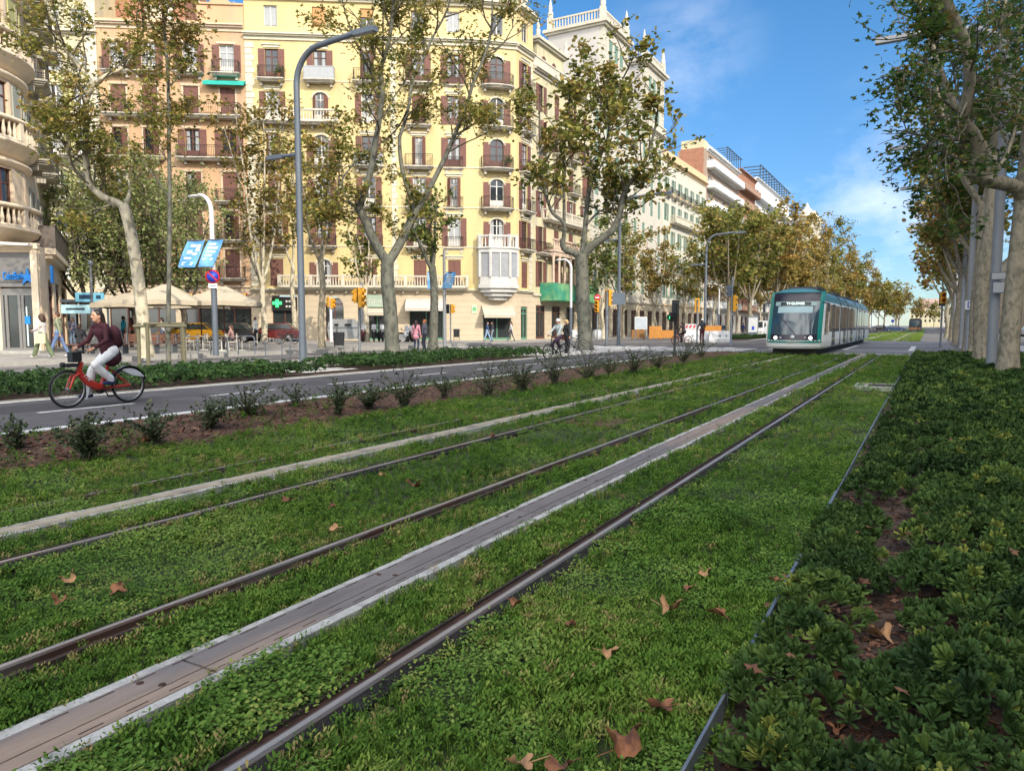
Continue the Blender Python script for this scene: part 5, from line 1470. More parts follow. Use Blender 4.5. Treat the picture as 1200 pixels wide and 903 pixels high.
def auto_tree(label, base, hf, H, cr, r0, barkm, leafm, nleaf, size, seed, lean=(0, 0), nl=4, lk='mid', tint=(.5, .2), name='plane_tree', group=PT, spread=.42, sub=9, low=0.0, depth=1, sl=.55, cat='tree'):
    b0 = Vector(base); t = Tree(name, label, cat, b0, barkm, leafm, lk, seed, group); R_ = t.r
    top = b0 + Vector((lean[0] * .5, lean[1] * .5, hf))
    t.trunk([b0, b0.lerp(top, .35) + Vector((R_.gauss(0, .06), R_.gauss(0, .06), 0)), b0.lerp(top, .7) + Vector((R_.gauss(0, .08), R_.gauss(0, .08), 0)), top], r0, r0 * .78)
    for i in range(nl):
        a = 2 * PI * i / nl + R_.uniform(-.4, .4); o = cr * R_.uniform(.5, .9); hz = (H - hf) * R_.uniform(.75, 1.0)
        if i == 0: o *= .3; hz = H - hf
        dx, dy = math.cos(a) * o + lean[0] * .5, math.sin(a) * o + lean[1] * .5
        p = t.limb([top - Vector((0, 0, r0)), top + Vector((dx * .45, dy * .45, hz * .25 + low)), top + Vector((dx * .75 + R_.gauss(0, .2), dy * .75 + R_.gauss(0, .2), hz * .62)), top + Vector((dx, dy, hz))], r0 * .5, r0 * .14)
        t.sprout_from(p, .22, 1, sub, cr * sl, r0 * .14, depth)
    t.leaves(nleaf, size, spread, tint); t.done(); return t
# right row going away
rr = random.Random(4)
for i, (u, v, H, cr, n, sz, lab) in enumerate((
        (1153, 428, 13.5, 3.2, 2100, .2, 'second plane tree of the right row, just behind the grey lamp post with two plates'),
        (1144, 416, 13.5, 3.4, 2400, .22, 'third plane tree of the right row, with a mottled trunk'),
        (1136, 408, 12, 3.6, 3600, .24, 'fourth plane tree of the right row, behind the lettered lamp post'),
        (1129, 402, 12, 3.6, 2800, .28, 'fifth plane tree of the right row beyond the paved island'),
        (1122, 397.5, 12, 3.6, 2300, .32, 'sixth plane tree of the right row beside the far lawn'),
        (1116, 394, 12, 3.8, 2000, .36, 'seventh plane tree of the right row, seen through the tram signal gap'),
        (1110, 391, 12, 3.8, 1700, .42, 'farthest plane tree one can tell apart in the right row'))):
    b0 = PX(2.0 if i else 1.75, u)
    dd = dist(b0)
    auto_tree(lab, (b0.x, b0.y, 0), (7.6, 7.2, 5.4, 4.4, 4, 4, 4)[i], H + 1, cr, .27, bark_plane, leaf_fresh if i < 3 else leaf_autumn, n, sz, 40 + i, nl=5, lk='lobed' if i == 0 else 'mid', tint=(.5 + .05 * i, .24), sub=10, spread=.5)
# left inner row beyond the crossing
for i, (Y, H, cr, lf, lab) in enumerate((
        (77, 12, 5.2, leaf_autumn, 'dark crowned plane tree just left of the tram front'), (88, 12.5, 5.4, leaf_autumn, 'plane tree behind the grey traffic light left of the tram'),
        (101, 14, 5.4, leaf_gold, 'golden plane tree rising directly behind the tram roof'), (116, 15, 5.6, leaf_gold, 'second golden plane tree behind the tram'),
        (133, 18, 6, leaf_gold, 'golden plane tree above the rear end of the tram'), (152, 19.5, 6, leaf_autumn, 'darker plane tree at the end of the tall left row'),
        (178, 18.5, 6.2, leaf_gold, 'golden plane tree right of the tram rear beside the far lawn'), (205, 18, 6.2, leaf_autumn, 'plane tree farther along the far lawn'),
        (240, 18, 6.5, leaf_gold, 'distant golden plane tree near the end of the left row'), (285, 17, 6.5, leaf_autumn, 'distant plane tree second from the end of the left row'), (335, 17, 7, leaf_gold, 'most distant plane tree of the left row'))):
    auto_tree(lab, (-17.5 + rr.uniform(-.6, .6), Y, 0), 4.2, H, cr, .26, bark_plane, lf, int(5200 * (90 / max(Y, 80)) ** .5), .32 * (Y / 80) ** .6, 60 + i, nl=5, lk='quad' if Y > 130 else 'mid', tint=(.4 if lf is leaf_autumn else .55, .22), sub=10, spread=.6)
# left outer row along the far pavement, thin trees
for i, (X, Y, H, cr, lf, lab) in enumerate((
        (-28.6, 70, 11, 3.2, leaf_green, 'small green plane tree in front of the twin tower house, left of the grey lamp'), (-28.6, 76, 11.5, 3.2, leaf_autumn, 'thin plane tree in front of the twin tower house'),
        (-28.6, 87, 12, 3.4, leaf_gold, 'thin yellowing plane tree in front of the ochre house'), (-28.4, 98, 12, 3.4, leaf_autumn, 'thin plane tree on the far pavement behind the orange barriers'),
        (-28.4, 112, 12.5, 3.8, leaf_gold, 'yellow plane tree in front of the white balconies'), (-28.4, 128, 12.5, 3.8, leaf_autumn, 'brownish plane tree below the brown brick block'),
        (-28.4, 148, 12.5, 4, leaf_gold, 'yellow plane tree below the white and blue block'), (-28.4, 172, 13, 4, leaf_gold, 'distant yellow tree on the far pavement'))):
    auto_tree(lab, (X + rr.uniform(-.3, .3), Y, .06), 3.6, H, cr, .17, bark_plane if i % 2 else bark_pale, lf, int(2300 * (80 / max(Y, 70)) ** .4), .27 * (Y / 80) ** .5, 80 + i, nl=4, lk='mid', tint=(.5, .22), sub=8, spread=.5)
# trees of the corner between the hedge and the yellow building
b0 = XY(377, 40.8, .02); auto_tree('plane tree with a dark mottled trunk left of the litter bin', b0, 5.0, 11.5, 2.6, .19, bark_plane, leaf_autumn, 1700, .2, 101, nl=4, sub=9, tint=(.6, .2))
b0 = XY(507, 44, .02); auto_tree('plane tree with a straight grey trunk beside the two pink-clad women', b0, 4.9, 8.6, 1.9, .27, bark_grey_shaded, leaf_green, 1300, .2, 102, nl=3, sub=7, tint=(.5, .2), spread=.35)
b0 = XY(429, 58, .17); auto_tree('small pollarded tree with a pale trunk in front of the sage shop sign', b0, 4.2, 9.0, 1.8, .22, bark_pale, leaf_autumn, 900, .22, 103, nl=4, sub=5, tint=(.25, .2), spread=.35)
b0 = XY(309, 56, .17); auto_tree('tall pale plane tree before the pharmacy, right of the parasols', b0, 4.5, 17.5, 2.7, .24, bark_pale, leaf_gold, 2600, .24, 104, nl=5, sub=12, tint=(.4, .22), spread=.55)
b0 = XY(345, 59, .17); auto_tree('thin pale tree in front of the pharmacy sign', b0, 6, 15.5, 2.3, .2, bark_pale, leaf_autumn, 1500, .24, 105, nl=3, sub=8, tint=(.6, .22), spread=.5)
# broad soft green trees behind the terrace
for i, (u, dd, H, cr, n, lab) in enumerate(((106, 47, 11, 4.3, 8500, 'broad grey-green tree behind the kiosk'), (158, 50, 12, 4.6, 9500, 'broad soft green tree behind the middle parasol'), (215, 49, 10.2, 3.6, 7000, 'broad green tree behind the blue banners'))):
    auto_tree(lab, XY(u, dd, .17), 2.4, H, cr, .22, bark_dark, leaf_soft, n, .2, 120 + i, nl=7, sub=14, tint=(.5, .24), name='broad_tree', group='broad green trees behind the terrace', spread=.6, low=-.3, lk='quad', sl=.5)
for i, (x, y, lab) in enumerate(((-30, 66, 'low round tree at the far pavement before the ornate house'),)): pass
# shrubs along the mulch bed
twig_leaf = leafmat('twig_leaf', [(0, (.03, .048, .026)), (.5, (.07, .1, .05)), (.85, (.12, .15, .07)), (1, (.2, .19, .1))], .6, .2, .15)
def shrub(label, base, H, w, n, seed):
    t = Tree('shrub', label, 'shrub', base, bark_dark, twig_leaf, 'quad', seed, 'shrubs in the mulch bed'); r_ = t.r; P, D = [], []
    for k in range(n):
        a = r_.uniform(0, 2 * PI); sp = r_.random() ** .6; tip = Vector((math.cos(a) * w * sp, math.sin(a) * w * sp, H * r_.uniform(.45, 1.0) * (1.05 - .35 * sp)))
        mid = Vector((tip.x * .35, tip.y * .35, tip.z * .55)); pth = smooth_path([Vector((r_.gauss(0, .03), r_.gauss(0, .03), -.04)), mid, tip], 4)
        t.tb.tube(pth, lerp_r(.008, .003, len(pth)), 4, caps=False)
        for q in range(2, len(pth)):
            for z in range(5): P.append(pth[q].lerp(pth[q - 1], r_.random()) + Vector((r_.gauss(0, .025), r_.gauss(0, .025), r_.gauss(0, .02))))
    tv, tf = leaf_tmpl('quad'); v, f = scatter(tv - np.array([0, .1, 0]), tf, np.array(P), rotmats(len(P), .9, r=t.n), t.n.uniform(.028, .055, len(P)))
    np_mesh('foliage', v, f, twig_leaf, t.root, tint=np.repeat(np.clip(t.n.normal(.5, .22, len(P)), 0, 1), 4)); t.tb.build('stem', bark_dark, t.root)
SH = [(18, 485, 525, 'thin shrub at the left edge of the mulch bed, nearest of all'), (103, 478, 532, 'dark shrub below the front wheel of the red bicycle'), (183, 462, 517, 'upright shrub below the rear wheel of the red bicycle'), (243, 465, 500, 'low shrub right of the one under the rear wheel'), (290, 445, 487, 'bushy shrub at the bend of the white line, left of the street lamp foot'), (345, 447, 478, 'open shrub directly below the tall street lamp'), (397, 443, 482, 'shrub just left of the one below the forked tree'), (432, 445, 476, 'small shrub below the forked plane tree'), (474, 430, 475, 'wide shrub below the right side of the forked tree'), (520, 440, 463, 'small pale shrub between two wide ones below the pink-clad women'), (572, 420, 462, 'tall shrub left of the grey cyclist'), (612, 425, 455, 'narrow shrub below the grey cyclist'), (650, 415, 450, 'dense tall shrub right below the woman in black'), (688, 412, 443, 'shrub below the trunk of the wide crowned plane tree'), (715, 418, 438, 'shrub between the wide plane tree and the grey lamp'), (742, 410, 437, 'shrub right of the foot of the grey lamp'), (770, 408, 432, 'shrub left of the dark signal pole'), (801, 400, 424, 'shrub right of the dark signal pole'), (822, 398, 418, 'last shrub at the far end of the mulch bed')]
for i, (u, vt, vb, lab) in enumerate(SH):
    b0 = G(u, vb, .04); hh = (vb - vt) * dist(b0) / FPX; kk = 1.0 if i < 9 else 1.22; shrub(lab, b0, hh * 1.1 * kk, hh * kk * (.65 + .5 * rr.random()), (26, 34, 20, 30)[i % 4] if i not in (0, 5, 9) else 14, 200 + i)
# small weeds on the mulch

for i, (X, Y, H, lab) in enumerate(((-11.5, 250, 13, 'distant tree left of the far cars'), (-9, 300, 14, 'distant round tree between the left row and the far tracks'), (-12, 360, 16, 'distant tree closing the left row'), (-4, 440, 14, 'pale distant tree at the end of the tracks'), (3, 470, 13, 'distant tree right of the end of the tracks'), (-14, 430, 17, 'tall distant tree behind the round one'), (12, 420, 14, 'distant tree behind the right row'))):
    auto_tree(lab, (X, Y, 0), 3.5, H, 5.5, .25, bark_plane, leaf_gold if i % 2 else leaf_autumn, 1300, .8, 300 + i, nl=5, lk='quad', sub=8, spread=.9, group='distant trees at the end of the avenue')

LT = points(-.95, 3.4, 1.5, 30, [(6, 5), (12, 2), (40, .6)]); LT[:, 2] = np.where(LT[:, 0] > -.55, .1 + .1 * nr.random(len(LT)), .01)
v, f = scatter(*leaf_tmpl('lobed'), LT, rotmats(len(LT), .5), nr.uniform(.035, .085, len(LT))); tag(np_mesh('leaf_litter', v, f, chip_m, tint=np.repeat(nr.uniform(.3, .75, len(LT)), 11)), kind='stuff')
# ================================================================ TRAM AND STREET FURNITURE
# ---------------- tram
tram_white = mat('tram_white', (.74, .74, .72), .35, var=.06, vs=1.5, spec=.5)
tram_teal = mat('tram_teal', (.012, .19, .17), .3, var=.06, vs=1, spec=.5)
tram_roof = mat('tram_roof', (.08, .2, .24), .3, var=.1, vs=.8, spec=.5)
tram_dark = mat('tram_dark', (.018, .016, .028), .3, var=.05, spec=.5)
tram_glass = glass_mat('tram_glass', (.015, .022, .026), .03)
tram_under = mat('tram_underframe', (.025, .022, .022), .8, var=.2)
joint_m = mat('gangway_rubber', (.07, .075, .08), .7, var=.1)
head_glow = mat('headlight_glow', (1, .97, .88), .3, var=0, emit=4)
disp_m = mat('display_panel', (.012, .02, .02), .3, var=0); disp_t = mat('display_text', (.75, .95, .85), .4, var=0, emit=1.2)
TL_ = 32.0
tram = thing('tram', 'white and teal articulated tram with lit headlights coming along the far track', 'tram', (-5.66, 37.7, 0))
ZL = [(.32, 1.24), (.42, 1.3), (.7, 1.325), (1.0, 1.325), (1.6, 1.325), (2.2, 1.325), (2.6, 1.315), (2.78, 1.28), (2.95, 1.17), (3.12, .98), (3.24, .6), (3.27, .0)]
def fz(z):
    "nose profile: how far the front lies back at height z"
    pts = [(.3, .16), (.45, .03), (.7, 0), (1.0, .05), (1.6, .28), (2.2, .55), (2.75, .85), (3.0, 1.02), (3.2, 1.35), (3.3, 1.7)]
    for (a, b), (c, d_) in zip(pts[:-1], pts[1:]):
        if z <= c: return b + (d_ - b) * (z - a) / (c - a)
    return pts[-1][1]
def wz(z):
    for (a, b), (c, d_) in zip(ZL[:-1], ZL[1:]):
        if z <= c: return b + (d_ - b) * max(0, (z - a)) / (c - a)
    return 0
def nose(x, z, off=0.0):
    k = min(1, abs(x) / 1.325); y = fz(z) + .55 * k ** 3.2
    return (x, y - off, z)
b = MB(); NX = 16; rings = []
for z, w in ZL:
    ring = []
    w = max(w, .01)
    for i in range(NX + 1):
        x = -w + 2 * w * i / NX; p = nose(x, z); ring.append((x, p[1], z))
    for i in range(NX + 1):
        x = w - 2 * w * i / NX; p = nose(x, z); ring.append((x, TL_ - p[1], z))
    rings.append(ring)
n = len(rings[0]); vs = [p for r_ in rings for p in r_]; 
for j in range(len(rings) - 1):
    mi = 1 if ZL[j][0] >= 2.6 else 0
    b.add([*rings[j], *rings[j + 1]], [(i, (i + 1) % n, n + (i + 1) % n, n + i) for i in range(n)], mi, True)
b.add(rings[0], [tuple(range(n))[::-1]], 0)
body = b.build('body', [tram_white, tram_roof], tram)
def nose_patch(x0, x1, z0, z1, off, name, m, parent, nx=10, nz=6, xf=None):
    q = MB(); g = []
    for j in range(nz + 1):
        z = z0 + (z1 - z0) * j / nz
        for i in range(nx + 1):
            a, c = (x0, x1) if xf is None else xf(z)
            g.append(nose(a + (c - a) * i / nx, z, off))
    q.add(g, [(j * (nx + 1) + i, j * (nx + 1) + i + 1, (j + 1) * (nx + 1) + i + 1, (j + 1) * (nx + 1) + i) for j in range(nz) for i in range(nx)], 0, True)
    return q.build(name, m, parent)
nose_patch(-1.25, 1.25, .6, 3.1, .012, 'front_frame', tram_teal, tram, 16, 12)
ws = nose_patch(-1.07, 1.07, 1.0, 2.76, .03, 'windscreen', glass_mat('windscreen_glass', (.025, .05, .07), .05), tram, 14, 10)
nose_patch(-1.08, 1.08, 2.62, 3.06, .034, 'front_hood', tram_dark, tram, 12, 5)
nose_patch(-1.07, 1.07, .74, 1.0, .032, 'light_band', tram_dark, tram, 12, 3)
nose_patch(-.8, .8, 2.05, 2.36, .038, 'sun_blind', mat('sun_blind', (.3, .42, .45), .5, var=.08), ws, 10, 3)
nose_patch(-.95, .95, 2.4, 2.6, .040, 'display_surround', mat('display_surround', (.25, .34, .35), .5), ws, 10, 3)
dp = nose_patch(-.7, .7, 2.42, 2.58, .05, 'destination_display', disp_m, tram, 10, 2)
pn_ = nose(.0, 2.5, .075); text_mesh('display_text', 'T4 GLÒRIES', .16, .003, disp_t, tram, pn_, (PI / 2 - .0, 0, 0))
pn_ = nose(0, .67, .03); text_mesh('fleet_lettering', 'TRAM', .17, .003, frame_white, tram, pn_, (PI / 2, 0, 0), wscale=1.4)
e = MB(); e.lathe([(.0, 0), (.1, 0), (.1, .02), (0, .02)], (0, 0, 0), 16); e.build('emblem', mat('emblem_white', (.6, .62, .64), .4), tram, nose(0, .87, .05), (PI / 2, 0, 0))
for x in (-.8, .8):
    p = nose(x, .84, .05); q = MB(); q.ell((0, 0, 0), (.075, .04, .075), 12, 8); hl = q.build('headlight', head_glow, tram, p)
    p2 = nose(x * .7, .84, .045); q = MB(); q.ell((0, 0, 0), (.07, .03, .07), 10, 6); q.build('marker_light', mat('lamp_glass', (.25, .24, .24), .15), tram, p2)
q = MB(); q.box(-1.0, 1.0, .6, TL_ - .6, .06, .33); q.build('underframe', tram_under, tram)
for k, y in enumerate((3.6, 5.4, 16, 17.8, 27, 28.6)):
    q = MB()
    for x in (-.72, .72): q.tube([(x - .06, y, .3), (x + .06, y, .3)], .3, 16)
    q.build('wheelset', tram_under, tram)
for y in (8.2, 12.6, 19.4, 23.8):
    q = MB(); q.slab([(-1.335, .36), (1.335, .36), (1.335, 2.62), (1.2, 2.97), (.98, 3.14), (.5, 3.275), (-.5, 3.275), (-.98, 3.14), (-1.2, 2.97), (-1.335, 2.62)], y - .17, y + .17); q.build('gangway_bellows', joint_m, tram)
def side_pane(y0, y1, z0, z1, name, m, slope=0.0, out=.006):
    for sx in (-1, 1):
        q = MB(); x = sx * 1.325
        poly = [(y0 + slope, z1), (y0, z0), (y1, z0), (y1, z1)]
        xa, xb = (x, x + sx * out); v = [(xa, a, c) for a, c in poly] + [(xb, a, c) for a, c in poly]
        q.add(v, [(0, 1, 2, 3), (7, 6, 5, 4), (0, 4, 5, 1), (1, 5, 6, 2), (2, 6, 7, 3), (3, 7, 4, 0)]); q.build(name, m, tram)
side_pane(.75, 2.35, 1.0, 2.5, 'cab_window', tram_glass, .55)
for y0, y1 in ((2.62, 4.0), (5.65, 7.7), (8.5, 10.0), (11.5, 12.3), (13.0, 14.6), (16.1, 18.9), (19.8, 21.0), (22.5, 23.5), (24.1, 25.6), (27.1, 29.1), (29.3, 31.0)): side_pane(y0, y1, 1.12, 2.48, 'side_window', tram_glass)
for y in (4.1, 10.1, 14.7, 21.1, 25.7):
    for sx in (-1, 1):
        q = MB(); x0, x1 = sorted((sx * 1.322, sx * 1.336)); q.box(x0, x1, y, y + 1.36, .4, 2.52); do = q.build('door', joint_m, tram)
        x0, x1 = sorted((sx * 1.336, sx * 1.341))
        for a in (.06, .72):
            g = MB(); g.box(x0, x1, y + a, y + a + .58, .6, 2.42); g.build('door_glass', tram_glass, do)
for sx in (-1, 1):
    q = MB(); q.tube([(sx * 1.18, .9, 2.55), (sx * 1.5, .75, 2.5)], .025, 6); q.box(sx * 1.5 - .05, sx * 1.5 + .05, .7, .78, 2.1, 2.5); q.build('camera_arm', tram_dark, tram)
wp = MB(); wp.tube([nose(.1, 1.02, .05), nose(-.55, 1.75, .05)], .018, 5); wp.tube([nose(-.3, 1.55, .055), nose(-.8, 1.95, .055)], .012, 4); wp.build('wiper', tram_dark, tram)
q = MB()
for k in range(4): q.box(-.7, .7, 3 + k * 7.5, 6.5 + k * 7.5, 3.24, 3.42)
q.build('roof_equipment', joint_m, tram)
# a second tram far down the line
ft = thing('tram', 'dark distant tram far down the tracks on the near line', 'tram', (-2.66, 205, 0))
q = MB(); q.slab([(-1.3, .35), (1.3, .35), (1.32, 1.0), (1.3, 2.6), (1.05, 3.1), (-1.05, 3.1), (-1.3, 2.6), (-1.32, 1.0)], .5, 30); q.build('body', tram_dark, ft)
q = MB(); q.slab([(-1.0, 1.1), (1.0, 1.1), (.9, 2.6), (-.9, 2.6)], .44, .5); q.build('windscreen', MATS['windscreen_glass'], ft)
q = MB(); q.slab([(-1.2, .4), (1.2, .4), (1.2, .95), (-1.2, .95)], .45, .5); q.build('front_panel', mat('rust_panel', (.3, .12, .06), .6), ft)

# ---------------- lamps
lamp_grey = mat('lamp_grey', (.125, .148, .18), .5, var=.1, vs=2, metal=.3)
lamp_pale = mat('lamp_pale', (.27, .28, .3), .5, var=.12, vs=2, metal=.15)
lens_m = mat('lamp_lens', (.35, .35, .36), .3, var=0)
def street_lamp(p, label, dirx, top=10.1, arm=3.6, low=7.3, lowlen=1.5, m=lamp_grey, r=.125):
    t = thing('street_lamp', label, 'street lamp', p, 0, 'tall grey lamps of the avenue')
    b = MB(); R_ = 1.15; pts = [(0, 0, 0), (0, 0, .3), (0, 0, top * .5), (0, 0, top - R_)]
    for k in range(1, 9): a = PI / 2 * k / 8 * .93; pts.append((dirx * R_ * (1 - math.cos(a)), 0, top - R_ + R_ * math.sin(a)))
    n = len(pts); b.tube(pts, [r, r, r * .92] + lerp_r(r * .85, r * .8, n - 3), 14)
    b.build('pole', m, t)
    x0 = dirx * R_ * (1 - math.cos(PI / 2 * .93)); q = MB(); q.tube([(x0, 0, top - .01), (dirx * (arm - .9), 0, top + .1)], [r * .8, r * .72], 12); q.build('arm', m, t)
    h = MB(); xa, xb = sorted((dirx * (arm - .9), dirx * arm)); h.box(xa, xb, -.11, .11, top + .0, top + .17); ho = h.build('lamp_head', m, t)
    g = MB(); g.box(xa + .08, xb - .08, -.085, .085, top - .012, top); g.build('lens', lens_m, ho)
    q = MB(); q.tube([(-dirx * r * .7, 0, low), (-dirx * (lowlen * .5), 0, low + .02)], [.07, .06], 10); q.build('arm', m, t)
    h = MB(); xa, xb = sorted((-dirx * lowlen * .5, -dirx * lowlen)); h.box(xa, xb, -.09, .09, low - .05, low + .09); h.build('lamp_head', m, t)
    f = MB(); f.lathe([(.2, 0), (.2, .02), (r + .02, .05), (r + .02, .12)], (0, 0, 0), 14); f.build('base_plate', m, t)
    return t
street_lamp(PX(-19.75, 354), 'tall grey double-arm street lamp standing left of the big forked plane tree', 1, 11.05, low=7.5)
street_lamp(PX(-18.7, 725), 'tall grey street lamp right of the wide crowned plane tree', 1)
street_lamp(PX(-18.9, 826), 'tall grey street lamp behind the person on the scooter', 1)
street_lamp(PX(-17.2, 1021), 'distant grey street lamp beyond the tram', 1)
street_lamp(PX(1.72, 1164), 'pale street lamp carrying two plates at the right edge', -1, 10.2, 3.5, 7.0, 1.2, lamp_pale, .15)
street_lamp(PX(1.75, 1135), 'pale street lamp carrying a square sign with a letter D', -1, 10.2, 3.8, 7.6, 1.2, lamp_pale, .135)
street_lamp(PX(1.9, 1127), 'pale street lamp behind the tram signal, left of the lettered one', -1, 10.2, 3.8, 7.6, 1.2, lamp_pale, .135)
street_lamp(PX(2.0, 1118), 'farthest pale street lamp of the right row', -1, 10.2, 3.8, 7.6, 1.2, lamp_pale, .135)
def hook_lamp(p, label, m, H=6.7):
    t = thing('hook_lamp', label, 'street lamp', p, 0, 'hooked pavement lamps'); b = MB(); R_ = .75
    pts = [(0, 0, 0), (0, 0, 2.8)]; pts2 = [(0, 0, 2.8), (0, 0, H - R_)]
    for k in range(1, 9): a = PI / 2 * k / 8; pts2.append((-R_ * (1 - math.cos(a)), 0, H - R_ + R_ * math.sin(a)))
    b.tube(pts, .12, 12); b.build('pole_foot', lamp_grey, t); b = MB(); b.tube(pts2, lerp_r(.1, .075, len(pts2)), 12); b.build('pole', m, t)
    h = MB(); h.ell((-R_ - .32, 0, H - .02), (.38, .13, .07), 12, 6); h.build('lamp_head', m, t); return t
pale_white = mat('lamp_white', (.6, .6, .6), .45, var=.1)
HB = XY(252, 31, .17); hook_lamp(HB, 'white hooked lamp carrying the two blue banners and a round no-parking sign', pale_white)
hook_lamp(XY(669, 60, .06), 'thin white hooked lamp in front of the green netting', pale_white)
hook_lamp(XY(842, 95, .06), 'distant white hooked lamp left of the tram', pale_white)
hook_lamp(XY(424, 62, .17), 'thin pale lamp behind the pollarded tree', pale_white)
# banners
ban_blue = mat('banner_blue', (.09, .3, .66), .7, var=.12, vs=2, col2=(.2, .45, .75), c2s=1.2); ban_white = mat('banner_print', (.62, .68, .74), .7, var=.05)
def banner(c, ang, tilt, w, h, label, lines, group='blue street banners'):
    t = thing('banner', label, 'banner', c, ang, group)
    b = MB(); n = 8; v = []
    for j in range(n + 1):
        z = -h / 2 + h * j / n; sx = tilt * (z / h)
        for i in range(5):
            x = -w / 2 + w * i / 4; v.append((x + sx, .05 * math.sin(3 * x / w + 4 * z / h), z))
    f = [(j * 5 + i, j * 5 + i + 1, (j + 1) * 5 + i + 1, (j + 1) * 5 + i) for j in range(n) for i in range(4)]
    m_ = len(v); v2 = [(a, y + .012, z) for a, y, z in v]
    b.add(v, f, 0, True); b.add(v2, [q[::-1] for q in f], 0, True); b.build('cloth', ban_blue, t)
    p = MB()
    for (x0, x1, z0, z1) in lines:
        def at(x, z): X = x * w; Z = z * h; return (X + tilt * (Z / h), .05 * math.sin(3 * X / w + 4 * Z / h) - .012, Z)
        p.add([at(x0, z0), at(x1, z0), at(x1, z1), at(x0, z1)], [(0, 1, 2, 3)])
    p.build('print', ban_white, t)
    a = MB(); a.tube([(-w / 2 + tilt / 2, .02, h / 2), (w / 2 + tilt / 2, .02, h / 2)], .02, 6); a.tube([(-w / 2 - tilt / 2, .02, -h / 2), (w / 2 - tilt / 2, .02, -h / 2)], .015, 6); a.build('rod', lamp_grey, t)
ln1 = [(-.2, .1, .25, .36), (.15, .38, .1, .36), (-.25, .0, .0, .14), (-.32, .3, -.42, -.3), (-.3, .1, -.2, -.12), (.05, .3, -.05, .06)]
ln2 = [(-.35, .1, .3, .38), (-.35, .3, .16, .24), (-.3, .25, .02, .1), (-.3, .15, -.12, -.04), (-.35, .3, -.26, -.18)]
zB = lambda v, d_: CAMH + (381 - v) * d_ / FPX
banner((XY(227, 30.9).x, XY(227, 30.9).y, zB(299, 31)), .5, .45, .72, 1.1, 'blue banner with pale print, left of the pair on the white hooked lamp', ln1)
banner((XY(249.5, 30.6).x, XY(249.5, 30.6).y, zB(299, 31)), .5, .48, .62, 1.1, 'blue banner with white lines, right of the pair on the white hooked lamp', ln2)
pole_b = thing('banner_pole', 'white pole with blue banners beside the straight grey trunk', 'pole', XY(521, 47, .02)); b = MB(); b.tube([(0, 0, 0), (0, 0, 6.2)], [.13, .09], 10); b.build('pole', lamp_pale, pole_b)
banner((XY(506, 46.9).x, XY(506, 46.9).y, zB(329, 47)), .45, .0, .5, 1.1, 'blue banner left of the white pole, half behind the trunk', ln2[:3])
banner((XY(526.5, 46.8).x, XY(526.5, 46.8).y, zB(329, 47)), .45, .3, .62, 1.0, 'blue banner with white waves, right of the straight grey trunk', ln2)
# signs on poles
sign_red = mat('sign_traffic_red', (.5, .02, .025), .45, var=.05); sign_white = mat('sign_traffic_white', (.68, .68, .68), .45, var=.05); sign_bl = mat('sign_traffic_blue', (.015, .05, .42), .45, var=.05)
sgrey = mat('sign_back', (.12, .15, .19), .5, var=.1, metal=.3)
def disc_sign(p, ang, R_, label, inner, kind):
    t = thing('road_sign', label, 'road sign', p, ang); Mx_ = Matrix.Rotation(PI / 2, 4, 'X')
    b = MB(); b.lathe([(0, 0), (R_, 0), (R_, .02), (0, .02)], (0, 0, 0), 24, M=Mx_); b.build('rim', sign_red, t)
    b = MB(); b.lathe([(0, .022), (R_ * .78, .022), (R_ * .78, .026), (0, .026)], (0, 0, 0), 24, M=Mx_)
    if kind == 'noparking':
        b.build('face', sign_bl, t); q = MB(); q.box(-R_ * .8, R_ * .8, -.034, -.028, -R_ * .1, R_ * .1, M=Matrix.Rotation(rad(45), 4, 'Y')); q.build('bar', sign_red, t)
    else:
        b.build('face', sign_red, t); q = MB(); q.box(-R_ * .65, R_ * .65, -.034, -.028, -R_ * .16, R_ * .16); q.build('bar', sign_white, t)
    q = MB(); q.box(-.03, .03, .0, .12, -R_ * 1.15, R_ * .6); q.build('bracket', sgrey, t); return t
face_cam = YAW
p = XY(251, 30.85); disc_sign((p.x, p.y, zB(325, 31)), face_cam + .3, .29, 'round blue no-parking sign with a red rim on the white hooked lamp', None, 'noparking')
t = thing('sign_plate', 'small grey plate below the round no-parking sign', 'sign plate', (p.x, p.y, zB(335.5, 31)), face_cam + .3); b = MB(); b.box(-.17, .17, -.012, .012, -.1, .1); b.build('plate', sign_white, t); b = MB(); b.box(-.13, .13, -.016, -.0125, -.015, .015); b.build('print', sgrey, t)
p = XY(725, 50.4); t = thing('road_sign', 'dark square back of a road sign on the grey lamp', 'road sign', (p.x, p.y, zB(350, 50.4)), face_cam); b = MB(); b.box(-.42, .42, -.02, .02, -.42, .42); b.box(-.42, .42, .02, .05, .2, .24); b.box(-.42, .42, .02, .05, -.24, -.2); b.build('panel', sgrey, t)
g0 = PX(1.72, 1164)
for v0, v1, lab in ((319.5, 328.5, 'wide dark-framed plate, upper of the two on the right lamp'), (330.5, 344, 'square pale grey plate, lower of the two on the right lamp')):
    dd = dist(g0) - .3; p = XY(1170.5, dd); z0, z1 = zB(v1, dd), zB(v0, dd); w = .27 if v0 < 325 else .22
    t = thing('sign_plate', lab, 'sign plate', (p.x, p.y, (z0 + z1) / 2), .1); b = MB(); b.box(-w, w, -.02, .02, -(z1 - z0) / 2, (z1 - z0) / 2); b.build('frame', sgrey, t); b = MB(); b.box(-w + .025, w - .025, -.026, -.0205, -(z1 - z0) / 2 + .025, (z1 - z0) / 2 - .025); b.build('face', mat('plate_grey', (.42, .42, .43), .5, var=.06), t)
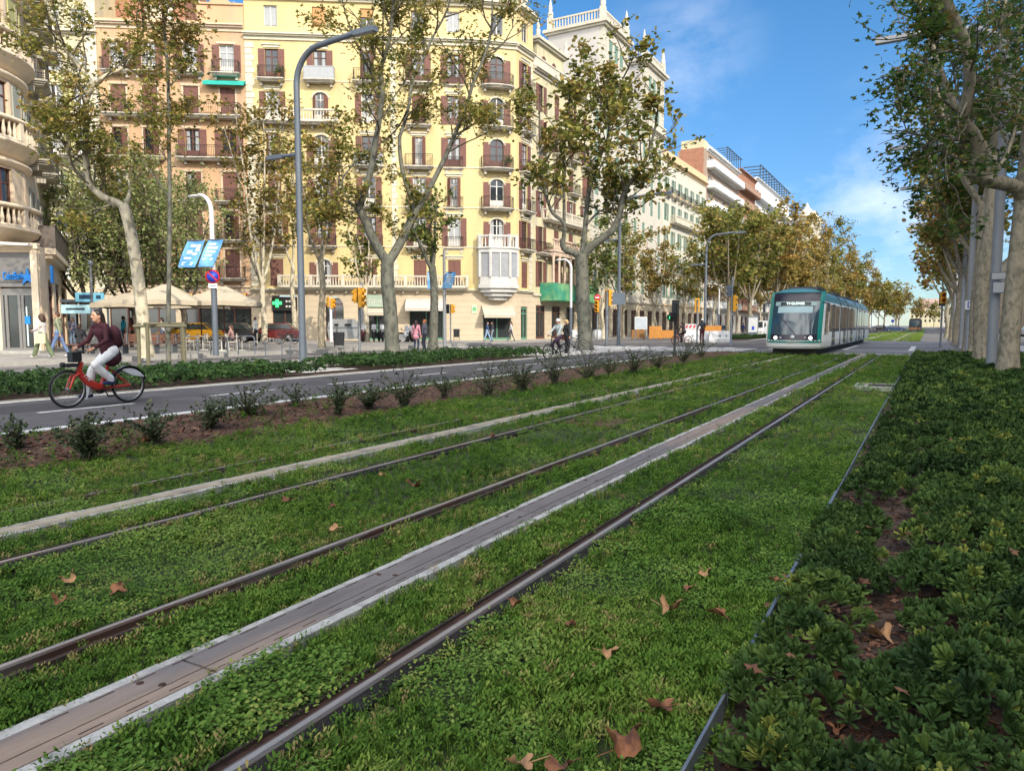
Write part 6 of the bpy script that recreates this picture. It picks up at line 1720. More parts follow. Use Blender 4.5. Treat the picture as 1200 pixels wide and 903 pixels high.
g0 = PX(1.75, 1135); dd = dist(g0) - .3; p = XY(1136, dd); t = thing('road_sign', 'white square sign with a blue letter D on the pale lamp', 'road sign', (p.x, p.y, zB(357.5, dd)), .1)
b = MB(); b.box(-.22, .22, -.02, .02, -.22, .22); b.build('plate', sign_white, t); text_mesh('lettering', 'D', .4, .004, sign_bl, t, (0, -.028, 0), (PI / 2, 0, 0))
# traffic signals
sig_yellow = mat('signal_yellow', (.62, .3, .02), .5, var=.1); sig_black = mat('signal_black', (.014, .016, .018), .5, var=.1); sig_green = mat('signal_green', (.02, .5, .16), .4, var=0, emit=2.5); sig_red = mat('signal_red_dark', (.16, .012, .01), .35, var=0); sig_pole = mat('signal_pole', (.13, .145, .16), .55, var=.12, metal=.3)
def signal(p, label, H, heads, polem=sig_pole, r=.06, group='traffic signals of the crossing'):
    "heads: (zc, facing angle, n lenses, casing, side offset, lit)"
    t = thing('traffic_light', label, 'traffic light', p, 0, group)
    b = MB(); b.lathe([(r * 1.7, 0), (r * 1.7, .06), (r, .1), (r, H)], (0, 0, 0), 12); b.build('pole', polem, t)
    for zc, an, nl, cas, off, lit in heads:
        M = Matrix.Translation((0, 0, zc)) @ Matrix.Rotation(an, 4, 'Z'); h = nl * .17; q = MB()
        q.box(off - .17, off + .17, -.24, -.05, -h - .04, h + .04, 0, M); q.box(off - .03, off + .03, -.06, .06, -.05, .05, 0, M)
        for k in range(nl):
            z = h - .17 - k * .34; q.tube([(off, -.24, z + .02), (off, -.38, z + .0)], [.135, .135], 12, 0, False, M)
        ho = q.build('signal_head', cas, t)
        for k in range(nl):
            z = h - .17 - k * .34; q = MB(); q.lathe([(0, 0), (.115, 0), (.115, .012), (0, .012)], (0, 0, 0), 12, 0, M @ Matrix.Translation((off, -.241, z)) @ Matrix.Rotation(PI / 2, 4, 'X')); q.build('lens', sig_green if lit == k else sig_red if nl == 2 and cas is sig_yellow else sig_black, ho)
    return t
def hz(p, v): return CAMH + (381 - v) * dist(p) / FPX - p[2]
FC = face_cam
p = XY(421, 41, .02); signal(p, 'yellow traffic light on a grey post right of the litter bin', hz(p, 341), [(hz(p, 349), FC + 1.3, 3, sig_yellow, .0, None), (hz(p, 347), FC - 1.9, 2, sig_yellow, 0, None)])
p = XY(388, 58, .17); signal(p, 'yellow traffic light on a white post in front of the arched door', hz(p, 349), [(hz(p, 355.5), FC + 1.4, 2, sig_yellow, 0, None), (hz(p, 354), FC - 2.2, 2, sig_yellow, 0, None)], pale_white, .1)
p = XY(528, 62, .06); signal(p, 'small traffic light showing green right of the blue banners', hz(p, 357), [(hz(p, 362), FC - .7, 2, sig_black, -.25, 1), (hz(p, 362), FC + 1.5, 2, sig_yellow, 0, None)])
p = XY(711, 50.5, .01); signal(p, 'yellow backed traffic light on a thick dark post beside the wide plane tree', hz(p, 341), [(hz(p, 349), FC + PI - .3, 3, sig_yellow, 0, None), (hz(p, 349), FC + 2.0, 3, sig_yellow, 0, None)], sig_pole, .11)
p = XY(700, 68, .06); signal(p, 'yellow traffic light below the round no-entry sign', hz(p, 346), [(hz(p, 359), FC - .5, 3, sig_yellow, 0, None)])
disc_sign((p.x, p.y - .1, CAMH + (381 - 349) * 67.8 / FPX), FC, .3, 'round red no-entry sign above a yellow traffic light', None, 'noentry')
p = XY(791, 35.3, 0); signal(p, 'dark signal with its back turned, on a black post among the mulch shrubs', hz(p, 355.5), [(hz(p, 361), FC + PI - .3, 2, sig_black, 0, None), (hz(p, 372), FC - 1.2, 1, sig_black, 0, 0)], sig_black)
p = XY(817, 58, .01); signal(p, 'yellow signal left of the grey lamp, above the scooter rider', hz(p, 351), [(hz(p, 358), FC + PI, 3, sig_yellow, 0, None)])
p = XY(857, 51, .02); signal(p, 'tall grey signal post with yellow casings and a dark flag plate, left of the tram', hz(p, 325), [(hz(p, 355.5), FC + PI, 3, sig_yellow, -.1, None), (hz(p, 355.5), FC + 1.6, 3, sig_yellow, 0, None), (hz(p, 341), FC - 2.4, 2, sgrey, 0, None)], lamp_grey, .075)
p = XY(1103, 49, .02); signal(p, 'yellow two-lens tram signal on a post at the right of the tracks', hz(p, 338), [(hz(p, 349), FC - .25, 2, sig_yellow, 0, None), (hz(p, 352), FC + PI - .4, 2, sig_black, 0, None)])
# bins, containers, hoops
def bin_(p, ang, label):
    t = thing('litter_bin', label, 'litter bin', p, ang, 'dark litter bins'); b = MB(); b.slab([(-.24, .32), (.24, .32), (.28, 1.02), (-.28, 1.02)], -.17, .17); b.build('bucket', sig_black, t)
    f = MB(); 
    for x in (-.26, .26): f.tube([(x, 0, 0), (x, 0, .55)], .022, 6)
    f.tube([(-.26, 0, .15), (.26, 0, .15)], .018, 6); f.tube([(-.29, 0, 1.04), (.29, 0, 1.04)], .025, 6); f.build('stand', sig_pole, t)
bin_(XY(397, 40.5, .02), FC, 'dark litter bin on the near pavement between the street lamp and the traffic light'); bin_(XY(535, 66, .06), FC, 'dark litter bin against the rusticated wall')
cont_m = mat('container_grey', (.3, .31, .32), .45, var=.12, metal=.3)
for i, (u, lab) in enumerate(((397, 'big grey recycling container with a rounded lid, behind the litter bin'), (409, 'big grey recycling container, right of its twin behind the litter bin'))):
    t = thing('recycling_container', lab, 'container', XY(u, 61 - i * .2, .17), RANG, 'grey recycling containers'); b = MB()
    prof = [(-.7, .15), (.7, .15), (.82, 1.0), (.72, 1.5), (.4, 1.78), (-.4, 1.78), (-.72, 1.5), (-.82, 1.0)]
    b.slab(prof, -.75, .75, 0, Matrix.Rotation(0, 4, 'Z')); b.build('body', cont_m, t); q = MB(); q.slab([(-.84, 1.02), (.84, 1.02), (.83, 1.12), (-.83, 1.12)], -.78, .78); q.build('rim', sgrey, t); q = MB(); q.box(-.25, .25, -.79, -.76, 1.2, 1.4); q.build('slot', sig_black, t)
for i, (u, lab) in enumerate(((221, 'leftmost steel bicycle hoop on the pavement, right of the staked tree'), (256, 'steel bicycle hoop at the foot of the banner lamp'), (288, 'steel bicycle hoop just right of the banner lamp'), (320, 'steel bicycle hoop in front of the red car'), (349, 'steel bicycle hoop half behind the street lamp'))):
    t = thing('bicycle_hoop', lab, 'bicycle hoop', XY(u, 31.5 + .4 * i, .17 if i < 3 else .02), FC - .1, 'steel bicycle hoops'); b = MB(); pts = [(-.38, 0, 0), (-.38, 0, .68), (-.35, 0, .76), (-.27, 0, .8), (.27, 0, .8), (.35, 0, .76), (.38, 0, .68), (.38, 0, 0)]; b.tube(pts, .025, 8); b.build('hoop', lamp_grey, t)
# stakes round the young tree
wood = mat('stake_wood', (.13, .12, .075), .85, var=.25, vs=6, stretch=(8, 8, .8))
sc_ = XY(197, 22.5)
t = thing('tree_stakes', 'four round wooden stakes with a cross rail around the young tree', 'tree stakes', sc_, FC)
tops = []
for x, y in ((-.85, -.15), (-.4, -.5), (.25, .35), (.6, -.3)):
    b = MB(); b.tube([(x, y, -.05), (x * .98, y, 1.5)], .055, 10); b.build('stake', wood, t)
for (x0, y0, x1, y1, z) in ((-.95, -.2, .7, -.33, 1.42), (-.45, -.58, .3, .42, 1.49)):
    b = MB(); b.tube([(x0, y0, z), (x1, y1, z)], .045, 8); b.build('cross_rail', wood, t)
# terrace: parasols, tables, chairs
para = mat('parasol_cloth', (.4, .345, .26), .85, var=.08, vs=2)
tbl_w = mat('table_white', (.55, .54, .5), .5); wicker = mat('chair_cream', (.5, .45, .36), .8)
def parasol(p, w, label, zt=3.3, ze=2.45):
    t = thing('parasol', label, 'parasol', p, FC + .25, 'cream parasols of the terrace'); b = MB(); h = w / 2; n = 4
    ring = [(-h, -h, ze), (0, -h, ze + .06), (h, -h, ze), (h, 0, ze + .06), (h, h, ze), (0, h, ze + .06), (-h, h, ze), (-h, 0, ze + .06)]
    m_ = [(x * .1, y * .1, zt) for x, y, z in ring]
    b.add(ring + m_, [(i, (i + 1) % 8, 8 + (i + 1) % 8, 8 + i) for i in range(8)] + [tuple(range(8, 16))]); ring2 = [(x, y, z - .22) for x, y, z in ring]
    b.add(ring + ring2, [(i, 8 + i, 8 + (i + 1) % 8, (i + 1) % 8) for i in range(8)]); b.build('canopy', para, t)
    q = MB(); q.tube([(0, 0, .06), (0, 0, zt + .12)], .035, 8); q.build('pole', frame_brown, t); q = MB(); q.box(-.4, .4, -.4, .4, 0, .08); q.build('foot', stone_grey, t)
    q = MB()
    for x, y, z in ring: q.tube([(0, 0, zt - .15), (x * .97, y * .97, z - .02)], .014, 4)
    q.build('ribs', frame_brown, t)
parasol(XY(152, 40, .17), 3.0, 'cream parasol behind the pale leaning trunk, leftmost of the terrace', 3.0, 2.4); parasol(XY(197, 37, .17), 3.3, 'cream parasol behind the young staked tree'); parasol(XY(263, 39, .17), 3.6, 'cream parasol behind the banner lamp, rightmost of the terrace'); parasol(XY(236, 42, .17), 2.8, 'cream parasol set back between its two neighbours', 3.05, 2.4)
def table_b():
    b = MB(); b.lathe([(0, .7), (.38, .7), (.38, .73), (0, .73)], (0, 0, 0), 16)
    q = MB(); q.tube([(0, 0, .03), (0, 0, .7)], .03, 8); q.lathe([(.24, 0), (.22, .03), (.03, .05)], (0, 0, 0), 12)
    return b, q
def chair_mesh(t):
    b = MB(); b.box(-.2, .2, -.2, .2, .43, .46); b.build('seat', wicker, t)
    b = MB(); b.slab([(-.2, .62), (.2, .62), (.18, .86), (-.18, .86)], .19, .22); b.build('backrest', wicker, t)
    for x in (-.18, .18):
        b = MB(); b.tube([(x, -.18, 0), (x, -.18, .43)], .014, 5); b.build('leg', tbl_w, t); b = MB(); b.tube([(x, .22, 0), (x, .2, .86)], .014, 5); b.build('leg', tbl_w, t)
tset = [(167, 39), (185, 38), (214, 38.5), (237, 38), (259, 37), (283, 37.5)]
tn_ = ('below the pale leaning trunk', 'left of the young tree stem', 'right of the young tree stem', 'left of the banner lamp', 'just right of the banner lamp', 'at the right end of the terrace')
proto_t = proto_c = None
for i, (u, dd) in enumerate(tset):
    p = XY(u, dd, .17)
    if proto_t is None:
        proto_t = thing('cafe_table', 'round white terrace table ' + tn_[i], 'table', p, 0, 'round terrace tables'); b, q = table_b(); b.build('table_top', tbl_w, proto_t); q.build('leg', tbl_w, proto_t)
    else: copy_tree(proto_t, p, 0, 'round white terrace table ' + tn_[i])
    for k, sgn in enumerate((-1, 1)):
        q = XY(u + sgn * 13, dd + .15 * k, .17); lab = ('cream terrace chair left of the table ' if k == 0 else 'cream terrace chair right of the table ') + tn_[i]
        if proto_c is None: proto_c = thing('cafe_chair', lab, 'chair', q, FC - sgn * PI / 2 + .2, 'cream terrace chairs'); chair_mesh(proto_c)
        else: copy_tree(proto_c, q, FC + sgn * -PI / 2 + .3 * k, lab)
# kiosk with pale blue signs
kp = XY(98, 43, .17); kt = thing('kiosk', 'small street kiosk with pale blue lit sign panels behind the walkers', 'kiosk', kp, FC + .2)
b = MB(); b.box(-.9, .9, .2, 1.6, .0, 1.0); b.box(-.95, .95, .15, 1.65, 1.0, 1.06); b.build('counter', mat('kiosk_grey', (.3, .3, .3), .6), kt)
for x in (-.85, .85):
    for y in (.25, 1.55): b = MB(); b.box(x - .05, x + .05, y - .05, y + .05, 0, 2.6); b.build('post', sgrey, kt)
b = MB(); b.box(-1.1, 1.1, -.3, 1.8, 2.6, 2.75); b.build('roof', sgrey, kt)
sp_ = mat('kiosk_sign', (.42, .66, .72), .4, var=.05, emit=.25)
b = MB(); b.box(-1.0, .5, -.42, -.3, 1.95, 2.45); s1_ = b.build('sign_panel', sp_, kt); b = MB(); b.box(-.75, .25, -.432, -.421, 2.15, 2.27); b.build('lettering', sgrey, s1_)
b = MB(); b.box(-.25, 1.25, -.36, -.24, 2.62, 3.15); s2_ = b.build('sign_panel', mat('kiosk_blue', (.15, .4, .55), .4, emit=.15), kt); b = MB(); b.box(-.05, .7, -.372, -.361, 2.78, 3.02); b.box(.85, 1.1, -.372, -.361, 2.8, 3.0); b.build('lettering', mat('dark_navy', (.02, .05, .1), .5), s2_)
t = thing('sign_post', 'slim pale post standing in front of the kiosk', 'post', XY(109, 40, .17)); b = MB(); b.lathe([(.22, 0), (.22, .5), (.15, 1.0), (.1, 1.9), (.07, 2.4), (.06, 4.5)], (0, 0, 0), 12); b.build('post', lamp_pale, t); b = MB(); b.ell((0, 0, 4.6), (.14, .14, .16)); b.build('finial', lamp_pale, t)
# benches
woodb = mat('bench_wood', (.14, .06, .035), .7, var=.2, vs=5)
for u, dd, lab in ((163, 33, 'dark red wooden bench behind the cyclist, below the leaning trunk'), (185, 34, 'dark wooden bench right of the leaning trunk')):
    t = thing('bench', lab, 'bench', XY(u, dd, .17), FC, 'wooden benches'); b = MB()
    for k in range(4): b.box(-.85, .85, -.22 + k * .12, -.13 + k * .12, .42, .46)
    b.build('seat', woodb, t); b = MB()
    for k in range(3): b.box(-.85, .85, .26 + k * .02, .3 + k * .02, .55 + k * .12, .64 + k * .12)
    b.build('backrest', woodb, t)
    for x in (-.7, .7): b = MB(); b.box(x - .03, x + .03, -.2, .3, 0, .42); b.box(x - .03, x + .03, .22, .3, .42, .88); b.build('leg', sig_pole, t)
# works site: barriers and boxes
orange = mat('barrier_orange', (.42, .18, .035), .6, var=.15, vs=3); whitep = mat('barrier_white', (.48, .49, .5), .5, var=.12, vs=3)
def barrier(u, dd, w, label):
    t = thing('plastic_barrier', label, 'barrier', XY(u, dd, .012), FC + .1, 'white plastic road barriers'); b = MB()
    b.box(-w / 2, w / 2, -.28, .28, 0, .28); v = [(-w / 2, -.24, .28), (w / 2, -.24, .28), (w / 2, .24, .28), (-w / 2, .24, .28), (-w / 2 + .1, -.1, .95), (w / 2 - .1, -.1, .95), (w / 2 - .1, .1, .95), (-w / 2 + .1, .1, .95)]
    b.add(v, [(0, 1, 5, 4), (1, 2, 6, 5), (2, 3, 7, 6), (3, 0, 4, 7), (4, 5, 6, 7)]); b.build('shell', whitep, t); q = MB(); q.box(-.08, .08, -.2, -.15, .45, .62); q.box(w * .25, w * .25 + .14, -.2, -.15, .45, .62); q.build('slot', sgrey, t)
barrier(843, 62, 1.9, 'white plastic barrier right of the scooter rider'); barrier(832, 62.5, 1.4, 'white plastic barrier directly behind the scooter rider'); barrier(811, 62, 1.5, 'white plastic barrier right of the red-wheeled cyclist')
def ob(u, dd, w, h, label, m=orange, stripes=False):
    t = thing('site_panel', label, 'site panel', XY(u, dd, .06), FC, 'orange site panels'); b = MB(); b.box(-w / 2, w / 2, -.05, .05, .12, h)
    for x in (-w / 2 + .08, w / 2 - .08): b.box(x - .04, x + .04, -.2, .2, 0, .12)
    b.build('panel', m, t)
    if stripes:
        q = MB(); k = 0; x = -w / 2
        while x < w / 2 - .3: q.slab([(x, h - .35), (x + .16, h - .35), (x + .28, h - .1), (x + .12, h - .1)], -.07, -.052); x += .34
        q.build('stripe', sign_red, t)
ob(768, 72, 1.2, 1.3, 'orange wooden box panel left of the red-wheeled cyclist'); ob(748, 73, 1.3, .95, 'brown wooden panel below the white notice board', mat('ply_brown', (.24, .12, .04), .8)); ob(812, 66, 1.4, 1.5, 'orange panel with a striped red and white top rail', whitep, True); ob(835, 67, 1.6, 1.35, 'orange site panel between the scooter rider and the hooked lamp'); ob(782, 73, 1.5, .9, 'low orange mesh panel beside the wooden box')
t = thing('notice_board', 'pale grey notice board standing on the far pavement', 'notice board', XY(751, 71, .06), FC); b = MB(); b.box(-.6, .6, -.06, .06, 1.0, 2.2); b.build('board', whitep, t); b = MB(); b.box(-.5, .5, -.075, -.061, 1.12, 2.08); b.build('poster', mat('poster_grey', (.38, .42, .47), .5, var=.15, vs=2), t)
for x in (-.5, .5): b = MB(); b.box(x - .04, x + .04, -.04, .04, 0, 1.0); b.build('leg', sgrey, t)
for i, (u, dd, lab) in enumerate(((640, 74, 'white waste sack left of the wide plane trunk'), (686 + 12, 74, 'white waste sack right of the wide plane trunk'))):
    t = thing('waste_sack', lab, 'sack', XY(u + 32 if i == 0 else u + 2, dd - (1.2 if i == 0 else 0), .06), FC, 'white builders sacks'); b = MB(); b.lathe([(.42, 0), (.5, .15), (.5, .7), (.42, .85), (.45, .95)], (0, 0, 0), 4); b.build('bag', whitep, t)
# advertising canopy lightbox near the tram
t = thing('street_display', 'blue and white street display panel left of the tram front', 'display', XY(882, 82, .03), FC); b = MB(); b.box(-.6, .6, -.12, .12, .5, 2.4); b.box(-.3, .3, -.1, .1, 0, .5); b.build('case', sgrey, t); b = MB(); b.box(-.5, .5, -.135, -.121, .65, 2.25); b.build('poster', whitep, t); b = MB(); b.box(-.14, .14, -.142, -.136, .9, 1.3); b.build('symbol', sign_bl, t)
t = thing('road_sign', 'round blue sign on a post by the far lawn', 'road sign', PX(-8.9, 1049 - 3)); b = MB(); b.tube([(0, 0, 0), (0, 0, 3.0)], .05, 8); b.build('post', sgrey, t); b = MB(); b.lathe([(0, 0), (.45, 0), (.45, .03), (0, .03)], (0, 0, 0), 20, M=Matrix.Translation((0, 0, 2.7)) @ Matrix.Rotation(PI / 2, 4, 'X')); b.build('face', sign_bl, t)
# covers in the lawn
p = G(700, 493, -.02); t = thing('utility_cover', 'dark brown sunken cover lying in the grass between the two tracks', 'cover', (p.x, p.y, -.045)); b = MB(); b.box(-.42, .42, -.45, .45, -.02, .03); b.build('plate', mulch_m, t); b = MB(); b.box(-.46, -.42, -.49, .49, -.02, .034); b.box(.42, .46, -.49, .49, -.02, .034); b.build('frame', lip_m, t)
p = G(1034, 453.5, -.02); t = thing('inspection_cover', 'pale concrete inspection cover in the grass near the shrub bed', 'cover', (p.x, p.y, -.05)); b = MB(); b.box(-.6, .6, -.7, .7, -.02, .07); b.build('slab', pale_conc, t); b = MB(); b.box(-.3, .3, -.35, .35, .07, .076); b.build('lid', lip_m, t)
# fallen leaves
fl_b = mat('fallen_leaf_brown', (.24, .1, .045), .75, var=.3, vs=25, col2=(.12, .05, .03), c2s=14); fl_p = mat('fallen_leaf_pale', (.36, .2, .1), .8, var=.25, vs=25)
FL = [(783, 715, .2, 'broad rust leaf, left of the pair below the inspection cover line'), (841, 720, .2, 'curled brown leaf, right one of the pair in the open grass'), (730, 876, .23, 'large brown leaf near the lower middle of the grass'), (613, 897, .17, 'pale orange leaf at the bottom edge, right of the bold rail'), (655, 900, .17, 'pale leaf at the bottom edge beside an orange one'), (670, 733, .1, 'small upright orange leaf right of the bold rail'), (712, 766, .13, 'faded leaf standing between clover patches'), (776, 831, .18, 'dark shrivelled leaf above the large brown one'), (808, 690, .1, 'small rust leaf above the broad one'), (826, 672, .12, 'pinkish leaf near the small rust leaf'), (907, 680, .1, 'small pale leaf close to the edging strip'), (485, 569, .24, 'long orange leaf in the wide gap between the tracks'), (448, 557, .12, 'dark leaf left of the long orange one'), (390, 594, .13, 'dark curled leaf in the gap between the tracks'), (337, 586, .18, 'faint pale leaf in the gap left of the curled one'), (83, 679, .13, 'pale leaf at the left beyond the first near rail'), (140, 692, .17, 'brown ribbed leaf right of the pale one at the left'), (69, 705, .15, 'dark brown leaf lowest of the three at the left'), (394, 620, .14, 'rust leaf just above the near rail'), (605, 708, .13, 'orange leaf touching the bold rail'), (578, 512, .14, 'leaf caught beside the far track rail'), (1012, 491, .14, 'tiny red leaf near the top of the right lawn'), (170, 518, .2, 'pale leaf lying on the mulch below the rear wheel'), (212, 506, .16, 'white leaf on the mulch right of the pale one'), (1034, 746, .2, 'flat dry leaf on the soil path inside the shrub bed'), (980, 793, .12, 'small dry leaf under the near shrubs'), (982, 856, .09, 'rusty leaf tucked between the lowest shrubs')]
for i, (u, v, s_, lab) in enumerate(FL):
    z = .02 if i < 22 else (.06 if i < 24 else -.02); p = G(u, v, z); r_ = random.Random(i)
    b = MB(); n = 20; s_ *= .82; rr_ = [.3, .5, .62, .46, .4, .72, .9, .66, .5, .8, 1.0, .8, .5, .66, .9, .72, .4, .46, .62, .5]; v_ = [(0, 0, .01)]; cu = r_.uniform(.15, .55); ph = r_.uniform(0, 6)
    for f_ in (.5, 1):
        for k in range(n): a = -PI / 2 + 2 * PI * k / n; q = rr_[k] * s_ * .5 * (1 if f_ == 1 else .62) * r_.uniform(.88, 1.1); v_.append((q * math.cos(a), q * math.sin(a) * .9, f_ * f_ * s_ * cu * (.35 + .5 * math.sin(2 * a + ph)) + s_ * r_.uniform(0, .07)))
    b.add(v_, [(0, 1 + k, 1 + (k + 1) % n) for k in range(n)] + [(1 + k, 1 + n + k, 1 + n + (k + 1) % n, 1 + (k + 1) % n) for k in range(n)], 0, True)
    b.tube([(0, -s_ * .1, .01), (.01, -s_ * .6, .02 + s_ * .1)], .0022, 4)
    o = b.build('fallen_leaf', fl_b if i % 3 else fl_p, None, p, (r_.uniform(-.35, .35), r_.uniform(-.35, .35), r_.uniform(0, 6.3))); tag(o, lab, 'leaf', 'fallen plane leaves')
# ================================================================ PEOPLE
def ik(a, c, l1, l2, pole):
    a, c, pole = Vector(a), Vector(c), Vector(pole); d = c - a; L = min(d.length, (l1 + l2) * .999); dn = d.normalized()
    x = (l1 * l1 - l2 * l2 + L * L) / (2 * L); h = math.sqrt(max(0, l1 * l1 - x * x)); pv = pole - dn * pole.dot(dn)
    pv = pv.normalized() if pv.length > 1e-6 else dn.orthogonal().normalized()
    return a + dn * x + pv * h, a + dn * L
def cap(b, p0, p1, r0, r1, seg=10):
    p0, p1 = Vector(p0), Vector(p1); d = (p1 - p0)
    if d.length < 1e-5: d = Vector((0, 0, 1e-3))
    dn = d.normalized(); pts, rs = [], []
    for k in range(4): a = PI / 2 * (1 - k / 4); pts.append(p0 - dn * r0 * math.sin(a)); rs.append(max(.002, r0 * math.cos(a)))
    for k in range(5): t = k / 4; pts.append(p0 + d * t); rs.append(r0 + (r1 - r0) * t)
    for k in range(1, 5): a = PI / 2 * k / 4; pts.append(p1 + dn * r1 * math.sin(a)); rs.append(max(.002, r1 * math.cos(a)))
    b.tube(pts, rs, seg)
SKINS = {'fair': (.5, .28, .19), 'tan': (.36, .19, .12), 'brown': (.16, .08, .05)}
HAIRS = {'dark': (.018, .012, .01), 'brown': (.06, .03, .018), 'blond': (.42, .29, .13), 'red': (.28, .09, .03), 'grey': (.3, .3, .3)}
def cloth(c): return mat('cloth_%02x%02x%02x' % tuple(int(x * 255) for x in c), c, .85, var=.15, vs=9, bump=.15, bs=60)
def person(label, p, rz, top, pants, shoes=(.05, .05, .055), hair='dark', style='long', skin='fair', pose='stand', H=1.68, vox=.017, coat=0, wide=0.0, group='people on the pavement', arms=None, legs=None, lean=0.0, pelvis=None, look=0.0, sleeves=True, grip=.5, name='person'):
    k = H / 1.7; t = thing(name, label, 'person', p, rz, group)
    P = Vector(pelvis) if pelvis else Vector((0, 0, .94)); sd = Vector((0, -math.sin(lean), math.cos(lean))); fw_ = Vector((0, -math.cos(lean), -math.sin(lean)))
    S = []     # (p0, p1, r0, r1, zone)
    chest = P + sd * .36; sh = P + sd * .475; nk = P + sd * .53; hd = nk + Vector((0, -.025 - lean * .05, .125))
    X = Vector((1, 0, 0))
    S += [(P - X * .075, P + X * .075, .118, .118, 2), (P + sd * .04, P + sd * .2, .128, .118, 1), (P + sd * .2, chest, .118, .13, 1), (chest - X * .075, chest + X * .075, .115, .115, 1), (sh - X * .155, sh + X * .155, .06, .06, 1), (sh, nk + sd * .05, .07, .05, 1), (nk, hd - Vector((0, .0, .04)), .052, .05, 0)]
    if coat: S += [(P + sd * .1, P - sd * .1 + Vector((0, .01, 0)), .145, .165, 1), (P - sd * .1, P - Vector((0, -.03, coat)), .16, .175, 1)]
    for sx in (-1, 1):
        hip = P + X * sx * .085 - sd * .03
        f = legs[0 if sx < 0 else 1] if legs else {'stand': (sx * .1, .0, .075), 'walk': (sx * .09, -.3 * sx, .075 if sx > 0 else .1), 'seat': (sx * .13, -.42, .075)}[pose]
        kn, an = ik(hip, f, .43, .42, (sx * .12, -1, 0 if pose != 'seat' else .6))
        S += [(hip, kn, .088 + wide * .3, .06 + wide * .6, 2), (kn, kn.lerp(an, .35), .06 + wide * .6, .057 + wide, 2), (kn.lerp(an, .35), an + Vector((0, 0, .03)), .057 + wide, .042 + wide, 2)]
        S += [(an + Vector((0, .045, -.035)), an + Vector((sx * .02, -.14, -.045)), .042, .033, 3)]
    hands = []
    for i, sx in enumerate((-1, 1)):
        s0 = sh + X * sx * .165
        w = arms[i] if arms else {'stand': (sx * .25, -.04, .84), 'walk': (sx * .24, .16 * sx - .04, .86), 'seat': (sx * .18, -.3, .72)}[pose]
        el, wr = ik(s0, w, .285, .25, (sx * .5, .8, -.3))
        S += [(s0, el, .056, .045, 1), (el, wr, .044, .031, 1 if sleeves else 0)]
        hdv = (wr - el).normalized(); pe = wr + hdv * .085; S.append((wr, pe, .027, .03, 0)); hands.append((wr, pe, hdv, sx))
    b = MB()
    for p0, p1, r0, r1, z in S: cap(b, p0, p1, r0, r1)
    b.ell(hd, (.073, .09, .11), 16, 12); b.ell(hd + Vector((0, -.03, -.06)), (.052, .055, .055), 12, 8); b.ell(hd + Vector((0, -.095, -.012)), (.013, .02, .024), 8, 6)
    for sx in (-1, 1): b.ell(hd + Vector((sx * .074, .008, -.005)), (.012, .022, .032), 8, 6)
    o = b.build('body_src', cloth(top)); md = o.modifiers.new('r', 'REMESH'); md.mode = 'VOXEL'; md.voxel_size = vox; sm_ = o.modifiers.new('s', 'SMOOTH'); sm_.factor = .5; sm_.iterations = 3
    dg = bpy.context.evaluated_depsgraph_get(); dg.update(); me = bpy.data.meshes.new_from_object(o.evaluated_get(dg)); old = o.data; bpy.data.objects.remove(o, do_unlink=True); bpy.data.meshes.remove(old)
    n = len(me.vertices); V = np.empty(n * 3, np.float32); me.vertices.foreach_get('co', V); V = V.reshape(-1, 3)
    best = np.full(n, 9.0); zone = np.zeros(n, int)
    for p0, p1, r0, r1, z in S + [(hd, hd + Vector((0, 0, .01)), .1, .1, 0)]:
        a = np.array(p0); d = np.array(p1) - a; tt = np.clip(((V - a) @ d) / max(d @ d, 1e-9), 0, 1); ds = np.linalg.norm(V - a - tt[:, None] * d, axis=1) - (r0 + (r1 - r0) * tt)
        m = ds < best; best[m] = ds[m]; zone[m] = z
    fb = MB(); fb.v = [tuple(q) for q in V]; fz_ = []
    for q in me.polygons: vs_ = tuple(q.vertices); fb.f.append(vs_); fb.m.append(int(np.bincount(zone[list(vs_)], minlength=4).argmax())); fb.sm.append(True)
    bpy.data.meshes.remove(me)
    for wr, pe, hdv, sx in hands:                              # four fingers and a thumb rooted in the palm
        inn = Vector((-sx, 0, 0)); fwv = (Vector((0, -1, 0)) - hdv * Vector((0, -1, 0)).dot(hdv)); fwv = fwv.normalized() if fwv.length > .1 else Vector((0, 0, 1)); cu = hdv.cross(fwv) * (1 if hdv.cross(fwv).dot(inn) > 0 else -1)
        for j, L in enumerate((.072, .08, .075, .058)):
            r0_ = pe - hdv * .02 + fwv * (.024 - j * .016); q1 = r0_ + hdv * (.02 + L * .4) + cu * .012 * grip; q2 = q1 + (hdv * (1 - grip) + cu * (.4 + grip)).normalized() * L * .35; q3 = q2 + (hdv * (.4 - grip) + cu).normalized() * L * .28
            fb.tube([r0_, q1, q2, q3], [.0088, .0085, .008, .006], 6, 0)
        r0_ = wr.lerp(pe, .4) + fwv * .024; q1 = r0_ + fwv * .022 + hdv * .028; q2 = q1 + hdv * .03 + cu * .012
        fb.tube([r0_, q1, q2], [.0105, .0095, .0075], 6, 0)
    sk = mat('skin_' + skin, SKINS[skin], .55, var=.08, vs=12, spec=.35)
    bo = fb.build('body', [sk, cloth(top), cloth(pants), cloth(shoes)], t)
    h = MB(); hm = mat('hair_' + hair, HAIRS[hair], .55, var=.3, vs=30, stretch=(6, 6, 1))
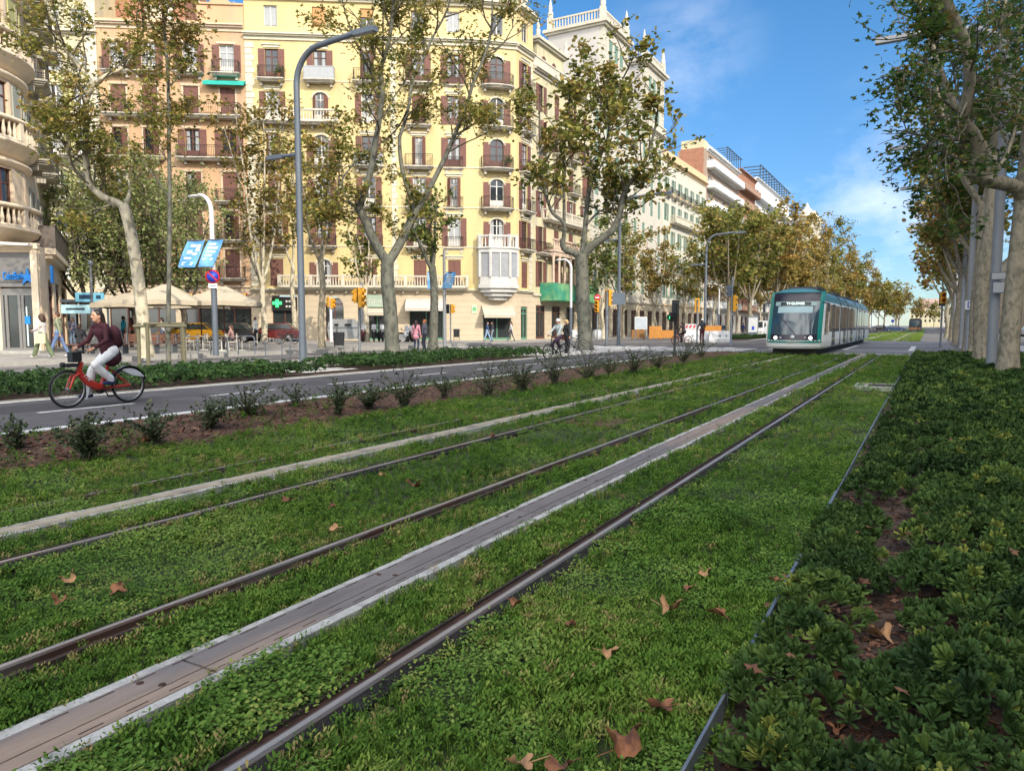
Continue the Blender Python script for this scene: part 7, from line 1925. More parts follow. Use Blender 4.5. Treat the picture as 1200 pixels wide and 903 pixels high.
    if style != 'cap' and style != 'helmet':
        if style == 'curly':
            h.ell(hd + Vector((0, .035, .02)), (.115, .12, .13), 14, 10); h.ell(hd + Vector((.05, .07, -.08)), (.09, .09, .12), 10, 8); h.ell(hd + Vector((-.05, .07, -.08)), (.09, .09, .12), 10, 8)
        else: h.ell(hd + Vector((0, .022, .024)), (.083, .093, .108), 16, 12)
        if style == 'long': cap(h, hd + Vector((0, .06, .01)), nk + Vector((0, .1, -.16)), .075, .05)
        if style == 'bun': h.ell(hd + Vector((0, .1, .06)), (.045, .045, .045))
        h.build('hair', hm, t)
    else:
        h.ell(hd + Vector((0, .02, .0)), (.079, .085, .1), 14, 10); h.build('hair', hm, t)
        c = MB(); c.ell(hd + Vector((0, .005, .045)), (.095, .115, .085), 14, 8); c.build('helmet' if style == 'helmet' else 'cap', cloth((.55, .56, .58) if style == 'helmet' else (.03, .04, .08)), t)
    e = MB()
    for sx in (-1, 1): e.ell(hd + Vector((sx * .03, -.081, .012)), (.012, .008, .007), 8, 6); e.box(sx * .03 - .016 + hd.x, sx * .03 + .016 + hd.x, hd.y - .09, hd.y - .08, hd.z + .028, hd.z + .034)
    e.ell(hd + Vector((0, -.078, -.05)), (.022, .01, .007), 8, 6)
    e.build('face_features', mat('eye_dark', (.03, .014, .012), .4, var=0), t)
    t.scale = (k, k, k)
    return t, hd * k, hands, k
def facing(v): return math.atan2(v.x, -v.y)
LEFT, RIGHT, TOWARD, AWAY = -rgt, rgt, -fwd_h, fwd_h
def local(t, q): return Matrix.Translation(t.location) @ Matrix.Rotation(t.rotation_euler.z, 4, 'Z') @ Vector(q)

# ---------------- bicycles
tyre_m = mat('tyre', (.015, .015, .016), .8, var=.1); rim_m = mat('rim_alloy', (.35, .35, .36), .35, metal=.7, var=.05); bike_black = mat('bike_black', (.02, .02, .022), .45, var=.1); bike_red = mat('bike_red', (.42, .03, .018), .35, var=.08, spec=.5)
def wheel(parent, y, r, spokes=14, tw=.022, rimm=rim_m):
    w = MB(); M = Matrix.Translation((0, y, r)) @ Matrix.Rotation(PI / 2, 4, 'Y'); n = 28
    def torus(R0, r0, sg=8):
        q = MB(); q.tube([(R0 * math.cos(2 * PI * i / n), R0 * math.sin(2 * PI * i / n), 0) for i in range(n + 1)], r0, sg, 0, False, M); return q
    wo = torus(r - tw, tw).build('wheel', tyre_m, parent)
    torus(r - tw * 2.2, tw * .55).build('rim', rimm, wo)
    s = MB()
    for i in range(spokes): a = 2 * PI * i / spokes; s.tube([(.02 * math.cos(a + .6), .02 * math.sin(a + .6), .02 if i % 2 else -.02), ((r - tw * 2.2) * math.cos(a), (r - tw * 2.2) * math.sin(a), 0)], .0016, 4, 0, False, M)
    s.tube([(0, 0, -.045), (0, 0, .045)], .022, 8, 0, True, M); s.build('spokes', rimm, wo)
def bicycle(label, p, rz, fm=bike_black, share=False, wheelm=None, group=None):
    t = thing('bicycle', label, 'bicycle', p, rz, group); r = .335; wheel(t, -.56, r, rimm=wheelm or rim_m); wheel(t, .56, r, rimm=wheelm or rim_m)
    f = MB(); hb, ht = Vector((0, -.36, .62)), Vector((0, -.31, .86)); bb = Vector((0, .02, .3)); st = Vector((0, .2, .78))
    if share:
        f.tube([ht - Vector((0, 0, .06)), hb, Vector((0, -.2, .42)), bb + Vector((0, -.02, .03))], [.045, .058, .075, .07], 12); f.tube([bb, bb + Vector((0, .08, .2)), st], [.055, .04, .032], 10)
    else:
        f.tube([hb, bb], .022, 8); f.tube([ht - Vector((0, 0, .05)), st - Vector((0, 0, .06))], .02, 8); f.tube([bb, st], .02, 8); f.tube([ht, hb], .024, 8)
    for x in (-.05, .05): f.tube([bb + Vector((x * .6, 0, 0)), (x, .56, r)], .018 if share else .012, 6); f.tube([st - Vector((0, 0, .12)), (x, .56, r)], .012, 6)
    f.build('frame', fm, t)
    k = MB()
    for x in (-.055, .055): k.tube([hb + Vector((x * .5, 0, -.02)), (x, -.47, .55), (x, -.56, r)], [.026, .024, .016] if share else .014, 8)
    k.tube([hb + Vector((-.04, 0, -.01)), hb + Vector((.04, 0, -.01))], .03, 8); k.build('fork', fm, t)
    hbm = MB(); hbm.tube([ht - Vector((0, 0, .05)), ht + Vector((0, .0, .12))], .018, 8); hbm.tube([(-.3, -.2, 1.02), (-.2, -.28, 1.01), (-.08, -.32, .99), (.08, -.32, .99), (.2, -.28, 1.01), (.3, -.2, 1.02)], .013, 8); ho = hbm.build('handlebar', bike_black, t)
    g = MB()
    for x in (-1, 1): g.tube([(x * .3, -.2, 1.02), (x * .22, -.265, 1.012)], .019, 8)
    g.build('grip', bike_black, ho)
    s = MB(); s.tube([st - Vector((0, 0, .02)), st + Vector((0, .02, .1))], .016, 8); s.add([(-.03, .07, .9), (.03, .07, .9), (.09, .33, .92), (-.09, .33, .92), (-.03, .07, .86), (.03, .07, .86), (.08, .33, .86), (-.08, .33, .86)], [(0, 1, 2, 3), (7, 6, 5, 4), (0, 4, 5, 1), (1, 5, 6, 2), (2, 6, 7, 3), (3, 7, 4, 0)]); s.build('saddle', bike_black, t)
    c = MB(); c.lathe([(.02, -.02), (.09, -.02), (.09, .02), (.02, .02)], (0, 0, 0), 16, 0, Matrix.Translation(bb) @ Matrix.Rotation(PI / 2, 4, 'Y')); 
    for x, a in ((-.09, 2.2), (.09, 2.2 + PI)): e = bb + Vector((x, math.cos(a) * .17, math.sin(a) * .17)); c.tube([bb + Vector((x * .8, 0, 0)), e], .012, 6); c.box(min(e.x, e.x + x), max(e.x, e.x + x), e.y - .045, e.y + .045, e.z - .012, e.z + .012)
    c.build('crankset', bike_black, t)
    if share:
        wm = mat('bike_white', (.55, .57, .6), .35, var=.06)
        def guard(y0, a0, a1, m, side, nm):
            q = MB(); R0, n = r + .025, 14; pts = []
            for x in (-.032, .032): pts += [(x, y0 + R0 * math.cos(a0 + (a1 - a0) * i / n), r + R0 * math.sin(a0 + (a1 - a0) * i / n)) for i in range(n + 1)]
            q.add(pts, [(i, i + 1, n + 2 + i, n + 1 + i) for i in range(n)], 0, True)
            for x in (-.034, .034):
                if side:
                    inn = [(x, y0 + (R0 - side * math.sin(PI * i / n) ** .6) * math.cos(a0 + (a1 - a0) * i / n), r + (R0 - side * math.sin(PI * i / n) ** .6) * math.sin(a0 + (a1 - a0) * i / n)) for i in range(n + 1)]; out = [(x, y0 + R0 * math.cos(a0 + (a1 - a0) * i / n), r + R0 * math.sin(a0 + (a1 - a0) * i / n)) for i in range(n + 1)]
                    q.add(inn + out, [(i, i + 1, n + 2 + i, n + 1 + i) for i in range(n)])
            q.build(nm, m, t)
        guard(.56, rad(12), rad(150), bike_black, .05, 'mudguard'); guard(.56, rad(22), rad(120), wm, .17, 'wheel_skirt'); guard(-.56, rad(-35), rad(40), wm, .06, 'mudguard')
        q = MB(); q.box(-.11, .11, -.62, -.42, .72, .78); q.box(-.08, .08, -.5, -.36, .8, .98); q.tube([(0, -.66, .76), (0, -.6, .76)], .045, 10); q.build('front_rack', bike_black, t)
        M_ = Matrix.Translation((0, 0, 0)); 
        for sx in (-1, 1): text_mesh('frame_lettering', '118', .1, .002, wm, t, (sx * .079, -.26, .52), (PI / 2, rad(-38) * -sx, sx * PI / 2))
    return t
def ride(label, bp, bl, rz, top, pants, bike_kw=None, **kw):
    b = bicycle(bl, bp, rz, **(bike_kw or {}))
    return b, person(label, bp, rz, top, pants, pelvis=(0, .22, .98), lean=kw.pop('lean', .32), arms=[(-.26, -.21, 1.05), (.26, -.21, 1.05)], legs=kw.pop('legs', [(-.11, -.12, .25), (.11, .13, .47)]), group=None, grip=.9, **kw)
# the cyclist in the foreground
cp_ = PX(-13.05, 113); rzc = facing(Vector((0, -1, 0)))
cyc, (pt, hdp, hands_, kk) = ride('woman in a maroon jacket and white trousers riding a red bicycle', (cp_.x, cp_.y, .0), 'red shared bicycle with white mudguards ridden along the cycle lane', rzc, (.05, .01, .017), (.78, .78, .8), dict(fm=bike_red, share=True), hair='dark', style='long', vox=.0105, wide=.02, coat=.12, shoes=(.02, .03, .1), H=1.7, legs=[(-.11, -.14, .22), (.1, .16, .45)])
bk = thing('backpack', 'dark maroon backpack on the cyclist back', 'backpack', local(pt, (0, .29, 1.2)), rzc); b = MB(); b.ell((0, .03, .02), (.16, .11, .23), 14, 10); b.build('bag', cloth((.05, .012, .02)), bk); q = MB(); q.ell((0, .12, -.06), (.11, .05, .1), 10, 8); q.build('pocket', cloth((.05, .012, .02)), bk)
# walkers before the bank
V_ = .17
t, *_ = person('woman with curly hair and wide green trousers looking at a phone', XY(49, 28.6, V_), facing(LEFT), (.55, .52, .56), (.13, .16, .09), (.5, .48, .44), 'brown', 'curly', pose='walk', wide=.04, arms=[(-.08, -.32, 1.08), (.1, -.3, 1.08)])
ph = thing('phone', 'phone held by the woman with curly hair', 'phone', local(t, (0, -.42, 1.1)), t.rotation_euler.z); b = MB(); b.box(-.035, .035, -.01, .0, -.07, .07); b.build('case', bike_black, ph); b = MB(); b.box(-.03, .03, .0005, .002, -.062, .062); b.build('screen', glass_dark, ph)
tb_ = thing('tote_bag', 'cream tote bag hanging from the shoulder of the woman with curly hair', 'bag', local(t, (.3, .12, .78)), t.rotation_euler.z); b = MB(); b.slab([(-.02, -.2), (.05, -.2), (.04, .18), (-.01, .18)], -.19, .19); b.build('bag', cloth((.6, .53, .34)), tb_); q = MB(); q.tube([(.01, -.1, .17), (-.08, -.05, .6), (-.08, .05, .6), (.01, .1, .17)], .012, 5); q.build('strap', cloth((.6, .53, .34)), tb_)
person('man in a green hooded sweater and blue jeans walking beside the bank', XY(68, 29.4, V_), facing(LEFT + TOWARD * .3), (.24, .26, .17), (.13, .2, .38), (.6, .6, .6), 'brown', 'short', pose='walk', H=1.78)
person('woman in a striped top standing at the kiosk', XY(85, 41, V_), facing(TOWARD), (.2, .2, .28), (.2, .28, .42), hair='brown', arms=[(-.12, -.25, 1.08), (.1, -.26, 1.1)])
tb3 = XY(93, 33, V_); t3 = thing('bench', 'dark bench in front of the kiosk, holding a seated man', 'bench', tb3, FC, 'wooden benches'); b = MB(); b.box(-.6, .6, -.2, .2, .4, .45); b.build('seat', woodb, t3)
for x in (-.5, .5): b = MB(); b.box(x - .04, x + .04, -.18, .18, 0, .4); b.build('leg', sig_pole, t3)
person('man in black seated on a bench with his back to the lane', (tb3.x, tb3.y, V_), facing(AWAY), (.02, .02, .024), (.03, .03, .035), hair='brown', style='short', pose='seat', pelvis=(0, .0, .56))
person('man in a turquoise shirt standing left of the leaning trunk', XY(144.5, 40.5, V_), facing(RIGHT + AWAY), (.015, .33, .46), (.05, .06, .09), hair='dark', style='short', sleeves=False, skin='tan', H=1.76)
person('woman in a rust red top beside the man in turquoise', XY(154, 41, V_), facing(LEFT), (.4, .12, .07), (.06, .05, .05), hair='dark', skin='tan')
person('person in pale blue trousers between the trunk and the young tree', XY(190, 40.5, V_), facing(LEFT), (.5, .5, .52), (.25, .35, .5), hair='dark', pose='walk')
person('waiter in a grey shirt and black trousers at the terrace edge', XY(299, 45, V_), facing(LEFT), (.42, .43, .45), (.02, .02, .022), hair='dark', style='short', H=1.76, pose='stand')
ch = XY(271, 37.8, V_); t, *_ = person('person in a pink shirt seated right of the banner lamp', (ch.x, ch.y, V_), facing(LEFT), (.5, .3, .28), (.1, .1, .12), pose='seat', pelvis=(0, 0, .55), hair='brown')
# the two women by the straight trunk and others
t, *_ = person('woman with long dark hair in a pink coat and navy trousers, back turned', XY(487.5, 39.5, .02), facing(AWAY + RIGHT * .2), (.45, .2, .25), (.02, .03, .07), (.55, .55, .58), 'dark', 'long', coat=.12, H=1.68)
person('person with orange hair and a dark top facing the woman in the pink coat', XY(497.5, 40.2, .02), facing(LEFT + AWAY * .4), (.06, .06, .09), (.02, .025, .04), (.6, .6, .6), 'red', 'bun', H=1.72)
person('person in blue jeans standing below the white awning of the gallery', XY(571, 63, .06), facing(RIGHT), (.05, .08, .18), (.26, .38, .58), hair='dark', style='short', pose='walk')
person('person in dark clothes beside the one in blue jeans', XY(577, 64, .06), facing(LEFT), (.04, .045, .06), (.2, .28, .4), hair='dark')
person('person in a white shirt at the corner of the yellow building', XY(599, 64, .06), facing(LEFT), (.6, .58, .56), (.08, .08, .1), hair='dark', pose='walk')
gp_ = PX(-13.9, 652); ride('man in a grey jacket and pale helmet cycling towards the camera', (gp_.x, gp_.y, 0), 'dark bicycle with a front basket ridden by the man in grey', facing(Vector((-.25, -1, 0))), (.3, .34, .36), (.04, .02, .04), hair='dark', style='helmet', skin='tan', lean=.15, vox=.015)
wb, *_ = person('blond woman in black holding a brown bag, beside the wide plane tree', XY(664, 37.3, .01), facing(RIGHT + AWAY * .5), (.015, .015, .018), (.015, .015, .018), (.02, .02, .02), 'blond', 'bun', wide=.02, H=1.7, arms=[(-.22, -.04, .86), (.22, -.12, .98)])
hb_ = thing('handbag', 'brown leather handbag on the arm of the woman in black', 'bag', local(wb, (.27, -.1, .84)), wb.rotation_euler.z); b = MB(); b.slab([(-.06, -.15), (.06, -.15), (.04, .13), (-.04, .13)], -.19, .19); b.build('bag', mat('leather_brown', (.26, .08, .05), .5, var=.15), hb_); q = MB(); q.tube([(0, -.12, .12), (-.02, -.07, .3), (-.02, .07, .3), (0, .12, .12)], .012, 6); q.build('strap', mat('leather_brown', (.2, .1, .06)), hb_)
p5_ = XY(799, 54, .012); ride('dark clad cyclist riding left behind the signal pole', p5_, 'bicycle with red wheels behind the dark signal pole', facing(LEFT + AWAY), (.05, .035, .035), (.03, .03, .035), dict(fm=bike_red, wheelm=bike_red), hair='dark')
p6_ = XY(823, 52, .012); person('person in a black shirt and maroon trousers riding a scooter, back turned', (p6_.x, p6_.y, .13), facing(AWAY), (.015, .018, .03), (.1, .02, .03), (.4, .1, .05), 'dark', 'helmet', arms=[(-.24, -.34, 1.02), (.24, -.34, 1.02)], legs=[(-.07, .1, .075), (.07, -.12, .075)], H=1.76, group=None)
ks = thing('kick_scooter', 'electric kick scooter below the rider in maroon trousers', 'scooter', p6_, facing(AWAY)); b = MB(); b.box(-.09, .09, -.45, .4, .1, .14); b.build('deck', bike_black, ks); b = MB(); b.tube([(0, -.5, .12), (0, -.42, 1.12)], .024, 8); b.tube([(-.26, -.38, 1.13), (.26, -.38, 1.13)], .016, 8); b.build('stem', bike_black, ks)
for y in (-.52, .48):
    b = MB(); b.tube([(-.025, y, .11), (.025, y, .11)], .11, 14); b.build('wheel', tyre_m, ks)
person('person in navy walking on the far pavement left of the tram', XY(871, 84, .06), facing(RIGHT), (.03, .04, .16), (.03, .03, .05), hair='dark', style='short', vox=.025, pose='walk')
for i, (u, dd, tp, lab) in enumerate(((1012, 135, (.05, .06, .1), 'tiny distant walker in navy, left of the far lawn'), (1019, 140, (.5, .5, .5), 'tiny distant walker in white near the far lawn'), (1036, 150, (.03, .03, .03), 'tiny distant walker in black beside the white one'), (1076, 170, (.04, .03, .03), 'tiny distant walker crossing the tracks near the far tram'))):
    person(lab, XY(u, dd, 0), facing(LEFT), tp, (.03, .035, .05), hair='dark', vox=.035, pose='walk')
# ================================================================ VEHICLES
def car(label, p, rz, paint, van=False, roofm=None, group='cars', taxi=False, name='parked_car'):
    t = thing(name, label, 'car' if not van else 'van', p, rz, group); L = 4.3 if not van else 5.0
    b = MB(); h = L / 2
    if not van: lo = [(-h, .3), (-h + .05, .62), (-h + .25, .82), (-.95, .93), (1.55, .98), (h - .08, .92), (h, .6), (h - .05, .3)]; up = [(-1.05, .93), (-.35, 1.42), (1.05, 1.46), (1.75, .98)]
    else: lo = [(-h, .35), (-h + .03, .8), (-h + .6, 1.1), (h - .05, 1.15), (h, .35)]; up = [(-h + .55, 1.08), (-h + 1.15, 1.95), (h - .1, 2.02), (h - .03, 1.15)]
    def sec(poly, w0, w1, mi):
        v = [(-w0, y, z) for y, z in poly] + [(w0, y, z) for y, z in poly]; n = len(poly)
        if w1: zt = max(z for y, z in poly); zb = min(z for y, z in poly); v = [(math.copysign(w0 + (w1 - w0) * (z - zb) / (zt - zb), x), y, z) for x, y, z in v]
        b.add(v, [tuple(range(n))[::-1], tuple(range(n, 2 * n))] + [(i, (i + 1) % n, n + (i + 1) % n, n + i) for i in range(n)], mi)
    sec(lo, .88, 0, 0); sec(up, .86, .66 if not van else .78, 1 if roofm else 0); bo = b.build('body', [paint, roofm or paint], t)
    bv = bo.modifiers.new('bevel', 'BEVEL'); bv.width = .06; bv.segments = 2; bv.limit_method = 'ANGLE'
    g = MB(); y0, y1 = (-.62, 1.4) if not van else (-h + 1.0, -h + 2.2); z0, z1 = (1.0, 1.36) if not van else (1.25, 1.8)
    for sx in (-1, 1):
        a = .862 if not van else .858; c = .70 if not van else .8
        g.add([(sx * a, y0 - .25, z0), (sx * a, y1 + .15, z0), (sx * c, y1 - .25, z1), (sx * c, y0 + .2, z1)], [(0, 1, 2, 3)])
    g.build('side_glass', shop_dark, t)
    g = MB()
    ya, za, yb2, zb2 = (-1.03, .97, -.42, 1.39) if not van else (-h + .58, 1.2, -h + 1.08, 1.88)
    g.add([(-.76, ya - .02, za), (.76, ya - .02, za), (.64, yb2 - .02, zb2), (-.64, yb2 - .02, zb2)], [(0, 1, 2, 3)]); g.build('windscreen', shop_dark, t)
    if not van: g = MB(); g.add([(-.74, 1.76, 1.0), (.74, 1.76, 1.0), (.62, 1.16, 1.43), (-.62, 1.16, 1.43)], [(0, 1, 2, 3)]); g.build('rear_window', shop_dark, t)
    for sx in (-1, 1):
        for y in (-h + .82, h - .85): w = MB(); w.tube([(sx * .7, y, .31), (sx * .9, y, .31)], .31, 18); wo = w.build('wheel', tyre_m, t); q = MB(); q.tube([(sx * .9, y, .31), (sx * .91, y, .31)], .19, 12); q.build('rim', rim_m, wo)
        q = MB(); q.ell((sx * .62, -h + .06, .66), (.17, .06, .08), 10, 6); q.build('headlight', MATS['lamp_glass'], t); q = MB(); q.ell((sx * .68, h - .04, .8), (.13, .05, .1), 10, 6); q.build('tail_light', sign_red, t)
        q = MB(); q.ell((sx * .98, -.75 if not van else -h + 1.1, 1.0 if not van else 1.25), (.1, .06, .07), 8, 6); q.build('mirror', paint, t)
    if taxi: q = MB(); q.box(-.3, .3, .1, .25, 1.46, 1.6); q.build('roof_sign', neon_green, t)
    return t
taxi_y = mat('car_yellow', (.42, .21, .012), .3, var=.05, spec=.6); car_black = mat('car_black', (.015, .015, .017), .25, var=.05, spec=.6); car_red = mat('car_red', (.09, .012, .014), .3, var=.05, spec=.6); car_white = mat('car_white', (.6, .6, .6), .3, var=.05, spec=.6); car_grey = mat('car_grey', (.14, .145, .15), .3, var=.05, spec=.6); car_blue = mat('car_blue', (.03, .06, .16), .3, var=.05, spec=.6)
car('yellow car parked behind the terrace parasols', XY(222, 53, .17), RANG - PI / 2, taxi_y)
car('dark car parked behind the terrace, right of the yellow one', XY(268, 55, .17), RANG - PI / 2, car_black)
car('dark red car parked in front of the pharmacy', XY(321, 58, .17), RANG - PI / 2, car_red)
car('white van parked on the far side left of the tram', XY(890, 90, -.01), 0, car_white, True, group='cars far down the street')
for i, (X, Y, m, lab) in enumerate(((-25, 105, car_grey, 'grey car on the left roadway behind the tram'), (-24.5, 150, car_black, 'black car farther along the left roadway'), (-12.5, 190, car_grey, 'distant grey car crossing beyond the far lawn'), (-9.5, 196, car_black, 'distant black car beside the grey one beyond the far lawn'), (-6.5, 193, car_blue, 'distant blue car nearest the far tracks'), (12, 120, car_white, 'white car on the road beyond the right trees'), (13, 70, car_blue, 'blue car on the road behind the right trees'))):
    car(lab, (X, Y, -.01 if X < -20 else -.09 if X > 9 else 0), 0 if i < 2 else (PI / 2 if i < 5 else PI), m, group='cars far down the street')
# parked motorbikes
def motorbike(label, p, rz, paint):
    t = thing('motorbike', label, 'motorbike', p, rz, 'parked motorbikes'); 
    for y, in ((-.65,), (.6,)): w = MB(); M = Matrix.Translation((0, y, .29)) @ Matrix.Rotation(PI / 2, 4, 'Y'); w.tube([(.23 * math.cos(2 * PI * i / 18), .23 * math.sin(2 * PI * i / 18), 0) for i in range(19)], .06, 8, 0, False, M); w.lathe([(0, -.03), (.17, -.03), (.17, .03), (0, .03)], (0, 0, 0), 12, 0, M); w.build('wheel', tyre_m, t)
    b = MB(); b.slab([(-.16, .25), (.16, .25), (.17, .7), (-.17, .7)], -.1, .75); b.ell((0, -.48, .72), (.2, .16, .32), 12, 8); b.box(-.15, .15, -.5, .0, .25, .36); b.build('fairing', paint, t)
    s = MB(); s.ell((0, .3, .76), (.16, .48, .09), 12, 8); s.build('seat', bike_black, t)
    h = MB(); h.tube([(-.36, -.3, 1.02), (-.12, -.42, .98), (.12, -.42, .98), (.36, -.3, 1.02)], .02, 8); h.tube([(0, -.45, .98), (0, -.62, .32)], .035, 8); h.build('handlebar', bike_black, t)
    w = MB(); w.add([(-.2, -.58, .95), (.2, -.58, .95), (.15, -.5, 1.35), (-.15, -.5, 1.35), (-.2, -.57, .95), (.2, -.57, .95), (.15, -.49, 1.35), (-.15, -.49, 1.35)], [(0, 1, 2, 3), (7, 6, 5, 4), (0, 4, 5, 1), (1, 5, 6, 2), (2, 6, 7, 3), (3, 7, 4, 0)]); w.build('windshield', gal_glass, t)
    for x in (-.32, .32): q = MB(); q.ell((x, -.33, 1.12), (.06, .03, .05), 8, 6); q.build('mirror', bike_black, t)
    q = MB(); q.ell((0, -.64, .82), (.09, .05, .08), 8, 6); q.build('headlight', MATS['lamp_glass'], t)
for i, (u, m, a, lab) in enumerate(((425, car_red, .3, 'dark red motorbike left of the pollarded tree trunk'), (438, bike_black, .2, 'black motorbike left of the big forked trunk'), (446, bike_black, .4, 'black motorbike closest to the left of the big forked trunk'), (453, car_white, .1, 'white motorbike half behind the big forked trunk'), (472, car_white, .7, 'white motorbike right of the big forked trunk'), (479, bike_black, .5, 'dark motorbike behind the woman in the pink coat'))):
    motorbike(lab, XY(u, 57 + (i % 2) * .5, .06 if u > 460 else .17), FC + a, m)
for i, (u, lab, m, wm) in enumerate(((318, 'parked bicycle with an orange front beside the red car', bike_red, None), (337, 'grey bicycle parked right of the orange fronted one', bike_black, None), (673, 'grey bicycle parked at the foot of the wide plane tree', bike_black, None))):
    bicycle(lab, XY(u, 50 if i < 2 else 38.5, .17 if i < 2 else .02), FC + (1.2 if i < 2 else -1.3), m, group='parked bicycles')

# potted plants on balconies
for i, (B_, P_, A_, x_, z_, lab) in enumerate(((yb, YP, RANG, ycols[3] + .8, FZ[1] + .1, 'potted plant on an iron balcony above the long balustrade of the yellow building'), (yb, YP, RANG, ycols[0] + .7, FZ[5] + .1, 'potted plant high on the left balcony of the yellow building'), (yb, chP, CA, chL / 2 + 1.0, FZ[3] + .1, 'bushy plant on a middle corner balcony above the white gallery'), (yb, chP, CA, chL / 2 - 1.1, FZ[5] + .1, 'plant on the top curved corner balcony of the yellow building'), (mbd, MP, RANG, mcols[0] + .9, mz[4], 'green trough plant on the left long balcony of the salmon building'), (mbd, MP, RANG, mcols[3] + .8, mz[2], 'plant on a lower right balcony of the salmon building'), (cb, CP, RANG, ccols[2] + .5, cz[2], 'plant on a balcony of the cream building'))):
    w_ = B_.loc(P_, A_, x_, -.45, z_) + B_.base; t = thing('potted_plant', lab, 'plant', w_, 0, 'balcony plants'); b = MB(); b.lathe([(.11, 0), (.16, .3), (.16, .33), (0, .33)], (0, 0, 0), 10); b.build('pot', mat('terracotta', (.3, .12, .06), .85), t)
    Q_ = nr.normal(0, 1, (130, 3)) * np.array([.22, .18, .24]) + np.array([0, 0, .62]); v, f = scatter(*leaf_tmpl('quad'), Q_, rotmats(130, .9), nr.uniform(.1, .2, 130)); np_mesh('foliage', v, f, leaf_green, t, tint=np.repeat(nr.uniform(0, .7, 130), 4))
# ================================================================ CAMERA, SKY, SUN
cam = bpy.data.cameras.new('camera'); co = bpy.data.objects.new('camera', cam); COL.objects.link(co)
cam.sensor_width = 36; cam.lens = 36 * FPX / 1200; cam.clip_end = 5000; cam.clip_start = .05
Mx = Matrix(((rgt.x, upv.x, -fwd.x), (rgt.y, upv.y, -fwd.y), (rgt.z, upv.z, -fwd.z))).to_4x4(); Mx.translation = CAM
co.matrix_world = Mx
scene.camera = co
SUN_H = Vector((.92, -.39, 0)).normalized(); SUN_EL = rad(33)
sd = Vector((SUN_H.x * math.cos(SUN_EL), SUN_H.y * math.cos(SUN_EL), math.sin(SUN_EL)))
sun = bpy.data.lights.new('sun', 'SUN'); sun.energy = 2.1; sun.angle = rad(.5); sun.color = (1, .9, .74)
so_ = bpy.data.objects.new('sun', sun); COL.objects.link(so_); so_.rotation_euler = (-sd).to_track_quat('-Z', 'Y').to_euler(); so_.location = (20, -20, 60)
wd = bpy.data.worlds.new('World'); scene.world = wd; wd.use_nodes = True
nt = wd.node_tree; N = nt.nodes; L = nt.links
bg = N['Background']; bg.inputs['Strength'].default_value = .15
sky = N.new('ShaderNodeTexSky'); sky.sky_type = 'NISHITA'; sky.sun_disc = False; sky.sun_elevation = SUN_EL; sky.sun_rotation = math.atan2(sd.x, sd.y)
sky.air_density = 1.0; sky.dust_density = .15; sky.ozone_density = 2.5
hs = N.new('ShaderNodeHueSaturation'); hs.inputs['Saturation'].default_value = 1.3; hs.inputs['Value'].default_value = .6
L.new(sky.outputs[0], hs.inputs['Color'])
# the low sky is bluer and less bright than the clear-air model makes it
tc0 = N.new('ShaderNodeTexCoord'); sz = N.new('ShaderNodeSeparateXYZ'); L.new(tc0.outputs['Generated'], sz.inputs[0])
mz = N.new('ShaderNodeMapRange'); mz.inputs['From Min'].default_value = .0; mz.inputs['From Max'].default_value = .38; mz.interpolation_type = 'SMOOTHSTEP'; L.new(sz.outputs['Z'], mz.inputs['Value'])
lowm = N.new('ShaderNodeMix'); lowm.data_type = 'RGBA'; L.new(mz.outputs[0], lowm.inputs['Factor']); lowm.inputs['A'].default_value = (.52, .66, .88, 1); lowm.inputs['B'].default_value = (1, 1, 1, 1)
mulm = N.new('ShaderNodeMix'); mulm.data_type = 'RGBA'; mulm.blend_type = 'MULTIPLY'; mulm.inputs['Factor'].default_value = 1; L.new(hs.outputs[0], mulm.inputs['A']); L.new(lowm.outputs['Result'], mulm.inputs['B'])
# thin clouds: noise over direction, gathered in two patches
tc = N.new('ShaderNodeTexCoord')
def vmath(op, a, b=None):
    n = N.new('ShaderNodeVectorMath'); n.operation = op
    L.new(a, n.inputs[0])
    if b is not None:
        if isinstance(b, Vector): n.inputs[1].default_value = b
        else: L.new(b, n.inputs[1])
    return n
def cloud_patch(u, v, r0, r1):
    d = sight(u, v).normalized()
    n = vmath('DISTANCE', tc.outputs['Generated'], d)
    m = N.new('ShaderNodeMapRange'); m.interpolation_type = 'SMOOTHSTEP'; m.inputs['From Min'].default_value = r0; m.inputs['From Max'].default_value = r1; m.inputs['To Min'].default_value = 1; m.inputs['To Max'].default_value = 0
    L.new(n.outputs['Value'], m.inputs['Value']); return m.outputs['Result']
mp = N.new('ShaderNodeMapping'); mp.inputs['Scale'].default_value = (7, 7, 12); L.new(tc.outputs['Generated'], mp.inputs['Vector'])
nz = N.new('ShaderNodeTexNoise'); nz.inputs['Scale'].default_value = 1.0; nz.inputs['Detail'].default_value = 7; nz.inputs['Roughness'].default_value = .58; nz.inputs['Distortion'].default_value = .25
L.new(mp.outputs[0], nz.inputs['Vector'])
def mathn(op, a, b):
    n = N.new('ShaderNodeMath'); n.operation = op
    for i, x in enumerate((a, b)):
        if isinstance(x, (int, float)): n.inputs[i].default_value = x
        else: L.new(x, n.inputs[i])
    return n.outputs[0]
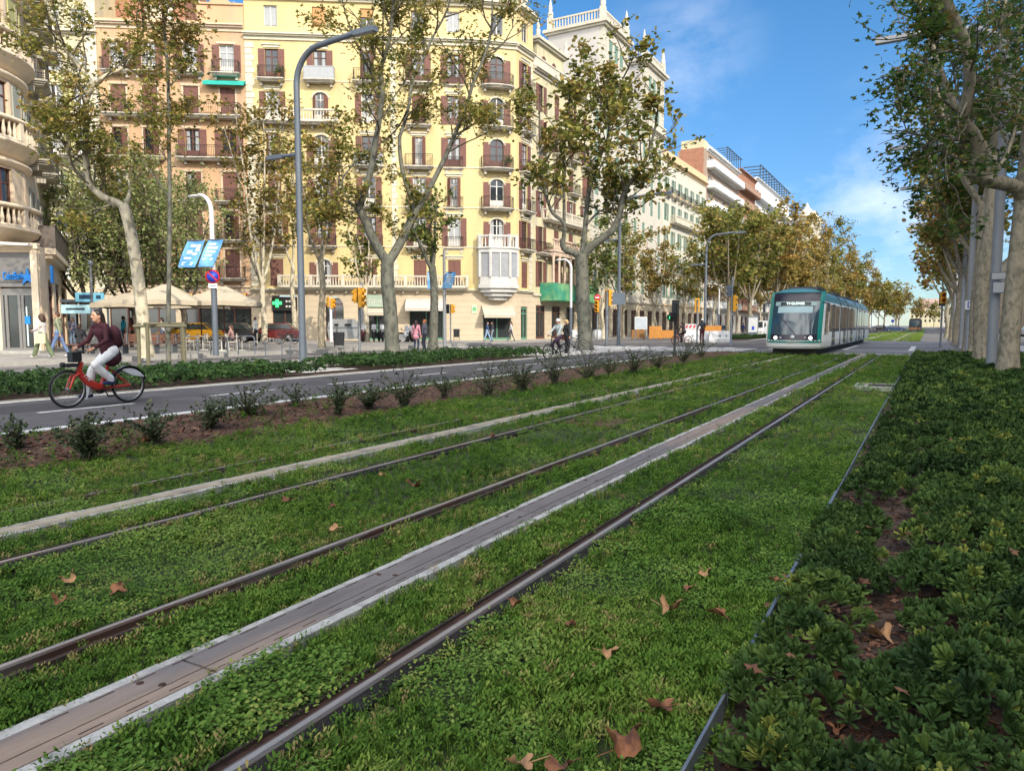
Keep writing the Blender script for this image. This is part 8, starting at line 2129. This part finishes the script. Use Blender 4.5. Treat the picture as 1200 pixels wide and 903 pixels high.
c1 = mathn('MULTIPLY', cloud_patch(800, 62, .02, .12), .45); c2 = cloud_patch(1035, 312, .02, .26)
tot = mathn('MAXIMUM', c1, c2)
# broad bank of bright broken cloud, unseen behind the camera, added as fill light
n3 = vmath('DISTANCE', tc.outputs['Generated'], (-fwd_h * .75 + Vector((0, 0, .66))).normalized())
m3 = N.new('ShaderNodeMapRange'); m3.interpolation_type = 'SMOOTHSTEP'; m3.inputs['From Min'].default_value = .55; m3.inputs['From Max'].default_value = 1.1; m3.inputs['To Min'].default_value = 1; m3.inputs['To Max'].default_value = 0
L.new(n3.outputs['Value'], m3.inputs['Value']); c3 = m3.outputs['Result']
mr = N.new('ShaderNodeMapRange'); mr.inputs['From Min'].default_value = .44; mr.inputs['From Max'].default_value = .68; L.new(nz.outputs['Fac'], mr.inputs['Value'])
fac = mathn('MULTIPLY', mathn('MULTIPLY', mr.outputs[0], tot), .5)
mx = N.new('ShaderNodeMix'); mx.data_type = 'RGBA'; L.new(fac, mx.inputs['Factor']); L.new(mulm.outputs['Result'], mx.inputs['A']); mx.inputs['B'].default_value = (4.6, 4.7, 5.2, 1)
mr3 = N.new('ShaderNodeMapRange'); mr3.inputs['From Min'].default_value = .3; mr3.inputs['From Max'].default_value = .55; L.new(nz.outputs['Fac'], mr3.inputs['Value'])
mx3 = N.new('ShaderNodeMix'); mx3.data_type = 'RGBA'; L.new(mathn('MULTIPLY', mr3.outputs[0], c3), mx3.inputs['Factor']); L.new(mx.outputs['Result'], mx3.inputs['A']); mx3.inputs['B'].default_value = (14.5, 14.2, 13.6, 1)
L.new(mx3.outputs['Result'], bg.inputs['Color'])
scene.view_settings.view_transform = 'Standard'; scene.view_settings.look = 'None'; scene.view_settings.exposure = 1.1; scene.view_settings.gamma = 1
scene.view_settings.use_curve_mapping = False
scene.cycles.use_denoising = True
scene.cycles.max_bounces = 6; scene.cycles.diffuse_bounces = 3; scene.cycles.glossy_bounces = 2; scene.cycles.transparent_max_bounces = 4
scene.cycles.caustics_reflective = False; scene.cycles.caustics_refractive = False
